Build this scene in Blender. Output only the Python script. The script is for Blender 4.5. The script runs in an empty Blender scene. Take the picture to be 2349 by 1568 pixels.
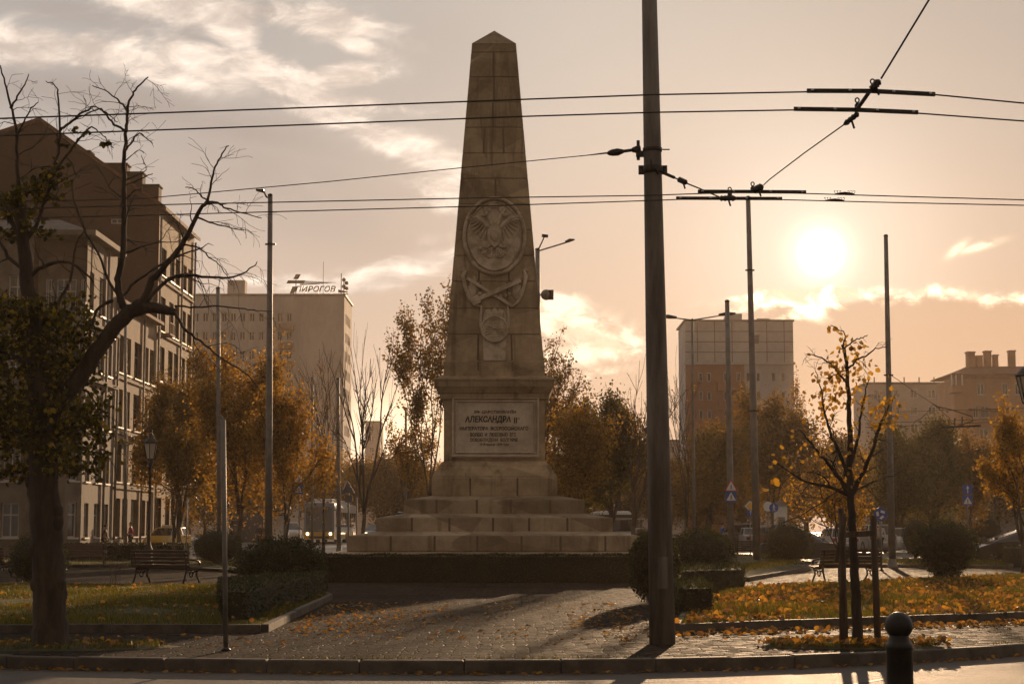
import bpy, bmesh, math, random
from mathutils import Vector, Matrix, Euler
random.seed(7)
PI = math.pi
SC = bpy.context.scene
COL = SC.collection

# ---------------------------------------------------------------- camera
F, CX, CY, HY, HC = 4014.0, 1174.5, 784.0, 1213.0, 1.45     # lens length, picture centre, horizon row, eye height
TILT = math.atan((HY-CY)/F)
cam = bpy.data.cameras.new('camera'); cam.lens = 36*F/2349.0; cam.sensor_width = 36; cam.clip_end = 6000; cam.clip_start = .1
camo = bpy.data.objects.new('camera', cam); COL.objects.link(camo)
camo.location = (0, 0, HC); camo.rotation_euler = (PI/2+TILT, 0, 0); SC.camera = camo

def ray(px, py):
    u = (px-CX)/F; v = (CY-py)/F
    return Vector((u, math.cos(TILT)-math.sin(TILT)*v, math.sin(TILT)+math.cos(TILT)*v))
def P(px, py, d):                    # the point seen at (px, py) that is d metres away
    r = ray(px, py); return Vector((r.x*d/r.y, d, HC+r.z*d/r.y))
def G(px, py, z=0.0):                # the point of level ground seen at (px, py)
    r = ray(px, py); t = (z-HC)/r.z; return Vector((r.x*t, r.y*t, z))
def X(px, py, d): return P(px, py, d).x
def Z(py, d, px=1174.5): return P(px, py, d).z
def terr(y): return 0.0 if y < 85 else min((y-85)/65*.5, .5)

# ---------------------------------------------------------------- light, sky, exposure
SUN = ray(1883, 580).normalized()
SEL = math.asin(SUN.z); SAZ = math.atan2(SUN.x, SUN.y)
sl = bpy.data.lights.new('sun', 'SUN'); sl.energy = 5.0; sl.angle = math.radians(.55); sl.color = (1, .66, .38)
slo = bpy.data.objects.new('sun', sl); COL.objects.link(slo)
slo.rotation_euler = (-SUN).to_track_quat('-Z', 'Y').to_euler(); slo.location = (20, 30, 60)
SC.view_settings.view_transform = 'Standard'; SC.view_settings.look = 'None'
SC.view_settings.exposure = 0.0; SC.view_settings.gamma = 1.0; SC.view_settings.use_curve_mapping = False
SC.cycles.use_denoising = True
try: SC.cycles.denoiser = 'OPENIMAGEDENOISE'
except Exception: pass
SC.cycles.max_bounces = 6; SC.cycles.diffuse_bounces = 3; SC.cycles.glossy_bounces = 3; SC.cycles.transmission_bounces = 4
SC.cycles.volume_bounces = 1; SC.cycles.transparent_max_bounces = 6
SC.cycles.sample_clamp_indirect = 4.0; SC.cycles.sample_clamp_direct = 30.0

world = bpy.data.worlds.new('World'); SC.world = world; world.use_nodes = True
WT = world.node_tree; WT.nodes.clear()

class E:                              # small node-expression helper
    T = WT
    def __init__(s, v): s.v = v.v if isinstance(v, E) else v
    @staticmethod
    def m(op, *a, clamp=False):
        n = E.T.nodes.new('ShaderNodeMath'); n.operation = op; n.use_clamp = clamp
        for i, x in enumerate(a):
            x = x.v if isinstance(x, E) else x
            if isinstance(x, (int, float)): n.inputs[i].default_value = x
            else: E.T.links.new(x, n.inputs[i])
        return E(n.outputs[0])
    def __add__(s, o): return E.m('ADD', s, o)
    __radd__ = __add__
    def __mul__(s, o): return E.m('MULTIPLY', s, o)
    __rmul__ = __mul__
    def __sub__(s, o): return E.m('SUBTRACT', s, o)
    def __rsub__(s, o): return E.m('SUBTRACT', o, s)
    def __truediv__(s, o): return E.m('DIVIDE', s, o)
    def __pow__(s, o): return E.m('POWER', s, o)
def emax(a, b): return E.m('MAXIMUM', a, b)
def emin(a, b): return E.m('MINIMUM', a, b)
def esmooth(x, lo, hi):
    n = E.T.nodes.new('ShaderNodeMapRange'); n.interpolation_type = 'SMOOTHSTEP'
    E.T.links.new(x.v, n.inputs[0]); n.inputs[1].default_value = lo; n.inputs[2].default_value = hi
    return E(n.outputs[0])
def eexp(x): return E.m('EXPONENT', x)
def evec(x, y, z):
    n = E.T.nodes.new('ShaderNodeCombineXYZ')
    for i, q in enumerate((x, y, z)):
        if isinstance(q, E): E.T.links.new(q.v, n.inputs[i])
        else: n.inputs[i].default_value = q
    return E(n.outputs[0])
def enoise(vec, scale, detail=6, rough=.55, dist=0.0):
    n = E.T.nodes.new('ShaderNodeTexNoise'); n.inputs['Scale'].default_value = scale
    n.inputs['Detail'].default_value = detail; n.inputs['Roughness'].default_value = rough; n.inputs['Distortion'].default_value = dist
    E.T.links.new(vec.v, n.inputs['Vector']); return E(n.outputs['Fac'])
def emix(f, a, b, mode='MIX'):
    n = E.T.nodes.new('ShaderNodeMix'); n.data_type = 'RGBA'; n.blend_type = mode; n.clamp_factor = (mode == 'MIX')
    for i, q in ((0, f), (6, a), (7, b)):
        if isinstance(q, E): E.T.links.new(q.v, n.inputs[i])
        elif isinstance(q, (int, float)): n.inputs[i].default_value = q
        else: n.inputs[i].default_value = (*q, 1)
    return E(n.outputs[2])

def build_sky():
    tc = WT.nodes.new('ShaderNodeTexCoord')
    sp = WT.nodes.new('ShaderNodeSeparateXYZ'); WT.links.new(tc.outputs['Generated'], sp.inputs[0])
    x, y, z = (E(sp.outputs[i]) for i in range(3))
    dot = emax(x*SUN.x + y*SUN.y + z*SUN.z, 0.0)
    yy = emax(y, .15)
    u = x/yy; v = z/yy
    def uv(px, py): r = ray(px, py); return r.x/r.y, r.z/r.y
    sky = WT.nodes.new('ShaderNodeTexSky'); sky.sky_type = 'NISHITA'; sky.sun_disc = False
    sky.sun_elevation = SEL; sky.sun_rotation = SAZ; sky.dust_density = 3.0; sky.air_density = 1.2
    nish = E(sky.outputs[0])
    # thin high veil, brighter and warmer towards the sun
    g1 = dot**9.0; g2 = dot**45.0; g3 = dot**420.0; g4 = dot**9000.0
    front = esmooth(y, -.3, .7)
    back = emix(front, (.27, .225, .185), (.47, .455, .44))
    veil = emix(emin(g1*1.0, 1.0), back, emix(esmooth(u, .0, .28), (.47, .425, .385), (.32, .28, .255)))
    veil = emix(esmooth(v, .30, .02)*front*.85, veil, emix(emin(g2*1.25, 1.0), (.72, .53, .395), (.50, .285, .165)))
    # clouds in direction space
    pc = evec(u*1.0 + v*.55, v*2.2 - u*.25, 0.0)
    n1 = enoise(pc, 9.0, 9, .56, .35)
    n2 = enoise(evec(u*1.2+3.1, v*2.6+1.7, 2.0), 26.0, 7, .62, .4)
    nn = n1*.72 + n2*.28
    def blob(px, py, rx, ry, ang=0.0, soft=1.0):
        cu, cv = uv(px, py); a = math.radians(ang); rx /= F; ry /= F
        du = u-cu; dv = v-cv
        p = (du*math.cos(a)+dv*math.sin(a))/rx; q = (dv*math.cos(a)-du*math.sin(a))/ry
        return eexp((p*p+q*q)*(-soft))
    def lump(cs, k=1.0):
        r = None
        for c in cs:
            q = blob(*c[:5])*c[5]; r = q if r is None else emax(r, q)
        return r
    bright = lump([(60,105,150,60,0,1),(225,105,120,50,10,1),(430,10,200,50,-8,1),(330,150,260,42,-10,.95),(530,60,90,60,-50,.9),(740,50,160,42,-8,1),(800,90,100,30,-25,.8),
        (520,135,200,34,-8,1),(640,175,170,34,-14,.95),(790,175,110,34,4,1),(700,215,170,30,-20,.95),(850,240,110,28,-4,.75),(780,275,150,24,-14,.95),(900,325,160,32,-26,1),
        (1000,362,130,36,-24,1),(1015,440,70,60,-60,.85),(1010,545,80,40,20,.6),(930,608,170,34,16,1),(800,652,190,22,4,.95),(640,645,140,16,2,.7)])
    grey = lump([(150,25,260,36,-8,.7),(250,225,400,60,-10,1),(60,200,180,50,0,.9),(430,80,70,30,0,.7),(620,30,70,30,0,.7),(520,285,330,55,-14,.95),(640,400,340,90,-16,.75),(780,510,280,90,-10,.6),(300,420,340,110,0,.5),(1000,90,160,120,0,.25)])
    grey = grey*esmooth(nn, .18, .55)
    veil = emix(emin(grey*.75, .8), veil, (.37, .315, .285))
    n5 = enoise(evec(u*1.6+v*.6, v*3.4-u*.4, 5.0), 11.0, 11, .60, .6)
    d1 = esmooth(n5*1.25 + bright*.50, .66, 1.0)*emin(bright*1.7, 1.0)
    lit = esmooth(n2*.5+n5*.5, .40, .66)
    cl_col = emix(lit, (.62, .52, .45), (1.20, 1.02, .86))
    veil = emix(emin(d1, .96), veil, cl_col)
    # cumulus right of the monument
    c2 = lump([(1290,700,60,28,-10,.9),(1330,760,150,40,-12,1),(1390,790,90,34,-8,1),(1300,810,90,30,0,.8),(1400,850,90,14,10,.5)])
    n6 = enoise(evec(u*1.3, v*2.0, 9.0), 30.0, 9, .62, .5)
    d2 = esmooth(n6*1.3+c2*.45, .70, 1.0)*emin(c2*1.8, 1.0)
    veil = emix(d2*.9, veil, emix(esmooth(n6, .42, .6), (.95, .68, .48), (1.35, 1.1, .82)))
    def addc(base, fac, col):
        return emix(1.0, base, emix(fac, (0, 0, 0), col), 'ADD')
    # bright break low on the horizon behind the bare trees
    veil = addc(veil, blob(925, 985, 150, 95), (.75, .56, .32)); veil = addc(veil, blob(850, 1010, 70, 70), (.5, .4, .26))
    # aureole of the sun
    veil = addc(veil, emin(g2*1.0, 1.0), (.34, .26, .185))
    veil = addc(veil, emin(g3, 1.0), (.28, .27, .24))
    veil = addc(veil, emin(g4*1.0, 1.0), (.9, .8, .66))
    # cloud bank under the sun: dull body with a burning rim
    un = u*30.0
    rim_y = enoise(evec(un, 0.0, 4.0), .45, 6, .62)*.030 + enoise(evec(un*1.0, v*60.0, 1.0), 2.2, 5, .65)*.008
    cu0, cv0 = uv(1640, 690)
    top = rim_y + (cv0 - .0175)
    right = esmooth(u, uv(1560, 700)[0], uv(1800, 700)[0])
    dd = v - top
    rim = eexp(dd*dd*(-1.0/(.0028*.0028)))*right
    body = esmooth(dd, .0015, -.004)*esmooth(v, uv(1700, 1000)[1], uv(1700, 860)[1])*right
    veil = emix(body*.72, veil, (.60, .385, .25))
    pf = lump([(1730,690,90,24,8,1),(1830,680,120,28,-4,1),(1930,672,90,20,-6,1),(1850,715,60,20,0,.7),(1790,735,30,16,60,.5)])
    puff = esmooth(n6*1.3+pf*.5, .74, 1.0)*emin(pf*1.8, 1.0)
    veil = emix(emin(emax(rim*esmooth(n2, .34, .52)*.95, puff), 1.0), veil, emix(esmooth(n6, .44, .6), (1.15, .85, .60), (2.4, 1.9, 1.3)))
    wisp = emax(blob(2195, 572, 26, 9, 38), blob(2245, 566, 46, 8, 16))*esmooth(n2, .36, .5)
    veil = emix(emin(wisp*1.3, 1.0), veil, (1.5, 1.15, .8))
    core = esmooth(dot, math.cos(math.radians(.80)), math.cos(math.radians(.42)))
    veil = addc(veil, core, (9, 8, 6.2))
    low = esmooth(z, -.02, .0)
    veil = emix(low, (.10, .075, .05), veil)
    bg1 = WT.nodes.new('ShaderNodeBackground'); bg1.inputs[1].default_value = .05; thin = emix(1.0, nish, (.02, .02, .022), 'MULTIPLY'); WT.links.new(thin.v, bg1.inputs[0])   # little of the clear sky comes through the veil
    bg2 = WT.nodes.new('ShaderNodeBackground'); bg2.inputs[1].default_value = 1.0; WT.links.new(veil.v, bg2.inputs[0])
    ad = WT.nodes.new('ShaderNodeAddShader'); WT.links.new(bg1.outputs[0], ad.inputs[0]); WT.links.new(bg2.outputs[0], ad.inputs[1])
    out = WT.nodes.new('ShaderNodeOutputWorld'); WT.links.new(ad.outputs[0], out.inputs[0])
build_sky()
try: world.cycles.sampling_method = 'MANUAL'; world.cycles.sample_map_resolution = 512
except Exception: pass
# ---------------------------------------------------------------- mesh helpers
class MB:
    def __init__(s): s.v = []; s.f = []; s.sm = []
    def add(s, vs, fs, smooth=False):
        o = len(s.v); s.v += [tuple(q) for q in vs]; s.f += [tuple(i+o for i in f) for f in fs]; s.sm += [smooth]*len(fs); return s
    def box(s, x0, x1, y0, y1, z0, z1):
        return s.add([(x, y, z) for z in (z0, z1) for y in (y0, y1) for x in (x0, x1)],
              [(0, 2, 3, 1), (4, 5, 7, 6), (0, 1, 5, 4), (2, 6, 7, 3), (0, 4, 6, 2), (1, 3, 7, 5)])
    def bbox(s, x0, x1, y0, y1, z0, z1, b=.01):      # box with bevelled edges (stacked rings)
        def ring(i, z): return [(x0+i, y0+b, z), (x0+b, y0+i, z), (x1-b, y0+i, z), (x1-i, y0+b, z), (x1-i, y1-b, z), (x1-b, y1-i, z), (x0+b, y1-i, z), (x0+i, y1-b, z)]
        return s.rings([ring(b, z0), ring(0, z0+b), ring(0, z1-b), ring(b, z1)])
    def obox(s, c, ax, ay, az, hx, hy, hz):           # oriented box
        c = Vector(c)
        vs = [c+ax*(hx*i)+ay*(hy*j)+az*(hz*k) for k in (-1, 1) for j in (-1, 1) for i in (-1, 1)]
        return s.add(vs, [(0, 2, 3, 1), (4, 5, 7, 6), (0, 1, 5, 4), (2, 6, 7, 3), (0, 4, 6, 2), (1, 3, 7, 5)])
    def bar(s, a, b, w, h=None, up=Vector((0, 0, 1))):
        a = Vector(a); b = Vector(b); h = h or w; d = (b-a); L = d.length
        if L < 1e-6: return s
        d /= L; sx = d.cross(up)
        if sx.length < 1e-4: sx = d.cross(Vector((1, 0, 0)))
        sx.normalize(); sz = sx.cross(d)
        return s.obox((a+b)/2, d, sx, sz, L/2, w/2, h/2)
    def rings(s, rs, cap=True, smooth=False):
        n = len(rs[0]); o = len(s.v); fs = []
        for k in range(len(rs)-1):
            for i in range(n):
                j = (i+1) % n; fs.append((k*n+i, k*n+j, (k+1)*n+j, (k+1)*n+i))
        m = len(fs)
        vs = [q for r in rs for q in r]
        s.add(vs, fs, smooth)
        if cap:
            s.f += [tuple(o+i for i in reversed(range(n))), tuple(o+(len(rs)-1)*n+i for i in range(n))]; s.sm += [False, False]
        return s
    def tube(s, pts, rad, n=8, smooth=True, cap=True):
        pts = [Vector(p) for p in pts]; m = len(pts)
        if not hasattr(rad, '__len__'): rad = [rad]*m
        t = (pts[1]-pts[0]).normalized()
        nx = t.cross(Vector((0, 0, 1)))
        if nx.length < .05: nx = t.cross(Vector((0, 1, 0)))
        nx.normalize(); rs = []
        for i in range(m):
            if i == 0: t = pts[1]-pts[0]
            elif i == m-1: t = pts[-1]-pts[-2]
            else: t = pts[i+1]-pts[i-1]
            if t.length < 1e-9: t = Vector((0, 0, 1))
            t.normalize()
            nx = nx - t*nx.dot(t)
            if nx.length < 1e-5: nx = t.orthogonal()
            nx.normalize(); ny = t.cross(nx)
            rs.append([pts[i]+(nx*math.cos(2*PI*k/n)+ny*math.sin(2*PI*k/n))*rad[i] for k in range(n)])
        return s.rings(rs, cap, smooth)
    def cyl(s, c, r, z0, z1, n=16, r2=None, smooth=True):
        r2 = r if r2 is None else r2
        return s.rings([[(c[0]+math.cos(2*PI*k/n)*q, c[1]+math.sin(2*PI*k/n)*q, z) for k in range(n)] for q, z in ((r, z0), (r2, z1))], True, smooth)
    def lathe(s, c, prof, n=20, smooth=True):          # prof [(r, z)]
        return s.rings([[(c[0]+math.cos(2*PI*k/n)*r, c[1]+math.sin(2*PI*k/n)*r, c[2]+z) for k in range(n)] for r, z in prof], True, smooth)
    def sphere(s, c, r, n=14, m=9, sc=(1, 1, 1)):
        pr = [(math.sin(PI*i/m), -math.cos(PI*i/m)) for i in range(m+1)]; pr[0] = (.01, -1); pr[-1] = (.01, 1)
        return s.rings([[(c[0]+math.cos(2*PI*k/n)*q*r*sc[0], c[1]+math.sin(2*PI*k/n)*q*r*sc[1], c[2]+z*r*sc[2]) for k in range(n)] for q, z in pr], True, True)
    def disc(s, c, ax, ay, r, th=.01, n=24, r2=None):   # flat disc in plane ax, ay
        c = Vector(c); nz = ax.cross(ay).normalized(); r2 = r2 or r
        return s.rings([[c+ax*(math.cos(2*PI*k/n)*r)+ay*(math.sin(2*PI*k/n)*r2)+nz*h for k in range(n)] for h in (-th/2, th/2)])
    def prism(s, pts, fr, depth, inset=0.0):           # pts 2D in frame (o, ax, ay, an): polygon raised by depth
        o, ax, ay, an = fr; cx = sum(p[0] for p in pts)/len(pts); cy = sum(p[1] for p in pts)/len(pts)
        a = sum(pts[i][0]*pts[(i+1) % len(pts)][1]-pts[(i+1) % len(pts)][0]*pts[i][1] for i in range(len(pts)))
        if a < 0: pts = pts[::-1]
        base = [o+ax*p[0]+ay*p[1] for p in pts]
        top = [o+ax*(p[0]+(cx-p[0])*inset)+ay*(p[1]+(cy-p[1])*inset)+an*depth for p in pts]
        return s.rings([base, top])
    def xf(s, mat):
        s.v = [tuple(mat @ Vector(q)) for q in s.v]; return s
    def build(s, name, mat, parent=None, loc=None):
        me = bpy.data.meshes.new(name); me.from_pydata(s.v, [], s.f)
        if any(s.sm): me.polygons.foreach_set('use_smooth', s.sm)
        ms = mat if isinstance(mat, (list, tuple)) else [mat]
        for q in ms: me.materials.append(q)
        me.update()
        o = bpy.data.objects.new(name, me); COL.objects.link(o)
        if parent is not None: o.parent = parent
        if loc is not None: o.location = loc
        return o
def tag(o, label=None, cat=None, group=None, kind=None):
    if label: o['label'] = label
    if cat: o['category'] = cat
    if group: o['group'] = group
    if kind: o['kind'] = kind
    return o
def thing(name, label, cat, loc=(0, 0, 0), rz=0.0, group=None):
    o = bpy.data.objects.new(name, None); COL.objects.link(o); o.location = loc; o.rotation_euler = (0, 0, rz)
    o.empty_display_size = .2
    return tag(o, label, cat, group)
def copy_tree(o, loc=None, rz=None, label=None, group=None, scale=None, parent=None):
    c = o.copy(); COL.objects.link(c)
    if parent is not None: c.parent = parent
    if loc is not None: c.location = loc
    if rz is not None: c.rotation_euler = (0, 0, rz)
    if scale is not None: c.scale = scale if hasattr(scale, '__len__') else (scale,)*3
    if label: c['label'] = label
    if group: c['group'] = group
    for ch in list(o.children): copy_tree(ch, parent=c)
    return c
def relabel(o, names):            # change materials on a copied thing: {part name: material}
    for ch in o.children:
        k = ch.name.split('.')[0]
        if k in names:
            ch.data = ch.data.copy(); ch.data.materials[0] = names[k]
            
# ---------------------------------------------------------------- materials
MATS = {}
def nodes(m):
    m.use_nodes = True; t = m.node_tree; return t, t.nodes['Principled BSDF'], t.nodes['Material Output']
def M(name, c1, c2=None, scale=4.0, rough=.75, bump=0.0, bscale=None, metal=0.0, spec=.4, detail=5, rvar=0.0, coat=0.0, stretch=None, lo=.35, hi=.65):
    m = bpy.data.materials.new(name); t, b, o = nodes(m); E.T = t
    b.inputs['Base Color'].default_value = (*c1, 1); b.inputs['Roughness'].default_value = rough; b.inputs['Metallic'].default_value = metal
    b.inputs['Specular IOR Level'].default_value = spec
    if coat: b.inputs['Coat Weight'].default_value = coat; b.inputs['Coat Roughness'].default_value = .06
    tc = t.nodes.new('ShaderNodeTexCoord'); vec = E(tc.outputs['Object'])
    if stretch:
        mp = t.nodes.new('ShaderNodeMapping'); mp.inputs['Scale'].default_value = stretch; t.links.new(vec.v, mp.inputs[0]); vec = E(mp.outputs[0])
    if c2:
        n = enoise(vec, scale, detail, .6, .2)
        c = emix(esmooth(n, lo, hi), c1, c2)
        n3 = enoise(vec, scale*9, 3, .6)
        c = emix(1.0, c, emix(n3, (.82, .82, .82), (1.18, 1.18, 1.18)), 'MULTIPLY')
        t.links.new(c.v, b.inputs['Base Color'])
        if rvar:
            r = E(rough)+0 if False else (n*(rvar*2)+(rough-rvar)); t.links.new(r.v, b.inputs['Roughness'])
    if bump:
        nb = enoise(vec, bscale or scale*8, 6, .65)
        bn = t.nodes.new('ShaderNodeBump'); bn.inputs['Strength'].default_value = bump; bn.inputs['Distance'].default_value = .02
        t.links.new(nb.v, bn.inputs['Height']); t.links.new(bn.outputs[0], b.inputs['Normal'])
    MATS[name] = m; return m
def leafmat(name, cols, trans=.45, rough=.55, emis=None):   # per-leaf colour from the ramp; light shines through
    m = bpy.data.materials.new(name); t, b, o = nodes(m); E.T = t
    g = t.nodes.new('ShaderNodeNewGeometry'); r = t.nodes.new('ShaderNodeValToRGB')
    el = r.color_ramp.elements
    while len(el) < len(cols): el.new(.5)
    for i, c in enumerate(cols): el[i].position = i/(len(cols)-1) if len(cols) > 1 else 0; el[i].color = (*c, 1)
    t.links.new(g.outputs['Random Per Island'], r.inputs[0])
    t.links.new(r.outputs[0], b.inputs['Base Color']); b.inputs['Roughness'].default_value = rough; b.inputs['Specular IOR Level'].default_value = .3
    tr = t.nodes.new('ShaderNodeBsdfTranslucent')
    br = emix(1.0, E(r.outputs[0]), (1.9, 1.7, .9), 'MULTIPLY'); t.links.new(br.v, tr.inputs[0])
    mx = t.nodes.new('ShaderNodeMixShader'); mx.inputs[0].default_value = trans
    t.links.new(b.outputs[0], mx.inputs[1]); t.links.new(tr.outputs[0], mx.inputs[2]); t.links.new(mx.outputs[0], o.inputs[0])
    MATS[name] = m; return m
def emat(name, col, st):
    m = bpy.data.materials.new(name); t, b, o = nodes(m)
    b.inputs['Base Color'].default_value = (*col, 1); b.inputs['Emission Color'].default_value = (*col, 1); b.inputs['Emission Strength'].default_value = st
    return m
def glassmat(name, col, rough=.06, spec=.8):
    return M(name, col, None, rough=rough, spec=spec)
def cobble(name, cell, c1, c2, joint, rough, bump):
    m = bpy.data.materials.new(name); t, b, o = nodes(m); E.T = t
    tc = t.nodes.new('ShaderNodeTexCoord')
    mp = t.nodes.new('ShaderNodeMapping'); t.links.new(tc.outputs['Object'], mp.inputs[0]); mp.inputs['Scale'].default_value = (1, 1, 0)
    nz = t.nodes.new('ShaderNodeTexNoise'); nz.inputs['Scale'].default_value = 1.2; t.links.new(mp.outputs[0], nz.inputs['Vector'])
    va = t.nodes.new('ShaderNodeVectorMath'); va.operation = 'MULTIPLY_ADD'; va.inputs[1].default_value = (.16, .16, 0)
    t.links.new(nz.outputs['Color'], va.inputs[0]); t.links.new(mp.outputs[0], va.inputs[2])
    def vor(feat):
        v = t.nodes.new('ShaderNodeTexVoronoi'); v.feature = feat; v.voronoi_dimensions = '2D'; v.inputs['Scale'].default_value = 1/cell; v.inputs['Randomness'].default_value = .62
        t.links.new(va.outputs[0], v.inputs['Vector']); return v
    ve = vor('DISTANCE_TO_EDGE'); vc = vor('F1')
    sv = t.nodes.new('ShaderNodeSeparateColor'); t.links.new(vc.outputs['Color'], sv.inputs[0])
    edge = esmooth(E(ve.outputs['Distance']), .0, .13)
    vec = E(mp.outputs[0])
    big = enoise(vec, .35, 5, .6)
    c = emix(E(sv.outputs[0]), c1, c2)
    c = emix(esmooth(big, .42, .66)*.6, c, joint)
    c = emix(edge, joint, c)
    fine = enoise(vec, 60, 3, .6)
    c = emix(1.0, c, emix(fine, (.7, .7, .7), (1.3, 1.3, 1.3)), 'MULTIPLY')
    t.links.new(c.v, b.inputs['Base Color'])
    rr = E(sv.outputs[1])*.3+(rough-.1); t.links.new(rr.v, b.inputs['Roughness']); b.inputs['Specular IOR Level'].default_value = .03
    h = edge*.8 + E(sv.outputs[2])*.5 + fine*.12 + enoise(vec, 14, 3, .6)*.35
    bn = t.nodes.new('ShaderNodeBump'); bn.inputs['Strength'].default_value = bump; bn.inputs['Distance'].default_value = .05
    t.links.new(h.v, bn.inputs['Height']); t.links.new(bn.outputs[0], b.inputs['Normal'])
    MATS[name] = m; return m

m_cobble = cobble('cobble_paving', .15, (.048, .038, .030), (.020, .015, .011), (.007, .0055, .0045), .78, 1.0)
m_asph = M('asphalt', (.065, .056, .048), (.11, .094, .080), scale=.9, rough=.70, bump=1.0, bscale=80, spec=.28, rvar=.10, detail=9)
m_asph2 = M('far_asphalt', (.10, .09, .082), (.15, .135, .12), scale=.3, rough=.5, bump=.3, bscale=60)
m_kerb = M('kerb_granite', (.065, .055, .045), (.12, .10, .08), scale=3, rough=.7, bump=.6, bscale=50, spec=.2)
def stone(name, c1, c2, stain, bump=.6):
    m = M(name, c1, c2, scale=.9, rough=.8, bump=bump, bscale=24, spec=.25, detail=9); t = m.node_tree; E.T = t; b = t.nodes['Principled BSDF']
    c = E(b.inputs['Base Color'].links[0].from_socket); tc = t.nodes.new('ShaderNodeTexCoord')
    mp = t.nodes.new('ShaderNodeMapping'); mp.inputs['Scale'].default_value = (2.6, 2.6, .28); t.links.new(tc.outputs['Object'], mp.inputs[0])
    st = esmooth(enoise(E(mp.outputs[0]), 1.0, 7, .62, .4), .50, .70); blot = esmooth(enoise(E(tc.outputs['Object']), .55, 8, .65, .8), .52, .68)
    mb_ = t.nodes.new('ShaderNodeMapping'); mb_.inputs['Scale'].default_value = (.55, .55, 1.12); t.links.new(tc.outputs['Object'], mb_.inputs[0])
    vv = t.nodes.new('ShaderNodeTexVoronoi'); vv.inputs['Scale'].default_value = .8; t.links.new(mb_.outputs[0], vv.inputs['Vector']); sc = t.nodes.new('ShaderNodeSeparateColor'); t.links.new(vv.outputs['Color'], sc.inputs[0])
    c = emix(1.0, c, emix(E(sc.outputs[0]), (.70, .68, .66), (1.22, 1.20, 1.18)), 'MULTIPLY')
    c = emix(st*.72, c, stain); c = emix(blot*.55, c, stain); t.links.new(c.v, b.inputs['Base Color']); return m
m_stone = stone('monument_granite', (.46, .35, .225), (.31, .225, .14), (.10, .065, .038))
m_stone2 = stone('step_granite', (.38, .295, .205), (.26, .195, .13), (.14, .10, .06), .8)
m_groove = M('joint_mortar', (.15, .11, .072), rough=.9)
m_marble = M('inscription_marble', (.60, .49, .38), (.42, .33, .245), scale=1.6, rough=.6, bump=.2, bscale=30, detail=8)
m_relief = M('relief_granite', (.60, .48, .36), (.36, .27, .18), scale=3, rough=.8, bump=.7, bscale=30, detail=8)
m_letters = M('lettering_dark', (.035, .025, .018), rough=.6)
m_soil = M('soil', (.05, .035, .022), (.08, .055, .03), scale=4, rough=.95, bump=1, bscale=40)
m_lawn = M('lawn_ground', (.035, .045, .014), (.075, .06, .022), scale=2.5, rough=.95, bump=1, bscale=50)
m_grass = leafmat('grass_blades', [(.026, .034, .007), (.06, .062, .012), (.13, .10, .02)], .55)
m_litter = leafmat('fallen_leaf', [(.20, .09, .02), (.46, .24, .04), (.07, .035, .015), (.34, .19, .04), (.05, .03, .012), (.13, .065, .02), (.26, .13, .05), (.09, .05, .02)], .4)
m_bark = M('bark', (.030, .021, .015), (.065, .046, .032), scale=8, rough=.9, bump=1, bscale=30, stretch=(1, 1, .25))
m_bark2 = M('bark_far', (.06, .042, .03), (.10, .07, .05), scale=4, rough=.9)
m_shrub = leafmat('shrub_leaves', [(.012, .018, .006), (.024, .03, .009), (.045, .045, .014)], .3)
m_shrubcore = M('shrub_core', (.014, .016, .007), rough=.95)  # dark filler for an added inner body that blocks light through the leaves
m_leafdark = leafmat('linden_leaves', [(.016, .018, .005), (.03, .028, .007), (.075, .058, .010), (.04, .032, .008), (.10, .085, .012), (.30, .20, .03)], .48)
m_leafyel = leafmat('yellow_leaves', [(.30, .165, .022), (.46, .28, .04), (.13, .07, .018), (.36, .20, .03), (.12, .09, .02)], .42)
m_leafgold = leafmat('golden_leaves', [(.15, .088, .02), (.27, .15, .028), (.09, .058, .016), (.38, .22, .045)], .55)
m_leafbrown = leafmat('brown_leaves', [(.10, .065, .018), (.16, .095, .022), (.07, .05, .015), (.22, .12, .025)], .5)
m_leafgreen = leafmat('olive_leaves', [(.035, .038, .012), (.06, .055, .015), (.11, .08, .02)], .45)
m_pole = M('galvanised_pole', (.16, .145, .13), (.22, .20, .18), scale=3, rough=.5, metal=.35, bump=.1)
m_polec = M('concrete_pole', (.075, .062, .052), (.21, .18, .15), scale=3, rough=.75, bump=.5, bscale=30, stretch=(1.6, 1.6, .22), detail=9, lo=.3, hi=.7)
m_dark = M('dark_iron', (.012, .010, .008), (.025, .02, .016), scale=9, rough=.45, metal=.3)
m_wire = M('wire', (.03, .025, .022), rough=.5, metal=.4)
m_wood = M('bench_wood', (.045, .022, .012), (.085, .045, .024), scale=6, rough=.5, bump=.3, bscale=40, stretch=(.3, 4, 4))
m_stake = M('stake_wood', (.06, .036, .02), (.11, .07, .042), scale=6, rough=.8, bump=.5, stretch=(4, 4, .4))
m_glass = glassmat('window_glass', (.035, .038, .045), .08)
m_blackgl = glassmat('vehicle_glass', (.02, .02, .022), .04)
m_white = M('white_paint', (.72, .70, .66), (.62, .60, .56), scale=2, rough=.4)
m_black = M('black_rubber', (.02, .02, .02), rough=.8)
m_chrome = M('bright_metal', (.5, .5, .5), rough=.25, metal=.9)
# ---------------------------------------------------------------- setting: ground, road, paving, kerbs, lawns
def poly_sheet(name, pts, z, mat, thick=0.0, kind='structure', cutz=None):
    mb = MB(); n = len(pts)
    if thick:
        mb.rings([[(p[0], p[1], z-thick) for p in pts], [(p[0], p[1], z) for p in pts]])
    else: mb.add([(p[0], p[1], z) for p in pts], [tuple(range(n))])
    o = mb.build(name, mat); return tag(o, kind=kind)
def kerb_d(x): return 19.75 + (.027 if x < -.5 else .057)*(x+.5)**2
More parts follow.
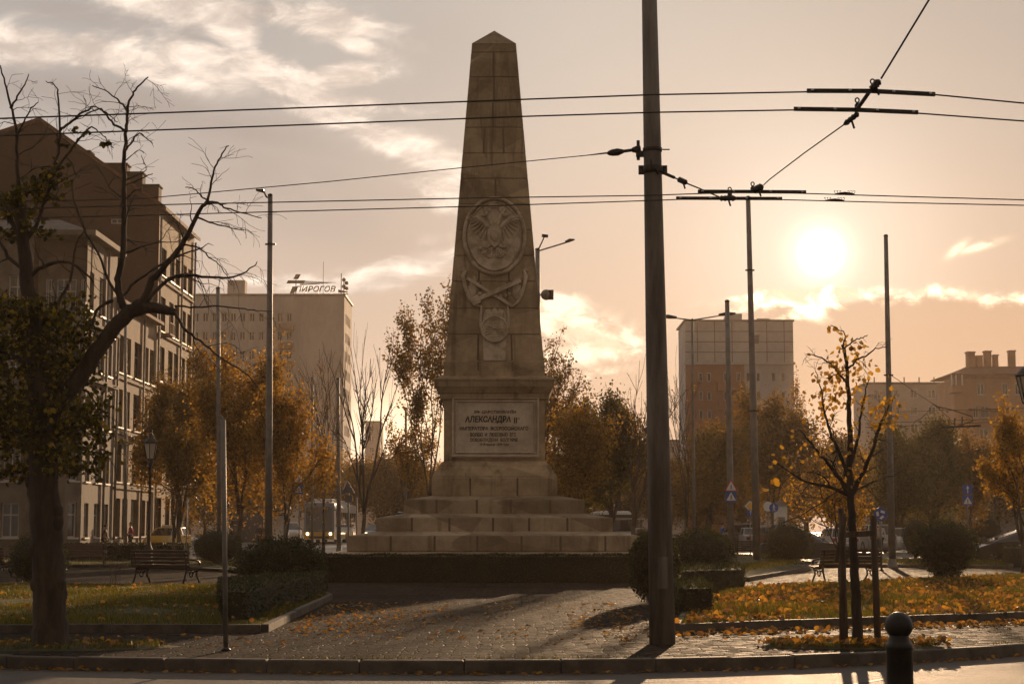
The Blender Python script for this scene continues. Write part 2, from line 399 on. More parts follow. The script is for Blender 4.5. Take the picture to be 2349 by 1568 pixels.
# base ground sheet with the gentle rise beyond the park
mb = MB(); ys = [-12, 5, 30, 60, 84, 95, 110, 130, 150, 200, 400, 640]; xs = [-260, -150, -60, 0, 60, 150, 260]
for j, y in enumerate(ys):
    for x in xs: mb.v.append((x, y, -.155+terr(y)))
nx = len(xs)
for j in range(len(ys)-1):
    for i in range(nx-1): mb.f.append((j*nx+i, j*nx+i+1, (j+1)*nx+i+1, (j+1)*nx+i)); mb.sm.append(False)
tag(mb.build('ground', m_asph2), kind='structure')
# near road: from the camera's pavement to the kerb of the island
mb = MB(); xs = [-40+i*1.0 for i in range(81)]
def kd(x): return kerb_d(max(-24, min(20, x)))
for x in xs: mb.v += [(x, 14.0, -.150), (x, kd(x)+.06, -.150)]
for i in range(len(xs)-1): mb.f.append((2*i, 2*i+2, 2*i+3, 2*i+1)); mb.sm.append(False)
tag(mb.build('road', m_asph), kind='structure')
m_patch = M('tar_patch', (.035, .031, .028), (.06, .053, .047), scale=2, rough=.6, bump=.8, bscale=70, spec=.3)
mb = MB()
for pts in ([(-5.6, 17.1), (-2.3, 17.0), (-2.2, 18.2), (-5.4, 18.4)], [(3.0, 16.9), (3.06, 16.9), (3.5, 18.3), (4.4, 19.6), (4.34, 19.6), (3.42, 18.3)], [(-1.0, 19.0), (.9, 18.62), (2.4, 18.9), (2.4, 18.93), (.9, 18.66), (-1.0, 19.04)]):
    mb.add([(x, y, -.146) for x, y in pts], [tuple(range(len(pts)))])
tag(mb.build('road_patches', m_patch), kind='structure')
mb = MB(); mb.box(-40, 40, -8, 13.86, -.155, -.003); tag(mb.build('near_pavement', m_cobble), kind='structure')
mb = MB()
for i in range(78): mb.bbox(-39+i*1.0+.006, -38+i*1.0-.006, 13.87, 14.0, -.16, 0, .012)
tag(mb.build('near_kerb', m_kerb), kind='structure')
# island kerb: single granite stones
mb = MB(); x = -23.0
while x < 19:
    L = random.uniform(.75, 1.25); x2 = x+L
    a = Vector((x, kerb_d(x), 0)); b = Vector((x2, kerb_d(x2), 0)); d = (b-a).normalized(); nrm = Vector((-d.y, d.x, 0))
    o = nrm*random.uniform(-.008, .008); zt = random.uniform(-.008, .006)
    a2 = a+d*.006+o; b2 = b-d*.006+o; w = .16
    def rg(i, z): return [a2+d*i+nrm*i+Vector((0, 0, z)), b2-d*i+nrm*i+Vector((0, 0, z)), b2-d*i+nrm*(w-i)+Vector((0, 0, z)), a2+d*i+nrm*(w-i)+Vector((0, 0, z))]
    mb.rings([rg(0, -.19), rg(0, zt-.022), rg(.006, zt-.007), rg(.02, zt)])
    x = x2
tag(mb.build('kerb', m_kerb), kind='structure')
# paved island
pts = [(x, kerb_d(x)+.165) for x in [-23+i*1.0 for i in range(43)]] + [(24, 60), (22, 72), (14, 80), (0, 83), (-14, 80), (-24, 72), (-26, 60), (-25, 48)]
mb = MB(); mb.rings([[(p[0], p[1], -.16) for p in pts], [(p[0], p[1], 0) for p in pts]])
tag(mb.build('cobble_paving', m_cobble), kind='structure')

def g2(px, py): v = G(px, py); return (v.x, v.y)
LAWNS = {}
def lawn(name, pts, h=.09, dome=0.0, kerb=True):
    ps = [Vector((p[0], p[1], 0)) for p in pts]; c = sum(ps, Vector())/len(ps)
    area = sum(ps[i].x*ps[(i+1) % len(ps)].y-ps[(i+1) % len(ps)].x*ps[i].y for i in range(len(ps)))
    if area < 0: ps = ps[::-1]
    # subdivided outline
    out = []
    for i in range(len(ps)):
        a, b = ps[i], ps[(i+1) % len(ps)]; n = max(1, int((b-a).length/1.0))
        for k in range(n): out.append(a+(b-a)*(k/n))
    mb = MB(); R = [0, .12, .35, .7, 1.0]
    rings = []
    for r in (1.0, .985, .8, .5, .2):
        t = 1-r; rings.append([(c.x+(p.x-c.x)*r, c.y+(p.y-c.y)*r, h+dome*(1-r*r)+(.03*math.sin(p.x*1.7+r*5)*math.cos(p.y*1.3) if r < .98 else -.01)) for p in out])
    mb.rings(rings, cap=False, smooth=True)
    n = len(out); o = 4*n; mb.f.append(tuple(o+i for i in range(n))); mb.sm.append(True)
    tag(mb.build(name, m_lawn), kind='structure')
    if kerb:
        kb = MB()
        for i in range(len(ps)):
            a, b = ps[i], ps[(i+1) % len(ps)]; L = (b-a).length; d = (b-a)/L; nrm = Vector((d.y, -d.x, 0)); n = max(1, int(L/1.0))
            for k in range(n):
                p = a+d*(L*k/n+.006); q = a+d*(L*(k+1)/n-.006)
                kb.obox((p+q)/2+nrm*.05+Vector((0, 0, .05)), d, nrm, Vector((0, 0, 1)), (q-p).length/2, .05, .065+random.uniform(-.006, .006))
        tag(kb.build('lawn_kerb', m_kerb), kind='structure')
    LAWNS[name] = (ps, c, h, dome); return ps
lawn('lawn', [g2(-420, 1449), g2(600, 1449), g2(752, 1374), g2(700, 1351), g2(-500, 1346)])
lawn('lawn', [g2(-420, 1302), g2(420, 1300), g2(700, 1322), g2(750, 1300), g2(720, 1287), g2(-400, 1284)]); LAWNS['lawnB'] = LAWNS['lawn']
lawn('lawn', [g2(1560, 1448), g2(2700, 1404), g2(2800, 1318), g2(2250, 1330), g2(2040, 1340), g2(1712, 1358), g2(1600, 1390)]); LAWNS['lawnC'] = LAWNS['lawn']
lawn('lawn', [g2(1500, 1330), g2(1712, 1332), g2(1852, 1306), g2(1790, 1290), g2(1600, 1284), g2(1480, 1290)], dome=.35); LAWNS['lawnD'] = LAWNS['lawn']
lawn('lawn', [g2(1880, 1299), g2(2315, 1303), g2(2330, 1288), g2(1890, 1286)]); LAWNS['lawnE'] = LAWNS['lawn']
LAWNS.pop('lawn'); 
lawn('lawn', [g2(-420, 1449), g2(600, 1449), g2(752, 1374), g2(700, 1351), g2(-500, 1346)], h=.085, kerb=False) if False else None
def blob_bed(cx, cy, rx, ry, h, name):
    mb = MB(); R = []
    for r in (1.0, .85, .5, .15): R.append([(cx+math.cos(a)*rx*r*(1+.12*math.sin(3*a+cx)), cy+math.sin(a)*ry*r, h*(1-r**2)+.003) for a in [2*PI*k/26 for k in range(26)]])
    mb.rings(R, cap=False, smooth=True); mb.f.append(tuple(3*26+k for k in range(26))); mb.sm.append(True)
    tag(mb.build(name, m_lawn), kind='structure')
pitR = G(1960, 1481); pitL = G(110, 1484)
blob_bed(pitR.x, pitR.y, 1.15, .62, .05, 'planting_bed'); blob_bed(pitL.x, pitL.y, 1.5, .7, .06, 'planting_bed')

# ---------------------------------------------------------------- grass and leaf litter (uncountable)
def inpoly(x, y, ps):
    c = False; n = len(ps)
    for i in range(n):
        a, b = ps[i], ps[(i+1) % n]
        if (a.y > y) != (b.y > y) and x < (b.x-a.x)*(y-a.y)/(b.y-a.y)+a.x: c = not c
    return c
def inview(x, y, m=60):
    return abs(x/y*F) < CX+m
random.seed(11)
gm = MB()
def blade(x, y, z, h, w, lean):
    a = random.uniform(0, PI); dx = math.cos(a)*w; dy = math.sin(a)*w; lx = random.uniform(-lean, lean); ly = random.uniform(-lean, lean)
    gm.v += [(x-dx, y-dy, z), (x+dx, y+dy, z), (x+lx, y+ly, z+h)]; o = len(gm.v)-3; gm.f.append((o, o+1, o+2)); gm.sm.append(False)
for key, dens, h in (('lawnC', 300, .075), ('lawnD', 90, .09), ('lawnE', 70, .11), ('lawnB', 50, .09)):
    pass
def lawn_list():
    return [([Vector((*g2(*q), 0)) for q in L], d, h, dm) for L, d, h, dm in (
      ([(-420, 1449), (600, 1449), (752, 1374), (700, 1351), (-500, 1346)], 420, .09, 0),
      ([(-420, 1302), (420, 1300), (700, 1322), (750, 1300), (720, 1287), (-400, 1284)], 50, .09, 0),
      ([(1560, 1448), (2700, 1404), (2800, 1318), (2250, 1330), (2040, 1340), (1712, 1358), (1600, 1390)], 520, .11, 0),
      ([(1500, 1330), (1712, 1332), (1852, 1306), (1790, 1290), (1600, 1284), (1480, 1290)], 110, .10, .3),
      ([(1880, 1299), (2315, 1303), (2330, 1288), (1890, 1286)], 110, .12, 0))]
LL = lawn_list()
for ps, dens, h, dm in LL:
    x0 = min(p.x for p in ps); x1 = max(p.x for p in ps); y0 = min(p.y for p in ps); y1 = max(p.y for p in ps); c = sum(ps, Vector())/len(ps)
    for _ in range(int((x1-x0)*(y1-y0)*dens)):
        x = random.uniform(x0, x1); y = random.uniform(y0, y1)
        if not inview(x, y) or not inpoly(x, y, ps): continue
        hh = h*random.uniform(.4, 1.2)*(1+.5*math.sin(x*.9+1)*math.sin(y*.8)); blade(x, y, .07+dm*.7*(0 if dm == 0 else 1), hh, .006+.00012*y, hh*.5)
for cc, rx, ry in ((pitR, 1.1, .6), (pitL, 1.45, .65)):
    for _ in range(2200):
        a = random.uniform(0, 2*PI); r = math.sqrt(random.random()); blade(cc.x+math.cos(a)*rx*r, cc.y+math.sin(a)*ry*r, .02, random.uniform(.03, .11), .006, .05)
for _ in range(1600):        # tufts at the back edge of the kerb and in the gutter
    x = random.uniform(-9, 10); y = kerb_d(x)+random.choice((.19, .2, .22))+random.random()**2*.15
    if math.sin(x*2.1)+math.sin(x*.7+2) > .2: blade(x, y, 0, random.uniform(.015, .06), .005, .03)
tag(gm.build('grass', m_grass), kind='stuff')
lf = MB()
def leaf(mb, c, ax, ay, w, l, fold=.25):
    an = ax.cross(ay); c = Vector(c)
    pts = [c, c+ax*w+ay*l*.35+an*w*fold, c+ax*w*.75+ay*l*.72+an*w*fold, c+ay*l, c-ax*w*.75+ay*l*.72+an*w*fold, c-ax*w+ay*l*.35+an*w*fold]
    o = len(mb.v); mb.v += [tuple(p) for p in pts]; mb.f += [(o, o+1, o+2, o+3), (o, o+3, o+4, o+5)]; mb.sm += [False, False]
def rleaf(mb, x, y, z, s, tilt):
    a = random.uniform(0, 2*PI); e = Euler((random.gauss(0, tilt), random.gauss(0, tilt), a)); m = e.to_matrix()
    leaf(mb, (x, y, z+s*.25*tilt), m @ Vector((1, 0, 0)), m @ Vector((0, 1, 0)), s*.42, s, random.uniform(.1, .6))
def scatter(n, ps, zf, s0, s1, tilt, dens=None):
    x0 = min(p.x for p in ps); x1 = max(p.x for p in ps); y0 = min(p.y for p in ps); y1 = max(p.y for p in ps); k = 0; tr = 0
    while k < n and tr < n*30:
        tr += 1; x = random.uniform(x0, x1); y = random.uniform(y0, y1)
        if not inview(x, y) or not inpoly(x, y, ps): continue
        if dens and random.random() > dens(x, y): continue
        rleaf(lf, x, y, zf, random.uniform(s0, s1), tilt); k += 1
patch = lambda x, y: max(.08, min(1, .55+.5*math.sin(x*1.3+y*.5)*math.sin(y*.9-x*.4+1)))
scatter(5000, LL[2][0], .12, .04, .13, .8, patch)
scatter(420, LL[0][0], .125, .06, .11, .5)
scatter(150, LL[3][0], .3, .06, .1, .5); scatter(200, LL[4][0], .12, .06, .1, .4)
V = lambda q: Vector((*g2(*q), 0))
scatter(420, [V(q) for q in ((-50, 1490), (2400, 1466), (2400, 1425), (1560, 1452), (1400, 1380), (780, 1380), (610, 1455), (-50, 1455))], .004, .05, .1, .25)
scatter(500, [V(q) for q in ((780, 1378), (610, 1452), (900, 1452), (1000, 1400))], .004, .04, .08, .3)
scatter(260, [V(q) for q in ((1400, 1378), (1560, 1452), (1420, 1470), (1300, 1430))], .004, .04, .08, .3)
scatter(500, [V(q) for q in ((1560, 1462), (2400, 1432), (2400, 1422), (1560, 1450))], .006, .06, .11, .4)
for cc, rx, ry, n in ((pitR, 1.2, .55, 420), (pitL, 1.5, .6, 120)):
    for _ in range(n):
        a = random.uniform(0, 2*PI); r = math.sqrt(random.random()); rleaf(lf, cc.x+math.cos(a)*rx*r, cc.y+math.sin(a)*ry*r, .05, random.uniform(.06, .11), .5)
for _ in range(420):          # gutter
    x = random.uniform(-8, 9); rleaf(lf, x, kerb_d(x)-abs(random.gauss(0, .12))-.02, -.146, random.uniform(.05, .09), .3)
tag(lf.build('fallen_leaves', m_litter), kind='stuff')
# ---------------------------------------------------------------- the granite obelisk
MD = 52.5                                  # depth of the front of the plinth
mon = thing('obelisk_monument', 'tall granite obelisk with carved medallion and inscribed plaque standing on four broad steps', 'monument', (X(1134.5, 1136, MD), MD+1.9, 0))
MX, MY = mon.location.x, mon.location.y
def sq(hw, z, dx=0.0): return [(-hw+dx, -hw, z), (hw+dx, -hw, z), (hw+dx, hw, z), (-hw+dx, hw, z)]
def hwx(x0, x1, py, d): return (X(x1, py, d)-X(x0, py, d))/2
def front(hw): return MY-hw                # depth of a front face of half width hw
def solve(x0, x1, py):                      # half width and height of a square section whose front face shows x0..x1 at row py
    d = MD
    for _ in range(8): hw = hwx(x0, x1, py, d); d = front(hw)
    return hw, Z(py, d), (X(x0, py, d)+X(x1, py, d))/2-MX
def blocks(mb, a, b, n, gap=.012, core=.03, jit=0.0, seed=0):   # one course of stones between sections a=(hw,z,dx) and b
    rnd = random.Random(seed)
    f0 = len(mb.f); mb.rings([sq(a[0]-core, a[1], a[2]), sq(b[0]-core, b[1], b[2])]); mb.cf = getattr(mb, 'cf', [])+list(range(f0, f0+4))
    for side in range(4):
        cuts = [0]+[(k+rnd.uniform(-jit, jit))/n for k in range(1, n)]+[1]
        for k in range(n):
            def pt(hw, z, dx, t, inn):
                q = -hw+2*hw*t; p = [(q, -hw+inn), (hw-inn, q), (-q, hw-inn), (-hw+inn, -q)][side]
                return (p[0]+dx, p[1], z)
            g = gap/2/(2*a[0]); t0 = cuts[k]+(g if k else 0); t1 = cuts[k+1]-(g if k < n-1 else 0); e = .02; et = e/(2*a[0])
            za, zb = a[1]+gap/2, b[1]-gap/2; off = rnd.uniform(0, .006)
            def hw_at(z): f = (z-a[1])/(b[1]-a[1]); return a[0]+(b[0]-a[0])*f-off, a[2]+(b[2]-a[2])*f
            R = []
            for z, inn, ee in ((za, core+.01, 0), (za, e, 0), (za+e, 0, et), (zb-e, 0, et), (zb, e, 0), (zb, core+.01, 0)):
                hw, dx = hw_at(z)
                R.append([pt(hw, z, dx, t0+ee, inn), pt(hw, z, dx, t1-ee, inn), pt(hw, z, dx, t1-ee, inn+.012), pt(hw, z, dx, t0+ee, inn+.012)])
            o = len(mb.v)
            for r in R: mb.v += r
            for j in range(5): mb.f.append((o+j*4, o+j*4+1, o+(j+1)*4+1, o+(j+1)*4)); mb.sm.append(False)
            for j in range(2, 3): pass
            # side faces closing the bevel to the joint
            for j in range(5):
                mb.f.append((o+j*4+1, o+j*4+2, o+(j+1)*4+2, o+(j+1)*4+1)); mb.f.append((o+j*4+3, o+j*4, o+(j+1)*4, o+(j+1)*4+3)); mb.sm += [False, False]
def mbuild(mb, name, mat, par):        # the joints between the stones show their dark mortar
    o = mb.build(name, [mat, m_groove], par)
    for i in mb.cf: o.data.polygons[i].material_index = 1
    return o
# four steps, treads weathered to slope outward
rows = [  # front-edge x0, x1, top row, bottom row, blocks, z of the back of the tread
 (925.8, 1342.5, 1144.6, 1176.6, 5), (862.4, 1406.5, 1186.0, 1217.5, 6), (795.5, 1470.5, 1228.0, 1260.0, 7)]
sec = []
for x0, x1, t, b, n in rows:
    hw, zt, dx = solve(x0, x1, t); zb = Z(b, front(hw)); sec.append((hw, zt, zb, dx, n))
pl_hw, pl_z, pl_dx = solve(990, 1279, 1136)
inner = [(pl_hw, pl_z)]+[(s[0], s[2]) for s in sec[:2]]
for i, (hw, zt, zb, dx, n) in enumerate(sec):
    mb = MB(); blocks(mb, (hw, zb-.06, dx), (hw, zt, dx), n, jit=.18, seed=i+3, gap=.022)
    ihw, iz = inner[i]; mb.rings([sq(hw-.018, zt-.012, dx), sq(ihw-.05, iz+.002, dx)])
    mbuild(mb, 'base_step', m_stone2, mon)
hwD = sec[2][0]+.80; zD = sec[2][2]-.115
mb = MB(); blocks(mb, (hwD, .0, 0), (hwD, zD, 0), 9, jit=.15, seed=9, gap=.022); mb.rings([sq(hwD-.018, zD-.012), sq(sec[2][0]-.05, sec[2][2]-.055)])
mbuild(mb, 'base_step', m_stone2, mon)
# plinth and dado
def prof(name, lst, mat, parent=mon):
    mb = MB(); mb.rings([sq(*solve(*q)) for q in lst]); return mb.build(name, mat, parent)
p0 = solve(990, 1279, 1137.5); p1 = solve(990, 1279, 1094)
mb = MB(); blocks(mb, p0, p1, 3, jit=.12, seed=21)
mb.rings([sq(*solve(*q)) for q in ((992, 1277, 1095.5), (992, 1277, 1091), (996, 1273, 1084), (1003, 1266, 1075), (1008, 1261, 1070), (1009, 1260, 1066), (1014, 1255, 1061), (1018, 1250.5, 1057), (1018, 1250.5, 1050))])
mbuild(mb, 'plinth', m_stone, mon)
dado_b = solve(1018, 1250.5, 1058); dado_t = solve(1018, 1250.5, 905)
mb = MB(); mb.rings([sq(*dado_b), sq(*dado_t)]); mb.build('dado', m_stone, mon)
mb = MB(); mb.rings([sq(*solve(*q)) for q in ((1019, 1249.5, 925), (1019, 1249.5, 918), (1010, 1259, 914), (1010, 1259, 903), (1006, 1263, 900), (1001, 1268, 889), (999, 1270, 886), (997, 1271, 886), (996, 1272.5, 874), (993.5, 1274.5, 871), (993.5, 1274.5, 868), (1017, 1250, 861.5), (1017.5, 1249.5, 850))])
mb.build('cornice', m_stone, mon)
mb = MB(); blocks(mb, solve(1017.5, 1249.5, 863), solve(1017.5, 1249.5, 829), 3, jit=.1, seed=5)
mb.rings([sq(*solve(1017.5, 1249.5, 830)), sq(*solve(1019.5, 1248, 827)), sq(*solve(1023, 1245, 826))]); mbuild(mb, 'shaft_base', m_stone, mon)
# shaft: twelve tapering courses and a pyramid cap
def shx(py): t = (828-py)/(828-100.0); return 1020.5+(1082.3-1020.5)*t, 1247.5+(1184-1247.5)*t
ys = [828, 766.5, 707, 645.5, 586.5, 527, 468, 409.5, 351.5, 292.5, 234.5, 177, 120]
mb = MB()
for i in range(len(ys)-1):
    a = solve(*shx(ys[i]), ys[i]); b = solve(*shx(ys[i+1]), ys[i+1])
    blocks(mb, a, b, (3, 2, 3, 3, 2, 3, 2, 1, 3, 2, 2, 2)[i], jit=.05, seed=40+i, gap=.016)
a = solve(*shx(120), 120); b = solve(*shx(100), 100); blocks(mb, a, b, 1, seed=60)
ah = b[0]; apz = Z(71.5, MY); mb.rings([sq(*b), sq(.015, apz, b[2])])
mbuild(mb, 'shaft', m_stone, mon)

# carved front: a frame that follows the batter of the shaft
A0 = solve(*shx(800), 800); A1 = solve(*shx(400), 400)
o0 = Vector((A0[2], -A0[0], A0[1])); o1 = Vector((A1[2], -A1[0], A1[1])); up = (o1-o0).normalized(); rt = Vector((1, 0, 0)); nn = rt.cross(up)
def fr(px, py, lift=0.0):                 # frame with its origin on the face
    q = (py-800)/(400-800.0); o = o0+(o1-o0)*q; d = front(A0[0]+(A1[0]-A0[0])*q)
    return (Vector((X(px, py, d)-MX, o.y, o.z))+nn*lift, rt, up, nn)
PX = F/50.6                                # picture units per metre on the face
def ell(mb, f, ra, rb, w, h, n=48, lift=0.0):      # raised oval ring
    o, ax, ay, an = f; prof_ = [(-w, 0), (-w, h*.6), (-w*.4, h), (w*.4, h), (w, h*.6), (w, 0)]
    for (w0, h0), (w1, h1) in zip(prof_, prof_[1:]):
        r0 = [o+ax*(math.cos(2*PI*k/n)*(ra+w0))+ay*(math.sin(2*PI*k/n)*(rb+w0))+an*(h0+lift) for k in range(n)]
        r1 = [o+ax*(math.cos(2*PI*k/n)*(ra+w1))+ay*(math.sin(2*PI*k/n)*(rb+w1))+an*(h1+lift) for k in range(n)]
        mb.rings([r0, r1], cap=False, smooth=True)
def feather(mb, f, x, y, ang, L, w, h=.05, lift=0.0):
    o, ax, ay, an = f; a = math.radians(ang); dx = Vector((0, 0, 0))+ax*math.cos(a)+ay*math.sin(a); dy = ay*math.cos(a)-ax*math.sin(a)
    base = o+ax*x+ay*y+an*lift; R = []
    for t, ww, hh in ((0, .35, .5), (.15, .8, .9), (.5, 1, 1), (.8, .8, .9), (.95, .4, .6), (1, .1, .3)):
        c = base+dx*(L*t); R.append([c-dy*(w*ww), c-dy*(w*ww*.55)+an*(h*hh*.8), c+an*(h*hh), c+dy*(w*ww*.55)+an*(h*hh*.8), c+dy*(w*ww)])
    n = 5
    for k in range(len(R)-1):
        o2 = len(mb.v); mb.v += [tuple(q) for q in R[k]+R[k+1]]
        for i in range(n-1): mb.f.append((o2+i, o2+i+1, o2+n+i+1, o2+n+i)); mb.sm.append(True)
# the strip behind the lower medal
m1 = MB()
m1.prism([(-.33, 0), (.33, 0), (.37, 1.0), (-.37, 1.0)], fr(1134.5, 826, 0), .05, .0); 
m1.build('carved_strip', m_relief, mon)
mc = fr(1134.5, 544)
md = MB(); ra, rb = 68/PX, 88/PX
md.rings([[mc[0]+rt*(math.cos(2*PI*k/48)*ra)+up*(math.sin(2*PI*k/48)*rb)+nn*h for k in range(48)] for h in (.0, .035)])
ell(md, mc, 74/PX, 95/PX, .055, .13); ell(md, mc, 64/PX, 85/PX, .03, .09)
for k in range(56):                       # bead and leaf wreath on the rim
    a = 2*PI*k/56; c = mc[0]+rt*(math.cos(a)*74/PX)+up*(math.sin(a)*95/PX)+nn*.12
    md.obox(c, rt*math.cos(a+.6)+up*math.sin(a+.6), up*math.cos(a+.6)-rt*math.sin(a+.6), nn, .045, .022, .03)
medal = md.build('eagle_medallion', m_relief, mon)
# double-headed eagle
eg = MB(); ef = (mc[0]+nn*.036, rt, up, nn)
def epr(pts, h, inset=.12, mirror=False):
    eg.prism(pts, ef, h, inset)
    if mirror: eg.prism([(-x, y) for x, y in pts], ef, h, inset)
epr([(-.2, .3), (-.24, 0), (-.18, -.28), (0, -.42), (.18, -.28), (.24, 0), (.2, .3), (0, .38)], .13)
epr([(-.11, .2), (-.13, 0), (-.09, -.16), (0, -.24), (.09, -.16), (.13, 0), (.11, .2)], .18, .2)
for s in (-1, 1):
    eg.tube([ef[0]+rt*(s*x)+up*y+nn*.05 for x, y in ((.08, .3), (.13, .45), (.17, .58), (.21, .66))], [.09, .075, .065, .07], 8)
    eg.sphere(tuple(ef[0]+rt*(s*.24)+up*.68+nn*.06), .085, 8, 6)
    eg.prism([(s*.28, .72), (s*.42, .66), (s*.38, .60), (s*.28, .62)], ef, .09, .2)      # beak
    eg.prism([(s*.15, .75), (s*.13, .86), (s*.19, .82), (s*.24, .9), (s*.29, .82), (s*.35, .86), (s*.33, .75)], ef, .09, .1)  # crown
    eg.tube([ef[0]+rt*(s*x)+up*y+nn*.06 for x, y in ((.15, .22), (.32, .40), (.50, .56), (.62, .60))], [.08, .075, .06, .035], 8)
    for k in range(9):
        q = k/8; an = -82+q*112; feather(eg, ef, s*(.24+.36*q), .30+.28*q, an if s > 0 else 180-an, .46-.16*q, .042, .085)
    for k in range(6):
        q = k/5; an = -88+q*70; feather(eg, ef, s*(.20+.26*q), .34+.18*q, an if s > 0 else 180-an, .24, .035, .12)
    for k in range(3): feather(eg, ef, s*.06, -.36, -90+s*(10+22*k), .34-.04*k, .045, .09)
    eg.tube([ef[0]+rt*(s*x)+up*y+nn*.05 for x, y in ((.12, -.26), (.24, -.36), (.34, -.36))], [.06, .05, .03], 7)
    for a in (-30, 10, 50): feather(eg, ef, s*.34, -.36, (a if s > 0 else 180-a), .13, .02, .06)
    for k in range(4): feather(eg, ef, s*(.02+.05*k), -.62+.04*k, (-20 if s > 0 else 200), .22, .04, .07)
eg.sphere(tuple(ef[0]-rt*.44-up*.42+nn*.04), .07, 8, 6); eg.tube([ef[0]+rt*.36-up*.5+nn*.05, ef[0]+rt*.56-up*.16+nn*.05], .022, 6)
epr([(-.16, .9), (-.2, 1.02), (-.08, .98), (0, 1.07), (.08, .98), (.2, 1.02), (.16, .9)], .1)
feather(eg, ef, -.05, .9, -150, .3, .03, .05); feather(eg, ef, .05, .9, -30, .3, .03, .05)
eg.build('eagle', m_relief, medal)
# trophy of crossed hammer, sword and drapery below the medallion
tr = MB(); tf = fr(1134.5, 668)
tr.bar(tf[0]-rt*.52-up*.30+nn*.10, tf[0]+rt*.80+up*.30+nn*.10, .13, .10, up=nn); 
tr.obox(tf[0]-rt*.58-up*.33+nn*.11, (rt*.9+up*.42).normalized(), (up*.9-rt*.42).normalized(), nn, .13, .13, .09)
tr.obox(tf[0]-rt*.58-up*.33+nn*.17, (rt*.9+up*.42).normalized(), (up*.9-rt*.42).normalized(), nn, .06, .06, .06)
tr.bar(tf[0]-rt*.85+up*.38+nn*.05, tf[0]+rt*.55-up*.50+nn*.05, .09, .07, up=nn)
for s in (-1, 1):
    for k in range(5): feather(tr, tf, s*(.62+.06*k), .46-.10*k, -90-s*(4+k*6), .62-.05*k, .06, .06)
    tr.tube([tf[0]+rt*(s*x)+up*y+nn*.03 for x, y in ((.9, .62), (.97, .45), (.9, .1), (.78, -.28), (.6, -.48), (.42, -.50))], [.05, .07, .06, .06, .05, .03], 7)
    for k in range(4):
        a = k*1.6; tr.sphere(tuple(tf[0]+rt*(s*(.93+.05*math.cos(a)))+up*(.62+.05*math.sin(a))+nn*.04), .045, 7, 5)
    tr.tube([tf[0]+rt*(s*x)+up*y+nn*.03 for x, y in ((.40, -.48), (.42, -.8), (.42, -1.12), (.36, -1.2))], [.03, .045, .05, .05], 7)
for k in range(7):
    a = -PI*.15-PI*.7*k/6; tr.sphere(tuple(tf[0]+rt*(math.cos(a)*.5)+up*(math.sin(a)*.18-.02)+nn*.03), .06, 7, 5)
# crown over the lower medal
tr.prism([(-.26, -.86), (-.3, -.62), (-.16, -.56), (-.12, -.68), (0, -.52), (.12, -.68), (.16, -.56), (.3, -.62), (.26, -.86)], tf, .09, .08)
tr.prism([(-.12, -.93), (-.14, -.86), (.14, -.86), (.12, -.93)], tf, .12, .1)
for s in (-1, 1):
    for k in range(3): tr.tube([tf[0]+rt*(s*x)+up*y+nn*.04 for x, y in ((.22-.0*k, -.6-.1*k), (.30, -.72-.1*k), (.34, -.9-.1*k), (.27, -1.02-.08*k))], .028, 6)
tr.build('trophy_relief', m_relief, mon)
lm = MB(); lf_ = fr(1134.5, 756.5); r = 33.5/PX
lm.rings([[lf_[0]+rt*(math.cos(2*PI*k/40)*r)+up*(math.sin(2*PI*k/40)*r)+nn*h for k in range(40)] for h in (.0, .09)])
ell(lm, lf_, r-.03, r-.03, .035, .05, 40, .09)
for s in (-1, 1):
    for k in range(4): feather(lm, (lf_[0]+nn*.09, rt, up, nn), s*.02*k, -.04*k+.03, (20 if s > 0 else 160)-s*k*14, .24, .03, .04)
lm.prism([(-.07, .0), (-.04, .14), (.04, .14), (.07, .0)], (lf_[0]+nn*.09, rt, up, nn), .04, .2)
lm.prism([(-.13, -.24), (-.13, -.2), (.13, -.2), (.13, -.24)], (lf_[0]+nn*.09, rt, up, nn), .025, .05)
lm.build('round_medal', m_relief, mon)
# inscription panel
def dpt(px, py): return Vector((X(px, py, front(dado_b[0]))-MX, -dado_b[0], Z(py, front(dado_b[0]))))
a = dpt(1036.5, 1048); b = dpt(1236.5, 910.5)
def frame_rect(mb, x0, x1, z0, z1, w, y0, y1):      # mitred moulding
    R = []
    for i, y in ((0, y0), (0, y1+(.0)), (w*.35, y1-.015), (w*.55, y1+.0), (w, y0-.012)):
        R.append([(x0+i, y, z0+i), (x1-i, y, z0+i), (x1-i, y, z1-i), (x0+i, y, z1-i)])
    mb.rings(R, cap=False)
pn = MB(); pn.box(a.x+.06, b.x-.06, a.y-.035, a.y+.01, a.z+.06, b.z-.06); panel = pn.build('inscription_panel', m_marble, mon)
fm = MB(); frame_rect(fm, a.x, b.x, a.z, b.z, .10, a.y+.005, a.y-.10); frame_rect(fm, a.x+.115, b.x-.115, a.z+.115, b.z-.115, .05, a.y-.03, a.y-.085); fm.build('moulded_frame', m_marble, panel)
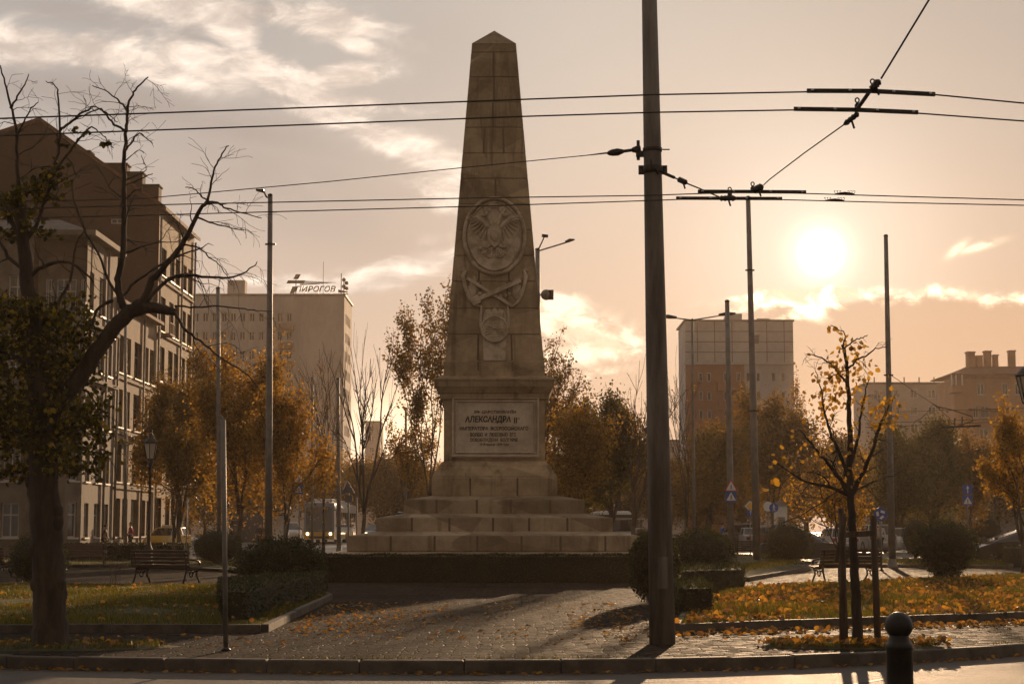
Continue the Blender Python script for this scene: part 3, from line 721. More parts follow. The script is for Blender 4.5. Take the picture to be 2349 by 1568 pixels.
def text_mesh(txt, size, extr, mat, name, parent, width=None, height=None, shear=0.0, bold=0.0, align='CENTER'):
    cu = bpy.data.curves.new(name, 'FONT'); cu.body = txt; cu.size = size; cu.extrude = extr; cu.align_x = align; cu.align_y = 'CENTER'; cu.shear = shear; cu.offset = bold; cu.resolution_u = 3
    to = bpy.data.objects.new(name, cu); COL.objects.link(to); bpy.context.view_layer.update()
    me = bpy.data.meshes.new_from_object(to.evaluated_get(bpy.context.evaluated_depsgraph_get())); bpy.data.objects.remove(to)
    me.materials.clear(); me.materials.append(mat)
    xs = [v.co.x for v in me.vertices]; zs = [v.co.y for v in me.vertices]
    cx = (min(xs)+max(xs))/2; cy = (min(zs)+max(zs))/2; sx = width/(max(xs)-min(xs)) if width else 1; sy = height/(max(zs)-min(zs)) if height else 1
    for v in me.vertices: v.co = Vector(((v.co.x-cx)*sx, (v.co.y-cy)*sy, v.co.z))
    o = bpy.data.objects.new(name, me); COL.objects.link(o); o.parent = parent; return o
def plaque(px0, px1, py, h, txt, shear=0.0, bold=.006):
    p = dpt((px0+px1)/2, py); w = (px1-px0)/F*front(dado_b[0]); hh = h/F*front(dado_b[0])
    o = text_mesh(txt, .2, .006, m_letters, 'lettering', panel, w, hh, shear, bold); o.rotation_euler = (PI/2, 0, 0); o.location = (p.x, p.y-.037, p.z)
zx = lambda q: (1720+q/2.904)*2349/4096; zy = lambda q: (1460+q/2.904)*2349/4096
plaque(zx(515), zx(1000), zy(541), 9.5, 'ВЪ ЦАРСТВОВАНЇИ')
plaque(zx(405), zx(940), zy(632), 18, 'АЛЕКСАНДРА', .12, .008)
plaque(zx(975), zx(1010), zy(640), 13, 'II'); plaque(zx(1016), zx(1042), zy(622), 5, 'ГО')
plaque(zx(345), zx(1142), zy(728), 10.5, 'ИМПЕРАТОРА  ВСЕРОССIЙСКАГО')
plaque(zx(468), zx(1000), zy(806), 9, 'ВОЛЕЮ  И  ЛЮБОВЬЮ  ЕГО')
plaque(zx(465), zx(1015), zy(870), 9.5, 'ОСВОБОЖДЕНА  БОЛГАРIЯ')
plaque(zx(580), zx(915), zy(922), 8, '19 Февраля 1878 года', .2, .003)
# ---------------------------------------------------------------- poles, lamps, wires
def pole(name, label, cat, px, base_d, wb, top_py, wt, lean_px=0.0, mat=None, group=None, base=True, n=14):
    """tapered pole standing base_d away, its foot at picture column px, its top at row top_py and column px+lean_px"""
    gz = terr(base_d); xb = X(px, 1213, base_d); tp = P(px+lean_px, top_py, base_d)
    t = thing(name, label, cat, (xb, base_d, gz), group=group); h = tp.z-gz; dx = tp.x-xb
    mb = MB(); mb.tube([(0, 0, 0), (dx*.35, 0, h*.35), (dx*.7, 0, h*.7), (dx, 0, h)], [wb/2, wb/2+(wt-wb)/2*.35, wb/2+(wt-wb)/2*.7, wt/2], n)
    mb.build('shaft', mat or m_pole, t)
    if base:
        c = MB(); c.lathe((0, 0, 0), [(wb*.75, 0), (wb*.75, .05), (wb*.6, .12), (wb*.56, .3), (wb*.52, .32)], n); c.build('base_collar', mat or m_pole, t)
    c = MB(); c.lathe((dx, 0, h), [(wt*.55, -.04), (wt*.55, .01), (wt*.3, .04), (.01, .05)], n); c.build('cap', m_dark, t)
    return t, dx, h
def clampring(t, z, r, mat=m_dark, name='clamp', w=.05, ears=True, dx=0.0):
    mb = MB(); mb.lathe((dx, 0, z-w/2), [(r, 0), (r+.012, 0), (r+.012, w), (r, w)], 16)
    if ears:
        for s in (-1, 1): mb.box(dx+s*(r+.035)-.035, dx+s*(r+.035)+.035, -.012, .012, z-w*.6, z+w*.6)
    return mb.build(name, mat, t)

# the big tram-line pole in front of the lawn
bd = 22.6
big, bdx, bh = pole('tram_line_pole', 'thick grey pole rising out of the picture right of the monument, nearest of all poles', 'pole', 1517, bd, .335, -60, .195, -28.5, m_polec, base=False)
def zb(py): return Z(py, bd)
def bxr(z): return bdx*z/bh, (.335+(.195-.335)*z/bh)/2
for py, ears in ((344, False), (390, True)):
    z = zb(py); dx, r = bxr(z); o = clampring(big, z, r, name='clamp', w=.05 if not ears else .10, ears=ears, dx=dx)
mb = MB(); z = zb(343); dx, r = bxr(z); mb.box(dx-r-.10, dx-r+.0, -.02, .02, z-.10, z-.02); mb.tube([(dx-r-.07, 0, z-.14), (dx-r-.07, 0, z+.12)], .022, 8); mb.tube([(dx+r-.01, 0, z), (dx+r+.11, 0, z)], .009, 6); mb.build('bracket', m_dark, big)
mb = MB(); z = zb(390); dx, r = bxr(z); mb.tube([(dx-.04, -r-.03, z+.10), (dx-.03, -r-.06, z+.02), (dx+.03, -r-.05, z-.03), (dx+.06, -r-.03, z-.09)], .018, 6); mb.build('hook', m_dark, big)
# service hatch low on the pole
mb = MB(); mb.box(-.06, .06, -.175, -.155, .7, 1.1); mb.build('hatch', m_polec, big)

def wire(name, label, pts, r, cat='wire', group=None, parts=()):
    t = thing(name, label, cat, pts[0], group=group); o = Vector(pts[0])
    mb = MB(); mb.tube([Vector(p)-o for p in pts], r, 5); mb.build('cable', m_wire, t); return t, o
def wl(lst, d): return [P(x, y, d if not hasattr(d, '__call__') else d(x)) for x, y in lst]
def sagfill(lst, n=5):
    out = []
    for (x0, y0), (x1, y1) in zip(lst, lst[1:]):
        for k in range(n): out.append((x0+(x1-x0)*k/n, y0+(y1-y0)*k/n))
    return out+[lst[-1]]
W = {}
spec = [('upper front contact wire, the highest of the four running across the picture', [(-300, 283), (0, 272), (600, 251), (1180, 229), (1500, 217.5), (1855, 211), (2000, 211), (2140, 217), (2349, 237), (2700, 275)], 17.0),
 ('second highest contact wire running across the picture just under the top one', [(-300, 323), (0, 311.5), (600, 290), (1180, 268), (1500, 258), (1825, 252.5), (1965, 253), (2105, 260), (2349, 278), (2700, 312)], 17.7),
 ('third contact wire from the top, crossing the tram pole under its lower clamp', [(-300, 492), (0, 480), (395, 469), (1100, 454), (1480, 448.5), (1610, 444), (1725, 441), (1850, 444), (2100, 451.5), (2349, 458.5), (2700, 468)], 21.4),
 ('lowest of the four contact wires crossing the picture behind the obelisk top', [(-300, 512), (0, 502), (395, 492), (1100, 473), (1480, 460.5), (1560, 457.5), (1670, 457.5), (1790, 458), (2000, 463.5), (2349, 471), (2700, 478)], 22.1)]
for lab, lst, d in spec:
    t, o = wire('contact_wire', lab.replace('behind the obelisk top', 'at the height of its carved oval'), wl(sagfill(lst), d), .0085 if d < 20 else .0075, group='trolley contact wires')
t, o = wire('span_wire', 'thin span wire sloping down left from the tram pole across the obelisk', wl(sagfill([(-300, 470), (322, 456), (760, 416), (1058, 385), (1300, 361), (1392, 352)], 4), 22.6), .0065)
mb = MB()
A = P(1392, 352, 22.6); B = P(1472, 341.5, 22.6); dv = (B-A)
mb.tube([A-o, A+dv*.05-o, A+dv*.15-o, A+dv*.32-o, A+dv*.45-o, A+dv*.5-o], [.008, .03, .045, .05, .03, .02], 8); mb.build('insulator', m_dark, t)
mb = MB(); mb.tube([A+dv*.5-o, A+dv*.75-o], .022, 6); mb.tube([A+dv*.72-o, A+dv*.85-o, A+dv*.97-o], [.03, .05, .045], 8); mb.build('turnbuckle', m_dark, t)
mb = MB(); mb.tube([P(1330, 358.5, 22.6)-o, P(1392, 350, 22.6)-o], .006, 5); mb.build('wire_tail', m_wire, t)

# hanger bars with their clamps and loops
def hbar(label, pts, d, loop_px, th=.040):
    c = P(pts[len(pts)//2][0], pts[len(pts)//2][1], d); t = thing('hanger_bar', label, 'wire hanger', c, group='hanger bars on the contact wires')
    q = [P(x, y, d)-c for x, y in pts]; mb = MB()
    for a, b in zip(q, q[1:]): mb.bar(a, b, .03, th)
    mb.build('bar', m_dark, t)
    for k, f in ((0, .04), (0, .33), (-1, .33), (-1, .04)):
        a, b = (q[0], q[1]) if k == 0 else (q[-1], q[-2]); p = a+(b-a)*(f*2 if len(q) > 2 else f)
        bm_ = MB(); bm_.lathe((p.x, p.y-.02, p.z), [(.018, -.012), (.018, .012)], 8); bm_.xf(Matrix.Identity(4)); bm_.build('bolt', m_chrome, t)
    lp = P(loop_px[0], loop_px[1], d)-c; l2 = MB()
    l2.tube([lp+Vector((math.cos(a)*.020, 0, math.sin(a)*.024)) for a in [PI*2*k/14 for k in range(15)]], .008, 5)
    l2.lathe((lp.x, lp.y, lp.z-.105), [(.04, 0), (.042, .02), (.028, .03), (.03, .055), (.018, .07), (.014, .085)], 10)
    l2.build('loop', m_dark, t); return t
hbar('top hanger bar on the highest wire in the upper right', [(1851, 208.5), (2000, 209), (2145, 216.5)], 16.95, (2001.5, 187))
hbar('hanger bar just below the topmost one, upper right', [(1821, 250), (1963, 252), (2106, 258)], 17.65, (1966.5, 230))
hbar('upper of the two hanger bars beside the tram pole', [(1601, 439), (1725, 439.5), (1849, 440.5)], 21.35, (1726.5, 422))
hbar('lower of the two hanger bars beside the tram pole', [(1551, 454.5), (1670, 455), (1794, 455.5)], 22.05, (1674, 434))
def lumpy(label, a, b, r, name='insulator', cat='insulator'):
    t = thing(name, label, cat, a); d = b-a; L = d.length; mb = MB(); n = 9
    mb.tube([d*(k/n) for k in range(n+1)], [r*(.35 if k in (0, n) else (1.0 if k % 2 else .72)) for k in range(n+1)], 9); mb.build('body', m_dark, t)
    rb = MB(); rb.tube([d*.5, d*.5+Vector((.03, 0, -.10))], .012, 5); rb.build('pin', m_dark, t); return t
lumpy('knobbly insulator above the topmost hanger bar', P(1999, 207, 16.9), P(2018, 184, 16.9), .042)
lumpy('long knobbly insulator under the second hanger bar', P(1969, 260, 17.6), P(1936, 286, 17.8), .032)
lumpy('stubby insulator at the right end of the diagonal wire near the pole', P(1729, 437, 21.3), P(1750, 427, 21.2), .05)
lumpy('small insulator on the stay wire right of the tram pole', P(1556, 411, 22.4), P(1576, 420, 22.3), .04)
lumpy('rounded insulator lying over the lower hanger bar beside the pole', P(1650, 455, 22.0), P(1690, 455, 22.0), .04)
wire('span_wire', 'diagonal span wire leaving the picture at the top right', wl([(2400, -445), (2131, 0), (2040, 150), (2021, 181)], lambda x: 16.9-(x-2021)*.004 if x > 2021 else 16.9), .010)
wire('span_wire', 'long diagonal span wire between the two pairs of hanger bars', wl(sagfill([(1936, 286), (1845, 351), (1766, 411), (1752, 424)], 2), lambda x: 17.8+(1936-x)/184*3.4), .0075)
wire('span_wire', 'short thick link between the two topmost hanger bars', wl([(1994, 212), (1980, 232), (1968, 248)], lambda x: 17.3-(x-1980)*.01), .022)
wire('span_wire', 'stay wire running down right from the clamp of the tram pole', wl([(1524, 396), (1550, 409), (1576, 421), (1606, 433), (1650, 452)], 22.4), .010)
wire('span_wire', 'stay rod right beside the lower clamp of the tram pole', wl([(1522, 397), (1548, 408)], 22.42), .022)
for i, (x, y, d) in enumerate(((1938, 445, 21.4), (1915, 460, 22.1))):
    c = P(x, y, d); t = thing('wire_splice', ('upper', 'lower')[i]+' comb-like clamp on the wires left above the sun', 'wire clamp', c, group='comb clamps on the wires')
    mb = MB(); mb.tube([(-.12, 0, .0), (-.06, 0, .008), (0, 0, .014), (.06, 0, .008), (.12, 0, .0)], [.008, .014, .015, .014, .008], 7); mb.build('body', m_dark, t)
    for k in (-.12, -.085, -.05, .05, .085, .12):
        b_ = MB(); b_.tube([(k, 0, .008), (k-.01*(1 if k < 0 else -1), 0, .036)], .003, 5); b_.tube([(k-.016, 0, .036), (k+.004, 0, .040)], .004, 5); b_.build('bolt', m_dark, t)

# other poles
L1, dx, h = pole('street_lamp', 'tall grey street lamp post with small head, left of the hospital sign', 'street lamp', 617, 58, .27, 447, .16, 3)
z = h-.1; mb = MB(); mb.tube([(dx-.05, 0, z), (dx-.12, -.05, z+.02), (dx-.22, -.1, z+.22)], .03, 7); mb.build('arm', m_pole, L1)
mb = MB(); mb.rings([[(dx-.46, -.2, z+.22), (dx-.46, 0, z+.22), (dx-.2, .02, z+.16), (dx-.2, -.22, z+.16)], [(dx-.46, -.2, z+.27), (dx-.46, 0, z+.27), (dx-.2, .02, z+.26), (dx-.2, -.22, z+.26)]]); mb.build('lamp_head', m_dark, L1)
clampring(L1, Z(560, 58), .10, dx=dx*.8)
pole('tram_line_pole', 'second tall plain pole from the left, in front of the hospital', 'pole', 504, 80, .21, 660, .18, -4)
pole('tram_line_pole', 'thin pole in front of the left apartment facade', 'pole', 289, 92, .19, 700, .15, -1)
pole('tram_line_pole', 'slim pole just left of the trolleybus front, before the hospital', 'pole', 717, 112, .17, 866, .15, -1)
pole('tram_line_pole', 'pole standing in front of the trolleybus side', 'pole', 778, 100, .26, 868, .2, -3)
pole('tram_line_pole', 'thin short pole behind the left side of the monument', 'pole', 932, 105, .16, 935, .14, -1)
R1, dx, h = pole('tram_line_pole', 'tall pole left of the sun, in front of the grey tower block', 'pole', 1736, 64, .30, 452, .17, -20)
clampring(R1, h*.42, .13, dx=dx*.42); clampring(R1, h*.8, .1, dx=dx*.8)
R2, dx, h = pole('tram_line_pole', 'tall bare-topped pole right of the sun', 'pole', 2045, 67, .29, 540, .16, -13)
clampring(R2, Z(860, 67), .11, dx=dx*.55)
wire('span_wire', 'sagging wire from the right pole down to the distant wires', wl([(2046, 862), (2062, 872), (2100, 900), (2139, 925), (2180, 960)], 67), .012)
wire('catenary_wire', 'dark looping feeder cable hanging over the dark trees at right', wl([(2139, 925), (2150, 932), (2185, 940), (2230, 955), (2232, 965), (2210, 972), (2190, 978), (2184, 990)], 68), .022)
wire('catenary_wire', 'curved cable under the looping feeder left of the roofed house', wl([(2139, 928), (2128, 945), (2112, 960), (2100, 965), (2094, 975)], 68), .016)
for i, (y0, y1) in enumerate(((965, 963), (974, 968), (941, 940))):
    wire('contact_wire', ('middle', 'lowest', 'highest')[i]+' distant contact wire passing in front of the roofed house', wl([(1985, y0+6), (2150, y0), (2349, y1-4), (2500, y1-8)], 75), .012, group='distant contact wires at right')
c = P(2195, 977, 74); t = thing('catenary_hanger', 'dark rectangular wire frame hanging before the roofed house', 'wire hanger', c)
mb = MB(); mb.bar(P(2160, 980, 74)-c, P(2250, 976, 74)-c, .05, .09); mb.bar(P(2190, 978, 74)-c, P(2190, 958, 74)-c, .05); mb.bar(P(2207, 978, 74)-c, P(2207, 955, 74)-c, .05); mb.build('bar', m_dark, t)
R3, dx, h = pole('tram_line_pole', 'grey pole carrying the pedestrian crossing sign', 'pole', 1677, 66, .28, 690, .17, -9)
R4, dx, h = pole('street_lamp', 'slim street lamp with two long level arms before the tower block', 'street lamp', 1592, 72, .15, 733, .10, -4)
for s, (qx, qy) in ((-1, (1533, 727)), (1, (1668, 721))):
    e = P(qx, qy, 72)-R4.location; mb = MB(); mb.tube([(dx, 0, h-.02), e*1.0], [.035, .022], 6); mb.build('arm', m_pole, R4)
    mb = MB(); mb.tube([e+Vector((-s*.35, 0, -.02)), e+Vector((0, 0, .02)), e+Vector((s*.35, 0, .05))], [.05, .09, .03], 8); mb.build('lamp_head', m_dark, R4)
R5, dx, h = pole('street_lamp', 'lamp post half hidden behind the right side of the obelisk, with two arms', 'street lamp', 1237, 76, .26, 571, .20, -4)
for qx, qy, hd in ((1250, 541, 1), (1312, 552, 0)):
    e = P(qx, qy, 76)-R5.location; mb = MB(); mb.tube([(dx, 0, h-.1), e], .035, 6); mb.build('arm', m_pole, R5)
    mb = MB()
    if hd: mb.obox(e, Vector((.96, 0, -.1)).normalized(), Vector((0, 1, 0)), Vector((.1, 0, .96)).normalized(), .14, .12, .05)
    else: mb.tube([e+Vector((-.3, 0, -.05)), e+Vector((-.1, 0, .02)), e+Vector((.12, 0, .05))], [.04, .08, .03], 8)
    mb.build('lamp_head', m_dark, R5)
e = P(1253, 676, 76); t = thing('siren_horn', 'round grey horn speaker fixed to the lamp post beside the obelisk', 'siren', e)
mb = MB(); mb.sphere((0, 0, 0), .24, 12, 8); mb.build('drum', m_pole, t); mb = MB(); mb.box(.1, .32, -.18, .18, -.2, .2); mb.build('bell', m_dark, t); mb = MB(); mb.bar((-.45, 0, 0), (-.1, 0, 0), .06); mb.build('bracket', m_dark, t)
pole('tram_line_pole', 'pole rising beside the right edge of the monument cornice', 'pole', 1271, 90, .17, 905, .15, 0)
e = P(1266, 969, 89.8); t = thing('equipment_box', 'square dark box on a pole right of the inscribed plaque', 'equipment box', e)
mb = MB(); mb.bbox(-.48, .48, -.2, .2, -.42, .42, .04); mb.build('housing', m_dark, t); mb = MB(); mb.box(-.4, .4, -.22, -.2, -.32, .3); mb.build('door_panel', m_pole, t)
# thin sign post near the kerb at left
nb = G(518, 1492); NP = thing('sign_post', 'thin grey post near the kerb at left with its signs seen edge-on', 'sign post', nb)
tp = P(512, 962, nb.y)-nb
mb = MB(); mb.tube([(0, 0, 0), tp*.5, tp], .030, 10); mb.build('shaft', m_pole, NP)
mb = MB(); mb.lathe((0, 0, 0), [(.06, 0), (.06, .02), (.035, .04)], 10); mb.build('base_collar', m_dark, NP)
mb = MB(); mb.tube([tp+Vector((0, 0, -.02)), tp+Vector((-.02, .03, .03)), tp+Vector((-.08, .03, .04))], .016, 6); mb.build('hook', m_pole, NP)

# lantern with a glazed head
def lantern(label, px, base_py, top_py, wpx):
    g = G(px, base_py); t = thing('park_lantern', label, 'park lamp', g); H = Z(top_py, g.y)-g.z; s = H/4.6
    mb = MB(); mb.lathe((0, 0, 0), [(.17*s, 0), (.17*s, .1*s), (.12*s, .2*s), (.13*s, .6*s), (.075*s, .75*s), (.06*s, .9*s), (.065*s, 1.0*s), (.05*s, 1.1*s), (.045*s, 3.2*s), (.07*s, 3.3*s), (.045*s, 3.36*s), (.12*s, 3.62*s)], 12); mb.build('shaft', m_dark, t)
    mb = MB(); r0, r1 = .13*s, .235*s; z0, z1 = 3.62*s, 4.15*s
    mb.rings([[(math.cos(a)*r, math.sin(a)*r, z) for a in [PI/6+PI/3*k for k in range(6)]] for r, z in ((r0, z0), (r1, z1))]); gl = mb.build('glass', m_lampglass, t)
    fm = MB()
    for k in range(6):
        a = PI/6+PI/3*k; fm.bar((math.cos(a)*r0*1.03, math.sin(a)*r0*1.03, z0), (math.cos(a)*r1*1.03, math.sin(a)*r1*1.03, z1), .022*s)
    fm.lathe((0, 0, 0), [(r0*1.1, z0-.02), (r0*1.1, z0+.02), (r0*.9, z0+.02)], 6); fm.build('frame', m_dark, t)
    mb = MB(); mb.lathe((0, 0, 0), [(r1*1.0, z1-.01), (r1*1.15, z1), (r1*1.12, z1+.03*s), (r1*.62, z1+.17*s), (r1*.42, z1+.2*s), (r1*.38, z1+.28*s), (.04*s, z1+.32*s), (.03*s, z1+.40*s), (.05*s, z1+.43*s), (.01, z1+.48*s)], 12); mb.build('lamp_cap', m_dark, t); return t
m_lampglass = M('lamp_glass', (.55, .48, .38), rough=.35)
lantern('black park lantern with glazed head in front of the left apartment block', 340, 1300, 986, 35)
pl = copy_tree([o for o in COL.objects if o.name == 'park_lantern'][0], loc=(P(2362, 880, 46).x, 46, 0), label='black park lantern cut off by the right edge of the picture', scale=1.0)
pl.scale = (1.25, 1.25, (Z(868, 46))/4.7)

# bollard on the near pavement
g = P(2061, 1402, 12.75); t = thing('bollard', 'dark iron bollard with round ball head in the near right corner', 'bollard', (g.x, g.y, 0)); H = g.z
mb = MB(); mb.lathe((0, 0, 0), [(.105, 0), (.105, .04), (.096, .06), (.094, H-.27), (.098, H-.262), (.098, H-.232), (.088, H-.222), (.078, H-.205), (.070, H-.180), (.068, H-.150)], 28); mb.build('shaft', m_bollard if 'm_bollard' in globals() else m_dark, t)
mb = MB(); mb.sphere((0, 0, H-.099), .099, 28, 18); mb.build('ball_head', m_dark, t)

# ---------------------------------------------------------------- park benches (cast ends, wooden slats)
def scroll(mb, pts, w, th, x):          # flat cast strip following pts in the (y, z) plane
    for a, b in zip(pts, pts[1:]): pass
    mb.tube([(x, p[0], p[1]) for p in pts], [w]*len(pts), 7)
def make_bench(label, loc, rz, L=1.85):
    t = thing('park_bench', label, 'bench', loc, rz)
    # sitter faces +y; the back is at y=-.28
    for s in (-1, 1):
        x = s*(L/2-.12); mb = MB()
        scroll(mb, [(-.42, 0), (-.36, .12), (-.30, .26), (-.27, .42), (-.31, .62), (-.40, .86), (-.41, .89)], .028, .02, x)   # rear leg and back upright
        scroll(mb, [(.36, 0), (.30, .10), (.20, .2), (.22, .32), (.30, .40), (.34, .42)], .026, .02, x)                       # front leg
        scroll(mb, [(-.27, .40), (-.05, .37), (.18, .385), (.34, .42)], .024, .02, x)                                             # seat rail
        c = (-.04, .25); mb.tube([(x, c[0]+math.cos(a)*.075, c[1]+math.sin(a)*.075) for a in [2*PI*k/14 for k in range(15)]], .019, 6)
        scroll(mb, [(-.31, .24), (-.2, .32), (-.11, .27)], .018, .02, x); scroll(mb, [(.03, .27), (.12, .34), (.22, .28)], .018, .02, x)
        scroll(mb, [(-.33, .60), (-.15, .64), (.1, .62), (.26, .60), (.34, .55), (.32, .48)], .026, .02, x)                       # arm
        mb.build('end_frame', m_dark, t)
    for k in range(5):
        z = .47+k*.098; y = -.28-.0-(z-.42)*.26
        mb = MB(); mb.obox((0, y, z), Vector((1, 0, 0)), Vector((0, .968, .25)), Vector((0, -.25, .968)), L/2, .014, .038); mb.build('back_slat', m_wood, t)
    for k in range(5):
        y = -.20+k*.115; mb = MB(); mb.obox((0, y, .43-.03*math.sin(k/4*PI)), Vector((1, 0, 0)), Vector((0, 1, 0)), Vector((0, 0, 1)), L/2, .048, .016); mb.build('seat_slat', m_wood, t)
    return t
def bench_at(label, px, base_py, rz, first=[None]):
    g = G(px, base_py)
    if first[0] is None: first[0] = make_bench(label, (g.x, g.y, 0), rz); return first[0]
    return copy_tree(first[0], (g.x, g.y, 0), rz, label)
rad = math.radians
bench_at('dark slatted bench seen from behind, left of the monument on the lawn edge', 383, 1337, rad(-24))
bench_at('lighter slatted bench on the far side of the left path, partly behind the trunk', 190, 1301, rad(200))
bench_at('bench cut off by the left edge of the picture', -42, 1322, rad(-14))
bench_at('dark slatted bench behind the staked young tree', 1938, 1334, rad(17))
bench_at('bench seen from behind between the two right round shrubs, farthest right-hand bench', 1712, 1283, rad(-3))
bench_at('bench with only its end showing at the right edge of the picture', 2388, 1312, rad(60))

# ---------------------------------------------------------------- traffic signs
m_sblue = M('sign_blue', (.03, .09, .36), rough=.4); m_swhite = M('sign_white', (.72, .72, .70), rough=.4); m_sred = M('sign_red', (.5, .03, .02), rough=.4)
m_syel = M('sign_yellow', (.75, .42, .03), rough=.4); m_sback = M('sign_back', (.14, .14, .14), rough=.6, metal=.4); m_sblack = M('sign_black', (.02, .02, .02), rough=.5)
AX, AZ, AN = Vector((1, 0, 0)), Vector((0, 0, 1)), Vector((0, -1, 0))
def plate(mb, pts, o, depth, inset=0.0): mb.prism(pts, (Vector(o), AX, AZ, AN), depth, inset)
def circ(r, n=24): return [(math.cos(2*PI*k/n)*r, math.sin(2*PI*k/n)*r) for k in range(n)]
def rect(w, h): return [(-w, -h), (w, -h), (w, h), (-w, h)]
def tri(r): return [(0, r), (-r*.92, -r*.6), (r*.92, -r*.6)]
def walker(mb, o, s):
    o = Vector(o)
    mb.disc(o+Vector((0, -.004, .30*s)), AX, AZ, .075*s, .006, 12)
    for pts in ([(-.07, .2), (.07, .2), (.05, -.02), (-.05, -.02)], [(-.05, 0), (.02, 0), (-.08, -.36), (-.15, -.36)], [(-.02, 0), (.05, 0), (.17, -.34), (.10, -.36)], [(-.07, .2), (-.03, .18), (-.14, .0), (-.17, .02)], [(.07, .2), (.03, .18), (.13, .0), (.17, .02)]):
        mb.prism([(x*s, z*s) for x, z in pts], (o, AX, AZ, AN), .006)
def arrow_up(mb, o, s):
    mb.prism([(-.05*s, -.4*s), (.05*s, -.4*s), (.05*s, .1*s), (.17*s, .1*s), (0, .42*s), (-.17*s, .1*s), (-.05*s, .1*s)], (Vector(o), AX, AZ, AN), .006)
def sign(kind, label, c, s=.6, post=None, mats=None, back=False, edge=False):
    t = thing('traffic_sign', label, 'traffic sign', c); a = MB(); b = MB(); g = MB()
    if back: 
        a = MB(); plate(a, tri(.42*s/.6) if kind == 'tri' else rect(s/2, s/2), (0, 0, 0), .02); a.build('sign_plate', m_sback, t)
        b.bar((0, .03, -s*.4), (0, .03, s*.4), .05); b.build('bracket', m_sback, t)
    elif kind == 'cross':
        plate(a, rect(s/2, s/2), (0, 0, 0), .02); a.build('sign_plate', m_sblue, t); plate(b, tri(s*.46), (0, -.02, -s*.05), .006); b.build('pictogram', m_swhite, t)
        g.v = []; walker(g, (0, -.028, -s*.06), s*.62); g.build('figure', m_sblack, t)
    elif kind == 'warn':
        plate(a, tri(s*.62), (0, 0, 0), .02); a.build('sign_plate', m_sred, t); plate(b, tri(s*.47), (0, -.02, 0), .006); b.build('pictogram', m_swhite, t)
        walker(g, (0, -.028, -s*.02), s*.5); g.build('figure', m_sblack, t)
    elif kind == 'up':
        plate(a, rect(s/2, s/2), (0, 0, 0), .02); a.build('sign_plate', m_sblue, t); arrow_up(b, (0, -.02, 0), s*.95); b.build('pictogram', m_swhite, t)
    elif kind == 'diamond':
        plate(a, [(0, s*.6), (-s*.6, 0), (0, -s*.6), (s*.6, 0)], (0, 0, 0), .02); a.build('sign_plate', m_swhite, t); plate(b, [(0, s*.42), (-s*.42, 0), (0, -s*.42), (s*.42, 0)], (0, -.02, 0), .006); b.build('pictogram', m_syel, t)
    elif kind == 'ped':
        plate(a, circ(s/2), (0, 0, 0), .02); a.build('sign_plate', m_sblue, t); walker(b, (0, -.02, 0), s*1.0); b.build('pictogram', m_swhite, t)
    elif kind == 'round':
        plate(a, circ(s/2), (0, 0, 0), .02); a.build('sign_plate', m_sblue, t)
        for k in range(3):
            an = 2*PI*k/3+.5; q = [(.28, -.10), (.36, .06), (.16, .26), (.10, .16), (.02, .18), (.18, -.02)]
            b.prism([((x*math.cos(an)-z*math.sin(an))*s*1.05, (x*math.sin(an)+z*math.cos(an))*s*1.05) for x, z in q], (Vector((0, -.02, 0)), AX, AZ, AN), .006)
        b.build('pictogram', m_swhite, t)
    elif kind == 'white':
        plate(a, circ(s/2), (0, 0, 0), .02); a.build('sign_plate', m_swhite, t); b.bar((0, .03, -s*.5), (0, .03, s*.5), .05); b.build('bracket', m_sback, t)
    return t
def spost(label, px, d, top_py, r=.032):
    gz = terr(d); x = X(px, 1213, d); H = Z(top_py, d)-gz; t = thing('sign_post', label, 'sign post', (x, d, gz)); mb = MB(); mb.tube([(0, 0, 0), (0, 0, H)], r, 8); mb.build('shaft', m_pole, t)
    mb = MB(); mb.lathe((0, 0, 0), [(r*2, 0), (r*2, .03), (r, .05)], 8); mb.build('base_collar', m_dark, t); return t
dS = 65.6
sign('warn', 'red-bordered triangular warning sign on the grey pole right of the big pole', P(1677, 1116, dS), .45)
sign('cross', 'blue square pedestrian crossing sign under the red-bordered triangle', P(1677, 1138.5, dS), .42)
sign('diamond', 'small yellow diamond priority sign left of the white kiosk', P(1720.5, 1160, 95), .5); spost('thin post of the yellow diamond sign', 1720.5, 95.1, 1150); sign('up', 'small blue square sign under the yellow diamond', P(1722, 1175, 95), .36)
sign('white', 'pale round sign left of the blue pedestrian disc', P(1762, 1161, 90), .5); spost('thin post of the pale round sign', 1762, 90.1, 1148)
sign('ped', 'round blue pedestrian sign in front of the white kiosk', P(1775, 1164, 88), .46); spost('thin post of the round blue pedestrian sign', 1775, 88.1, 1152)
sign('round', 'round blue roundabout sign with three arrows beside the staked tree', P(2020, 1179, 62), .47); spost('post of the roundabout sign', 2020, 62.1, 1163, .04)
sign('up', 'blue square one-way sign with white arrow, upper of the pair at right', P(2219.5, 1122, 75), .42); sign('cross', 'blue square crossing sign, lower of the pair at right', P(2219.5, 1147.5, 75), .42); spost('thin post carrying the two blue square signs at right', 2220, 75.1, 1110)
sign('tri', 'grey back of a triangular sign right of the trolleybus', P(798.5, 1120, 72), .42, back=True); sign('sq', 'grey back of a square sign under the triangular one by the trolleybus', P(800, 1143, 72), .30, back=True); spost('thin post of the signs seen from behind, right of the trolleybus', 799, 72.1, 1108)
sign('warn', 'faded triangular sign above the left car queue', P(686, 1098, 90), .55); sign('cross', 'faded blue square crossing sign above the left car queue', P(685.5, 1122, 90), .45); spost('thin post of the faded sign pair over the left car queue', 686, 90.1, 1086)
spost('thin pole beside the trolleybus, right of its front', 818, 74, 1140); spost('slender pole right of the small taxi', 428, 50, 1140, .02)
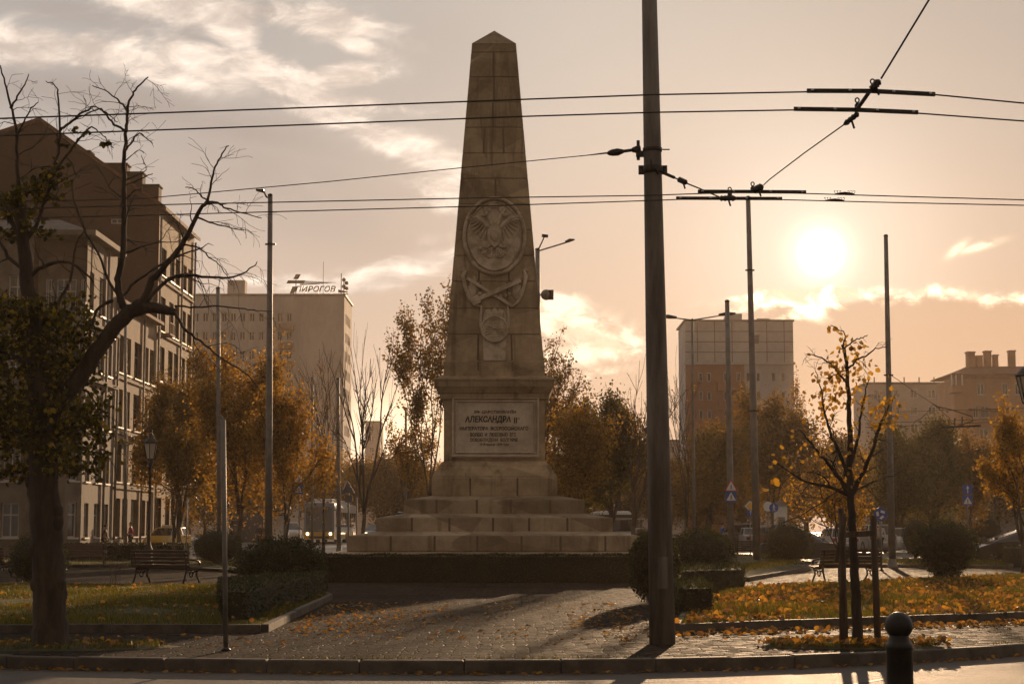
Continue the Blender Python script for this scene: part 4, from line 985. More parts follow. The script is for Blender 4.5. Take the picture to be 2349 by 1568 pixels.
# ---------------------------------------------------------------- buildings
m_brick = bpy.data.materials.new('gable_brick'); t_, b_, o_ = nodes(m_brick); E.T = t_
bk = t_.nodes.new('ShaderNodeTexBrick'); tc_ = t_.nodes.new('ShaderNodeTexCoord'); mp_ = t_.nodes.new('ShaderNodeMapping'); mp_.inputs['Rotation'].default_value = (PI/2, 0, 0)
t_.links.new(tc_.outputs['Object'], mp_.inputs[0]); t_.links.new(mp_.outputs[0], bk.inputs[0]); bk.inputs['Scale'].default_value = 3.2
bk.inputs['Color1'].default_value = (.06, .026, .015, 1); bk.inputs['Color2'].default_value = (.038, .018, .012, 1); bk.inputs['Mortar'].default_value = (.05, .035, .025, 1); bk.inputs['Mortar Size'].default_value = .03
nz_ = enoise(E(tc_.outputs['Object']), .35, 6, .6); cc_ = emix(1.0, E(bk.outputs[0]), emix(nz_, (.55, .55, .55), (1.4, 1.35, 1.3)), 'MULTIPLY'); t_.links.new(cc_.v, b_.inputs['Base Color']); b_.inputs['Roughness'].default_value = .9
m_plaster = M('old_plaster', (.19, .15, .115), (.115, .088, .066), scale=.5, rough=.85, bump=.3, bscale=12, detail=8)
m_plaster2 = M('tan_plaster', (.22, .15, .092), (.13, .088, .054), scale=.6, rough=.85, bump=.3, bscale=12, detail=8)
m_hosp = M('hospital_render', (.42, .385, .36), (.33, .30, .28), scale=.18, rough=.9, detail=8, stretch=(1, 1, .35))
m_tower = M('tower_panel', (.42, .40, .39), (.34, .32, .31), scale=.2, rough=.9, detail=6)
m_tbrick = M('red_cladding', (.26, .115, .065), (.20, .09, .052), scale=.4, rough=.9)
m_peach = M('peach_render', (.42, .24, .14), (.34, .19, .115), scale=.3, rough=.85)
m_tile = M('roof_tiles', (.15, .06, .035), (.09, .04, .025), scale=2.5, rough=.85, bump=.6, bscale=14)
m_roofg = M('grey_roof', (.09, .08, .075), (.13, .115, .10), scale=1.5, rough=.7)
m_fr = M('window_frame_paint', (.50, .46, .40), rough=.5); m_frd = M('dark_joinery', (.10, .075, .055), rough=.6)
m_far = M('far_wall', (.34, .29, .26), (.26, .22, .20), scale=.1, rough=.9)
m_curtain = M('curtained_window', (.20, .17, .13), (.10, .085, .07), scale=3, rough=.5, stretch=(6, 6, .5))
m_darkglass = M('dark_window_glass', (.012, .012, .014), rough=.2, spec=.25)
class Wall:                 # a wall plane: origin, right vector, outward normal
    def __init__(s, o, r, n): s.o = Vector(o); s.r = Vector(r); s.n = Vector(n); s.u = Vector((0, 0, 1))
    def p(s, a, z, d=0.0): return s.o+s.r*a+s.u*z+s.n*d
    def box(s, mb, a0, a1, z0, z1, d0, d1): return mb.obox(s.p((a0+a1)/2, (z0+z1)/2, (d0+d1)/2), s.r, s.n, s.u, abs(a1-a0)/2, abs(d1-d0)/2, abs(z1-z0)/2)
def wall_with_holes(mb, w, a0, a1, z0, z1, holes, depth=.22):
    xs = sorted({a0, a1} | {h[0] for h in holes} | {h[1] for h in holes}); zs = sorted({z0, z1} | {h[2] for h in holes} | {h[3] for h in holes})
    def inside(a, z): return any(h[0]-1e-4 < a < h[1]+1e-4 and h[2]-1e-4 < z < h[3]+1e-4 for h in holes)
    for i in range(len(xs)-1):
        for j in range(len(zs)-1):
            if xs[i+1]-xs[i] < 1e-4 or zs[j+1]-zs[j] < 1e-4 or inside((xs[i]+xs[i+1])/2, (zs[j]+zs[j+1])/2): continue
            mb.add([w.p(xs[i], zs[j]), w.p(xs[i+1], zs[j]), w.p(xs[i+1], zs[j+1]), w.p(xs[i], zs[j+1])], [(0, 1, 2, 3)])
    for h in holes:
        q = [(h[0], h[2]), (h[1], h[2]), (h[1], h[3]), (h[0], h[3])]
        for k in range(4):
            (a, z), (a2, z2) = q[k], q[(k+1) % 4]; mb.add([w.p(a, z), w.p(a2, z2), w.p(a2, z2, -depth), w.p(a, z, -depth)], [(0, 1, 2, 3)])
def window(par, w, h, mull=1, transom=.65, depth=.2, frm=None, glass=None, sill=True, fw=.07):
    f = MB(); a0, a1, z0, z1 = h; g = MB()
    w.box(g, a0, a1, z0, z1, -depth-.06, -depth-.03); gl = None
    for (x0, x1, y0, y1) in ((a0, a0+fw, z0, z1), (a1-fw, a1, z0, z1), (a0+fw, a1-fw, z0, z0+fw), (a0+fw, a1-fw, z1-fw, z1)): w.box(f, x0, x1, y0, y1, -depth-.03, -depth+.03)
    for k in range(mull): x = a0+(a1-a0)*(k+1)/(mull+1); w.box(f, x-fw*.4, x+fw*.4, z0+fw, z1-fw, -depth-.03, -depth+.025)
    if transom: z = z0+(z1-z0)*transom; w.box(f, a0+fw, a1-fw, z-fw*.4, z+fw*.4, -depth-.03, -depth+.028)
    fo = f.build('window', frm or m_fr, par); g.build('pane', glass or m_glass, fo)
    if sill: s = MB(); w.box(s, a0-.08, a1+.08, z0-.09, z0-.002, -depth+.03, .10); s.build('sill', frm or m_fr, fo)
    return fo
def rooms(mb, w, a0, a1, z0, z1, d): w.box(mb, a0, a1, z0, z1, -d-.3, -d)
UP = Vector((0, 0, 1))
XF = X(260, 1213, 105.0)           # line of the receding facades
# --- block A: tall brick gable wall, plaster side facade, tiled roof
dA0, dA1 = 116.5, 129.5; eA = Z(472, dA0); apx = X(92, 280, dA0); apz = Z(281, dA0); lx = XF-26
bA = thing('brick_apartment_block', 'tall apartment block with blank brick gable and pitched roof at the left', 'building', (XF-8, dA0, 0)); oA = bA.location
fwl = Wall(Vector((XF, dA0, 0))-oA, (0, 1, 0), (1, 0, 0)); gw = Wall(Vector((lx, dA0, 0))-oA, (1, 0, 0), (0, -1, 0)); GW = XF-lx
hol = []; zf = [1.2, 4.6, 8.0, 11.4, 14.8, 18.6]
cols = [(.9, 2.7), (4.0, 5.6), (6.0, 7.6), (8.6, 10.2), (10.8, 12.4)]
for z in zf:
    for a0, a1 in cols: hol.append((a0, a1, z, z+(2.35 if z < 18 else 1.9)))
mb = MB(); wall_with_holes(mb, fwl, 0, dA1-dA0, 0, eA, hol)
gh = [(GW-9.4+1.0, GW-9.4+3.4, Z(652/1, 1)-0 if False else 15.6, 16.8)]
gh = [(GW-(XF-X(254, 505, dA0)), GW-(XF-X(282, 505, dA0)), Z(513, dA0), Z(501, dA0))]
# gable as a pentagon pieced round its one window
ha0, ha1, hz0, hz1 = gh[0]
gpts = lambda lst: mb.add([gw.p(a, z) for a, z in lst], [tuple(range(len(lst)))])
aap = apx-lx
gpts([(0, 0), (ha0, 0), (ha0, hz1), (ha0, eA), (0, eA)]); gpts([(ha1, 0), (GW, 0), (GW, eA), (ha1, eA)]); gpts([(ha0, 0), (ha1, 0), (ha1, hz0), (ha0, hz0)]); gpts([(ha0, hz1), (ha1, hz1), (ha1, eA), (ha0, eA)]); gpts([(0, eA), (ha0, eA), (ha1, eA), (GW, eA), (aap, apz)])
for k, (a, z, a2, z2) in enumerate(((ha0, hz0, ha1, hz0), (ha1, hz0, ha1, hz1), (ha1, hz1, ha0, hz1), (ha0, hz1, ha0, hz0))): mb.add([gw.p(a, z), gw.p(a2, z2), gw.p(a2, z2, -.2), gw.p(a, z, -.2)], [(0, 1, 2, 3)])
o = mb.build('wall', [m_brick, m_plaster2], bA)
for p in o.data.polygons:
    if abs(p.normal.x) > .9 or (p.center.x > XF-oA.x-.25 and abs(p.normal.y) < .99): p.material_index = 1
window(bA, gw, gh[0], 1, 0, .15, sill=False)
for h in hol: window(bA, fwl, h, 1, .62, .24, random.choice((m_frd, m_frd, m_fr)), glass=random.choice((m_darkglass, m_glass, m_curtain)))
mb = MB(); wl_ = Vector((lx, 0, 0))-Vector((oA.x, 0, 0))
yb = dA1-dA0
def RP(x, y, z): return (x-oA.x, y, z)
mb.rings([[RP(lx-.4, -.15, eA-.3), RP(apx, -.15, apz+.08), RP(XF+.45, -.15, eA-.30), RP(XF+.45, -.15, eA-.05), RP(apx, -.15, apz+.35), RP(lx-.4, -.15, eA-.05)],
          [RP(lx-.4, yb+.1, eA-.3), RP(apx, yb+.1, apz+.08), RP(XF+.45, yb+.1, eA-.30), RP(XF+.45, yb+.1, eA-.05), RP(apx, yb+.1, apz+.35), RP(lx-.4, yb+.1, eA-.05)]])
rf = mb.build('roof', m_tile, bA)
for (c0, c1, ty, by, y) in ((188, 206, 349, 372, .6), (233, 291, 378, 430, 3.5), (291, 327, 398, 470, 2.2), (327, 364, 427, 510, .9)):
    d = dA0+y; x0, x1 = X(c0, ty, d), X(c1, ty, d); q = MB(); q.bbox(x0-oA.x, x1-oA.x, y-.0, y+1.1, Z(by, d), Z(ty, d), .05); q.bbox(x0-oA.x-.08, x1-oA.x+.08, y-.08, y+1.18, Z(ty, d), Z(ty, d)+.14, .03); q.build('chimney', m_brick, rf)
for a in (.12, 7.9, 12.9):
    q = MB(); q.tube([fwl.p(a, 0, .12), fwl.p(a, eA-.4, .12)], .075, 8); q.build('downpipe', m_pole, bA)
for z in (11.3, 14.6, 18.3): q = MB(); fwl.box(q, .25, 12.8, z-.16, z-.02, 0, .14); q.build('ledge', m_plaster2, bA)
q = MB(); fwl.box(q, 8.4, 12.4, 11.05, 11.2, 0, .9); fwl.box(q, 8.4, 12.4, 11.9, 11.97, .82, .88)
for k in range(14): fwl.box(q, 8.4+k*.3, 8.43+k*.3, 11.2, 11.9, .83, .87)
for a in (8.7, 9.8, 10.9, 12.0): fwl.box(q, a, a+.18, 10.6, 11.05, 0, .75)
bal = q.build('balcony', m_plaster2, bA)
for k in range(5): q = MB(); q.sphere(tuple(fwl.p(8.9+k*.75, 12.1, .8)), .17, 8, 6); q.build('flower_pot', m_tile, bal)
q = MB(); fwl.box(q, 1.0, 2.8, 14.5, 14.62, 0, .7); fwl.box(q, 1.0, 2.8, 15.3, 15.36, .62, .68)
for k in range(7): fwl.box(q, 1.0+k*.29, 1.03+k*.29, 14.62, 15.3, .63, .67)
q.build('balcony', m_plaster2, bA)
# --- block C between: lower plaster facade
dC0, dC1 = 104.5, 116.4; zC = Z(706, 107)
bC = thing('plaster_apartment_block', 'lower plaster apartment block joining the brick block to the corner house', 'building', (XF-6, dC0, 0)); oC = bC.location
w = Wall(Vector((XF, dC0, 0))-oC, (0, 1, 0), (1, 0, 0)); hol = []
for z in (1.0, 4.3, 7.6, 10.9):
    for a0, a1 in ((.7, 2.2), (2.7, 4.2), (5.2, 7.3), (8.0, 9.5), (9.9, 11.4)): hol.append((a0, a1, z, z+2.3))
mb = MB(); wall_with_holes(mb, w, 0, dC1-dC0, 0, zC, hol); mb.build('wall', m_plaster2, bC)
for h in hol: window(bC, w, h, 1, .62, .24, random.choice((m_frd, m_frd, m_fr)), glass=random.choice((m_darkglass, m_glass, m_curtain)))
q = MB(); q.rings([[(-8, 0, zC), (6.5, 0, zC), (6.5, dC1-dC0, zC), (-8, dC1-dC0, zC)], [(-8, 0, zC+.2), (6.5, 0, zC+.2), (6.5, dC1-dC0, zC+.2), (-8, dC1-dC0, zC+.2)], [(-8, .1, zC+1.8), (1, .1, zC+2.4), (1, dC1-dC0, zC+2.4), (-8, dC1-dC0, zC+1.8)]]); q.build('roof', m_tile, bC)
for z in (4.0, 7.3, 10.6): q = MB(); w.box(q, .2, 11.6, z-.12, z, 0, .12); q.build('ledge', m_plaster2, bC)
for a in (.25, 7.7): q = MB(); q.tube([w.p(a, 0, .1), w.p(a, zC, .1)], .07, 8); q.build('downpipe', m_pole, bC)
q = MB(); w.box(q, 5.0, 7.4, 7.1, 7.25, 0, .9); w.box(q, 5.0, 7.4, 8.05, 8.12, .82, .88)
for k in range(9): w.box(q, 5.0+k*.29, 5.03+k*.29, 7.25, 8.05, .83, .87)
q.build('balcony', m_plaster2, bC)
# --- block B: corner house with rounded bay
dB0, dB1 = 97.0, 104.4; zB = Z(542, 97)
bB = thing('corner_apartment_house', 'grey plaster corner house with rounded bay and iron balconies at the far left', 'building', (XF-6, dB0, 0)); oB = bB.location
w = Wall(Vector((XF, dB0, 0))-oB, (0, 1, 0), (1, 0, 0)); hol = []; fz = [1.0, 4.1, 7.2, 10.4, 13.7]
for z in fz:
    for a0, a1 in ((.7, 1.7), (3.0, 4.4), (5.4, 6.5)): hol.append((a0, a1, z, z+(1.9 if z < 13 else 2.2)))
mb = MB(); wall_with_holes(mb, w, 0, dB1-dB0, 0, zB, hol)
hB = list(hol); wf = Wall(Vector((XF-32, dB0, 0))-oB, (1, 0, 0), (0, -1, 0)); wf_w = 32; hf = []
def ap(px): return X(px, 1213, dB0)-(XF-32)
for z in fz:
    for c0, c1 in ((-130, -95), (-60, -25), (2, 42)): hf.append((ap(c0), ap(c1), z, z+1.9))
bay0, bay1 = ap(60), ap(184)
wall_with_holes(mb, wf, 0, bay0, 0, zB, hf); mb.build('wall', m_plaster, bB)
for h in hB: window(bB, w, h, 1, .65, .18)
for h in hf: window(bB, wf, h, 1, .65, .18, glass=random.choice((m_glass, m_curtain)))
# bay: faceted quarter-round
bp = [(bay0, 0), (bay0+.25, 1.1), (bay0+1.3, 1.9), ((bay0+bay1)/2+.4, 2.05), (bay1-.5, 1.5), (bay1, .55)]
bp = [(ap(60), 0), (ap(66), .9), (ap(92), 1.5), (ap(128), 1.6), (ap(160), 1.25), (ap(184), .0)]
mb = MB(); bays = []
for (a, d), (a2, d2) in zip(bp, bp[1:]):
    p0_, p1_ = wf.p(a, 0, d), wf.p(a2, 0, d2); r = (p1_-p0_); L = r.length; r.normalize(); ww = Wall(p0_, r, Vector((r.y, -r.x, 0))); hs = []
    if L > 1: hs = [(L*.22, L*.78, z, z+1.9) for z in fz[:-1]]
    wall_with_holes(mb, ww, 0, L, 0, 13.0, hs, .15); bays.append((ww, hs, L))
mb.build('bay_wall', m_plaster, bB)
for ww, hs, L in bays:
    for h in hs: window(bB, ww, h, 0, .65, .14)
q = MB()
for z0, z1, gg in ((12.95, 13.15, .2), (9.5, 9.62, .06), (6.3, 6.42, .06), (3.2, 3.32, .06)):
    q.rings([[tuple(wf.p(a, z, d+(gg if d > 0 else 0))) for a, d in bp]+[tuple(wf.p(bay1, z, -.5)), tuple(wf.p(bay0, z, -.5))] for z in (z0, z1)])
q.build('bay_ledge', m_plaster, bB)
q = MB()          # balcony on the bay with an iron railing
for (a, d), (a2, d2) in zip(bp, bp[1:]):
    a_, b2 = wf.p(a, 0, d+.1), wf.p(a2, 0, d2+.1); n = 9
    for k in range(n+1): p = a_.lerp(b2, k/n); q.bar(p+UP*13.15, p+UP*14.1, .03)
    q.bar(a_+UP*14.1, b2+UP*14.1, .05); q.bar(a_+UP*13.3, b2+UP*13.3, .03)
q.build('balcony_railing', m_dark, bB)
q = MB(); wfb = Wall(wf.p(0, 0, -1.0), (1, 0, 0), (0, -1, 0)); hb = [(ap(78), ap(96), 13.2, 15.5), (ap(104), ap(150), 13.2, 15.5), (ap(160), ap(176), 13.2, 15.5)]
wall_with_holes(q, wfb, ap(60), ap(184)+.05, 13.0, zB, hb, .1); q.build('upper_wall', m_plaster, bB)
for h in hb: window(bB, wfb, h, 2, .7, .1, sill=False)
q = MB(); q.box(XF-32-oB.x, XF+.55-oB.x, -.5, dB1-dB0, zB, zB+.3); q.build('cornice', m_plaster, bB)
q = MB(); x0 = XF-32-oB.x; x1 = XF+.2-oB.x; q.rings([[(x0, 0, zB+.3), (x1, 0, zB+.3), (x1, 7.4, zB+.3), (x0, 7.4, zB+.3)], [(x0, .6, zB+1.2), (x1-2.2, 1.5, zB+1.2), (x1-2.2, 7.4, zB+1.2), (x0, 7.4, zB+1.2)]]); q.build('roof', m_roofg, bB)
q = MB(); w.box(q, 4.7, 5.2, 12.5, 13.1, 0, .5); q.build('air_conditioner', m_white, bB)
for z in (12.8, 9.7): q = MB(); w.box(q, -.1, 7.3, z, z+.2, 0, .3); q.build('ledge', m_plaster, bB)
for a in (4.8,): q = MB(); q.tube([w.p(a, 0, .1), w.p(a, zB, .1)], .07, 8); q.build('downpipe', m_pole, bB)
# --- hospital block with roof sign
dP0, dP1 = 327.0, 343.0; xr = X(790, 676, dP0); zP = Z(678, dP0); xl = X(300, 678, dP0)
bP = thing('hospital_building', 'large grey hospital block with ribbon windows and a sign on its roof', 'building', (xr-20, dP0, 0)); oP = bP.location
w = Wall(Vector((xl, dP0, 0))-oP, (1, 0, 0), (0, -1, 0)); WP = xr-xl; hol = []
def aP(px): return X(px, 1000, dP0)-xl
rowsP = [Z(y, dP0) for y in (738, 781, 824, 867, 910, 953, 996)]
for z in rowsP:
    if z < 3: continue
    c = 352
    while c < 672:
        if not 640 < c < 640: hol.append((aP(c), aP(c+13.5), z, z+1.75))
        c += 21.5
mb = MB(); wall_with_holes(mb, w, 0, WP, 0, zP, hol, .25); w2 = Wall(Vector((xr, dP0, 0))-oP, (0, 1, 0), (1, 0, 0))
h2 = [(3+k*2.6, 4.6+k*2.6, z, z+1.9) for z in rowsP for k in range(4)]; wall_with_holes(mb, w2, 0, 16, 0, zP, h2, .25); mb.build('wall', m_hosp, bP)
for h in hol: window(bP, w, h, 1, 0, .2, m_hosp, sill=False, fw=.16, glass=m_darkglass)
for h in h2: window(bP, w2, h, 0, 0, .2, m_hosp, sill=False, fw=.14)
q = MB(); q.box(xl-oP.x-.2, xr-oP.x+.25, -.25, 16.2, zP, zP+.35); q.build('roof', m_roofg, bP)
x = X(522, 640, dP0+6)-oP.x; x2 = X(562, 640, dP0+6)-oP.x; q = MB(); q.box(x, x2, 6, 9, zP+.35, Z(642, dP0+6)); q.build('roof_housing', m_hosp, bP)
for k, z in enumerate(rowsP):
    if z > 8: q = MB(); w.box(q, aP(637), aP(671), z-1.6, z-.4, 0, 1.1); q.build('balcony', m_plaster2, bP)
for c in list(range(346, 680, 43))+[680]: q = MB(); w.box(q, aP(c), aP(c+3), 6, rowsP[0]+2.2, 0, .28); q.build('pilaster', m_hosp, bP)
for k, (c, y0) in enumerate(((679, 640), (742, 600), (783, 627), (789, 637))):
    q = MB(); a = X(c, y0, dP0+1)-oP.x; q.tube([(a, 1, zP+.3), (a, 1, Z(y0, dP0+1))], .08 if k != 1 else .04, 6)
    if k >= 2:
        for zz in (.45, .75): q.sphere((a+.5, 1, zP+(Z(y0, dP0)-zP)*zz), .38, 8, 6)
        q.bar((a, 1, zP+1.8), (a+.5, 1, zP+1.8), .1)
    q.build('antenna', m_dark, bP)
# sign on the roof
sg = thing('roof_sign', 'slanted dark lettering and cross on the hospital roof', 'sign', (X(725, 670, dP0+.8), dP0+.8, zP+.35)); oS = sg.location
def sp(px, py): q = P(px, py, dP0+.8)-oS; return (q.x, q.z)
lt = text_mesh('ПИРОГОВ', 2, .12, m_letters, 'lettering', sg, (770-676)/F*dP0, (671-655)/F*dP0*.86, .28, .035); lt.rotation_euler = (PI/2, 0, 0); a, b = sp(724, 662.5); lt.location = (a, -.1, b)
q = MB(); q2 = lambda pts: q.prism([sp(*p) for p in pts], (Vector((0, 0, 0)), AX, AZ, AN), .15)
q2([(679, 629), (690, 629), (684, 640), (673, 640)]); q2([(661, 643), (700, 643), (697, 650), (657, 650)]); q2([(671, 657), (682, 657), (675, 673), (665, 673)])
for k in range(5): q2([(688, 643.5+k*2.4), (770-k*9, 648+k*.6), (770-k*9, 648.6+k*.6), (688, 644.9+k*2.4)])
q2([(776, 664), (798, 669), (797, 671), (776, 671)])
q.build('emblem', m_letters, sg)
q = MB()
for c in (672, 700, 730, 760, 790): a, b = sp(c, 677); q.bar((a, .3, b), (a, .1, b+1.6), .12)
q.bar((sp(665, 674)[0], .2, sp(665, 674)[1]), (sp(800, 674)[0], .2, sp(800, 674)[1]), .14); q.build('support_frame', m_dark, sg)
# --- grey tower block at right
dT = 300.0; xl = X(1572, 800, dT); xr = X(1820, 800, dT); zT = Z(737, dT)
bT = thing('grey_tower_block', 'tall grey and red-clad tower block behind the trees at right', 'building', (xl+9, dT, 0)); oT = bT.location
zM = Z(832, dT); w = Wall(Vector((xl, dT, 0))-oT, (1, 0, 0), (0, -1, 0)); WT_ = xr-xl; hol = []
def aT(px): return X(px, 900, dT)-xl
mb = MB(); hT = [(aT(1730), aT(1744), Z(788, dT), Z(767, dT))]
wall_with_holes(mb, w, 0, WT_, zM, zT, hT, .3)
wl2 = Wall(Vector((X(1557, 850, dT+14), dT+12, 0))-oT, Vector((1, -1.3, 0)).normalized(), Vector((-1.3, -1, 0)).normalized())
mb.add([w.p(0, 0), w.p(0, zT), tuple(Vector((X(1557, 850, dT+14), dT+14, Z(760, dT+14)))-oT), tuple(Vector((X(1557, 850, dT+14), dT+14, 0))-oT)], [(0, 1, 2, 3)])
mb.add([w.p(WT_, 0), w.p(WT_, 0)-Vector((0, -14, 0)), w.p(WT_, zT)-Vector((0, -14, 0)), w.p(WT_, zT)], [(0, 1, 2, 3)])
mb.build('upper_wall', m_tower, bT)
window(bT, w, hT[0], 0, 0, .25, sill=False)
mb = MB(); hol = []; rowsT = [Z(y, dT) for y in (875, 918, 961, 1004, 1047, 1090)]
for z in rowsT:
    for c in (1603, 1622, 1660, 1690, 1712, 1735, 1770, 1792): hol.append((aT(c), aT(c+10), z, z+1.6))
wall_with_holes(mb, w, 0, aT(1712)-.3, 0, zM, [h for h in hol if h[1] < aT(1711)], .25); mb.build('clad_wall', m_tbrick, bT)
mb = MB(); wall_with_holes(mb, w, aT(1712)-.3, WT_, 0, zM, [h for h in hol if h[0] > aT(1711)], .25); mb.build('lower_wall', m_tower, bT)
for h in hol: window(bT, w, h, 0, 0, .2, m_tower, sill=False, fw=.15, glass=m_darkglass)
q = MB()
for c in (1600, 1640, 1680, 1720, 1760, 1800): w.box(q, aT(c), aT(c)+.12, zM, zT, 0, .1)
for zz in (.25, .5, .75): w.box(q, 0, WT_, zM+(zT-zM)*zz, zM+(zT-zM)*zz+.12, 0, .08)
q.build('panel_seam', m_roofg, bT)
for z in rowsT: q = MB(); w.box(q, aT(1645), aT(1700), z-1.7, z-.2, 0, 1.3); q.build('balcony', m_tbrick, bT)
q = MB(); q.box(-9.2, xr-oT.x+.2, -.2, 14, zT, zT+.3); q.build('roof', m_roofg, bT)
q = MB(); q.box(aT(1675)+xl-oT.x, aT(1708)+xl-oT.x, 2, 8, zT+.3, Z(716, dT)); q.build('roof_housing', m_tower, bT)
q = MB(); q.box(aT(1743)+xl-oT.x, aT(1772)+xl-oT.x, 2, 8, zT+.3, Z(727, dT)); q.build('roof_housing', m_tower, bT)
q = MB(); w.box(q, -.3, WT_+.2, zM-.3, zM+.1, 0, .5); q.build('ledge', m_tower, bT)
# --- roofed house at right
dH = 250.0; xl = X(2190, 950, dH); xr = X(2420, 950, dH); zH = Z(868, dH)
bH = thing('peach_house', 'peach apartment house with tiled hip roof and chimneys at the far right', 'building', (xl+8, dH, 0)); oH = bH.location
w = Wall(Vector((xl, dH, 0))-oH, (1, 0, 0), (0, -1, 0)); WH = xr-xl
def aH(px): return X(px, 950, dH)-xl
hol = []; 
for y, cs in ((905, ((2243, 2260), (2300, 2315), (2330, 2345))), (958, ((2232, 2245), (2250, 2270), (2310, 2330))), (1010, ((2246, 2266), (2294, 2320))), (1062, ((2250, 2275), (2300, 2330)))):
    for c0, c1 in cs: hol.append((aH(c0), aH(c1), Z(y, dH), Z(y, dH)+1.7))
mb = MB(); wall_with_holes(mb, w, 0, WH, 0, zH, hol, .2); mb.add([w.p(0, 0), w.p(0, zH), w.p(0, zH)+Vector((0, 10, 0)), w.p(0, 0)+Vector((0, 10, 0))], [(0, 1, 2, 3)]); mb.build('wall', m_peach, bH)
for h in hol: window(bH, w, h, 1, 0, .18, fw=.12)
zE = Z(860, dH); xe = X(2176, 860, dH)-oH.x; x9 = xr-oH.x
q = MB(); q.rings([[(xe, -1, zE), (x9, -1, zE), (x9, 11, zE), (xe, 11, zE)], [(xe, -1, zE+.15), (x9, -1, zE+.15), (x9, 11, zE+.15), (xe, 11, zE+.15)], [(X(2235, 835, dH)-oH.x, 4, Z(834, dH)), (x9, 4, Z(834, dH)), (x9, 6, Z(834, dH)), (X(2235, 835, dH)-oH.x, 6, Z(834, dH))]]); rf = q.build('roof', m_tile, bH)
for c0, c1, y in ((2234, 2252, 803), (2256, 2270, 812), (2275, 2290, 801), (2296, 2306, 810), (2332, 2346, 800)):
    q = MB(); q.bbox(X(c0, y, dH)-oH.x, X(c1, y, dH)-oH.x, 3.6, 4.8, zE, Z(y, dH), .05); q.bbox(X(c0, y, dH)-oH.x-.1, X(c1, y, dH)-oH.x+.1, 3.5, 4.9, Z(y, dH), Z(y, dH)+.2, .05); q.build('chimney', m_peach, rf)
q = MB()
for c in (2180, 2190, 2204): a = X(c, 880, dH)-oH.x; q.box(a-.08, a+.08, -.9, -.75, Z(885, dH), zE)
q.build('veranda_post', m_white, bH); q = MB(); q.box(xe+.3, X(2204, 880, dH)-oH.x, -.95, 2, Z(900, dH), Z(884, dH)); q.build('veranda', m_peach, bH)
q = MB(); w.box(q, aH(2215), aH(2300), Z(942, dH), Z(938, dH), 0, 1.6); q.build('canopy', m_tile, bH)
q = MB(); w.box(q, aH(2225), aH(2340), Z(1040, dH), Z(1028, dH), 0, 1.0); q.build('balcony', m_peach, bH)
# --- lower blocks
def plain_block(label, c0, c1, ytop, d, mat, rows, colpx, side=True, roof=m_roofg, name='apartment_building', ph=False):
    x0, x1 = X(c0, ytop, d), X(c1, ytop, d); z = Z(ytop, d); t = thing(name, label, 'building', ((x0+x1)/2, d, 0)); w = Wall(((x0-x1)/2, 0, 0), (1, 0, 0), (0, -1, 0)); hol = []
    fh = 3.2; zz = z-2.6
    for r in range(rows):
        a = 1.2
        while a < (x1-x0)-2: hol.append((a, a+1.4, zz, zz+1.6)); a += colpx
        zz -= fh
        if zz < 1: break
    mb = MB(); wall_with_holes(mb, w, 0, x1-x0, 0, z, hol, .2)
    for a in (0, x1-x0): mb.add([w.p(a, 0), w.p(a, z), w.p(a, z)+Vector((0, 14, 0)), w.p(a, 0)+Vector((0, 14, 0))], [(0, 1, 2, 3)])
    mb.build('wall', mat, t)
    for h in hol: window(t, w, h, 1, 0, .16, sill=False, fw=.1)
    q = MB(); q.box((x0-x1)/2-.3, (x1-x0)/2+.3, -.3, 14.3, z, z+.4)
    if ph:
        for k in range(6): a = (x0-x1)/2+(x1-x0)*(k+.5)/6; q.box(a-.1, a+.1, .5, .7, z+.4, z+1.4)
    q.build('roof', roof, t); return t
plain_block('long low grey building on the skyline left of the peach house', 1990, 2196, 881, 330, m_far, 5, 3.4, ph=True)
plain_block('pale distant building right of the obelisk behind bare trees', 1478, 1560, 1012, 380, m_far, 4, 4)
plain_block('tiny distant house left of the monument under the bright sky', 838, 872, 968, 520, m_far, 3, 5)
plain_block('faint wide building beyond the trolleybus', 700, 950, 1075, 420, m_far, 4, 5)
plain_block('low distant building left of the tower behind the tram pole', 1440, 1500, 1090, 300, m_far, 3, 4)
plain_block('wide concrete building behind the dark trees at right', 2170, 2500, 1095, 160, m_tower, 3, 5)
# --- white kiosk and blue billboard
def kiosk(label, c0, c1, ty, by, d, mat=None):
    x0, x1 = X(c0, ty, d), X(c1, ty, d); gz = terr(d); H = Z(ty, d)-gz; wd = (x1-x0); t = thing('kiosk', label, 'kiosk', ((x0+x1)/2, d, gz)); q = MB(); q.bbox(-wd/2, wd/2, -wd/2, wd/2, 0, H*.9, .02); q.build('cabin', mat or m_white, t)
    q = MB(); q.rings([[(-wd*.6, -wd*.6, H*.9), (wd*.6, -wd*.6, H*.9), (wd*.6, wd*.6, H*.9), (-wd*.6, wd*.6, H*.9)], [(-.05, -.05, H), (.05, -.05, H), (.05, .05, H), (-.05, .05, H)]]); q.build('roof', m_roofg, t)
    q = MB(); q.box(-wd*.3, wd*.3, -wd/2-.03, -wd/2-.004, .1, H*.7); q.build('door', m_far, t)
kiosk('narrow white kiosk with pointed cap right of the blue pedestrian sign', 1776, 1803, 1147, 1200, 92)
b = P(2281, 1054, 155); t = thing('billboard', 'blue billboard among the trees at far right', 'billboard', b); q = MB(); q.box(-1.15, 1.15, -.06, .06, -1.3, 1.3); q.build('panel', m_sblue, t); q = MB(); q.box(-.1, .1, .06, .2, -8, 1.2); q.build('post', m_dark, t)
t = thing('bus_shelter', 'bus shelter with lit pale panel left of the car queue', 'bus shelter', (X(590, 1200, 112), 112, terr(112))); q = MB(); q.box(-2.1, 2.1, -.9, .9, 2.55, 2.72); q.build('roof', m_roofg, t)
for s in (-1, 1): q = MB(); q.box(s*1.95-.05, s*1.95+.05, -.8, -.7, 0, 2.55); q.build('post', m_pole, t)
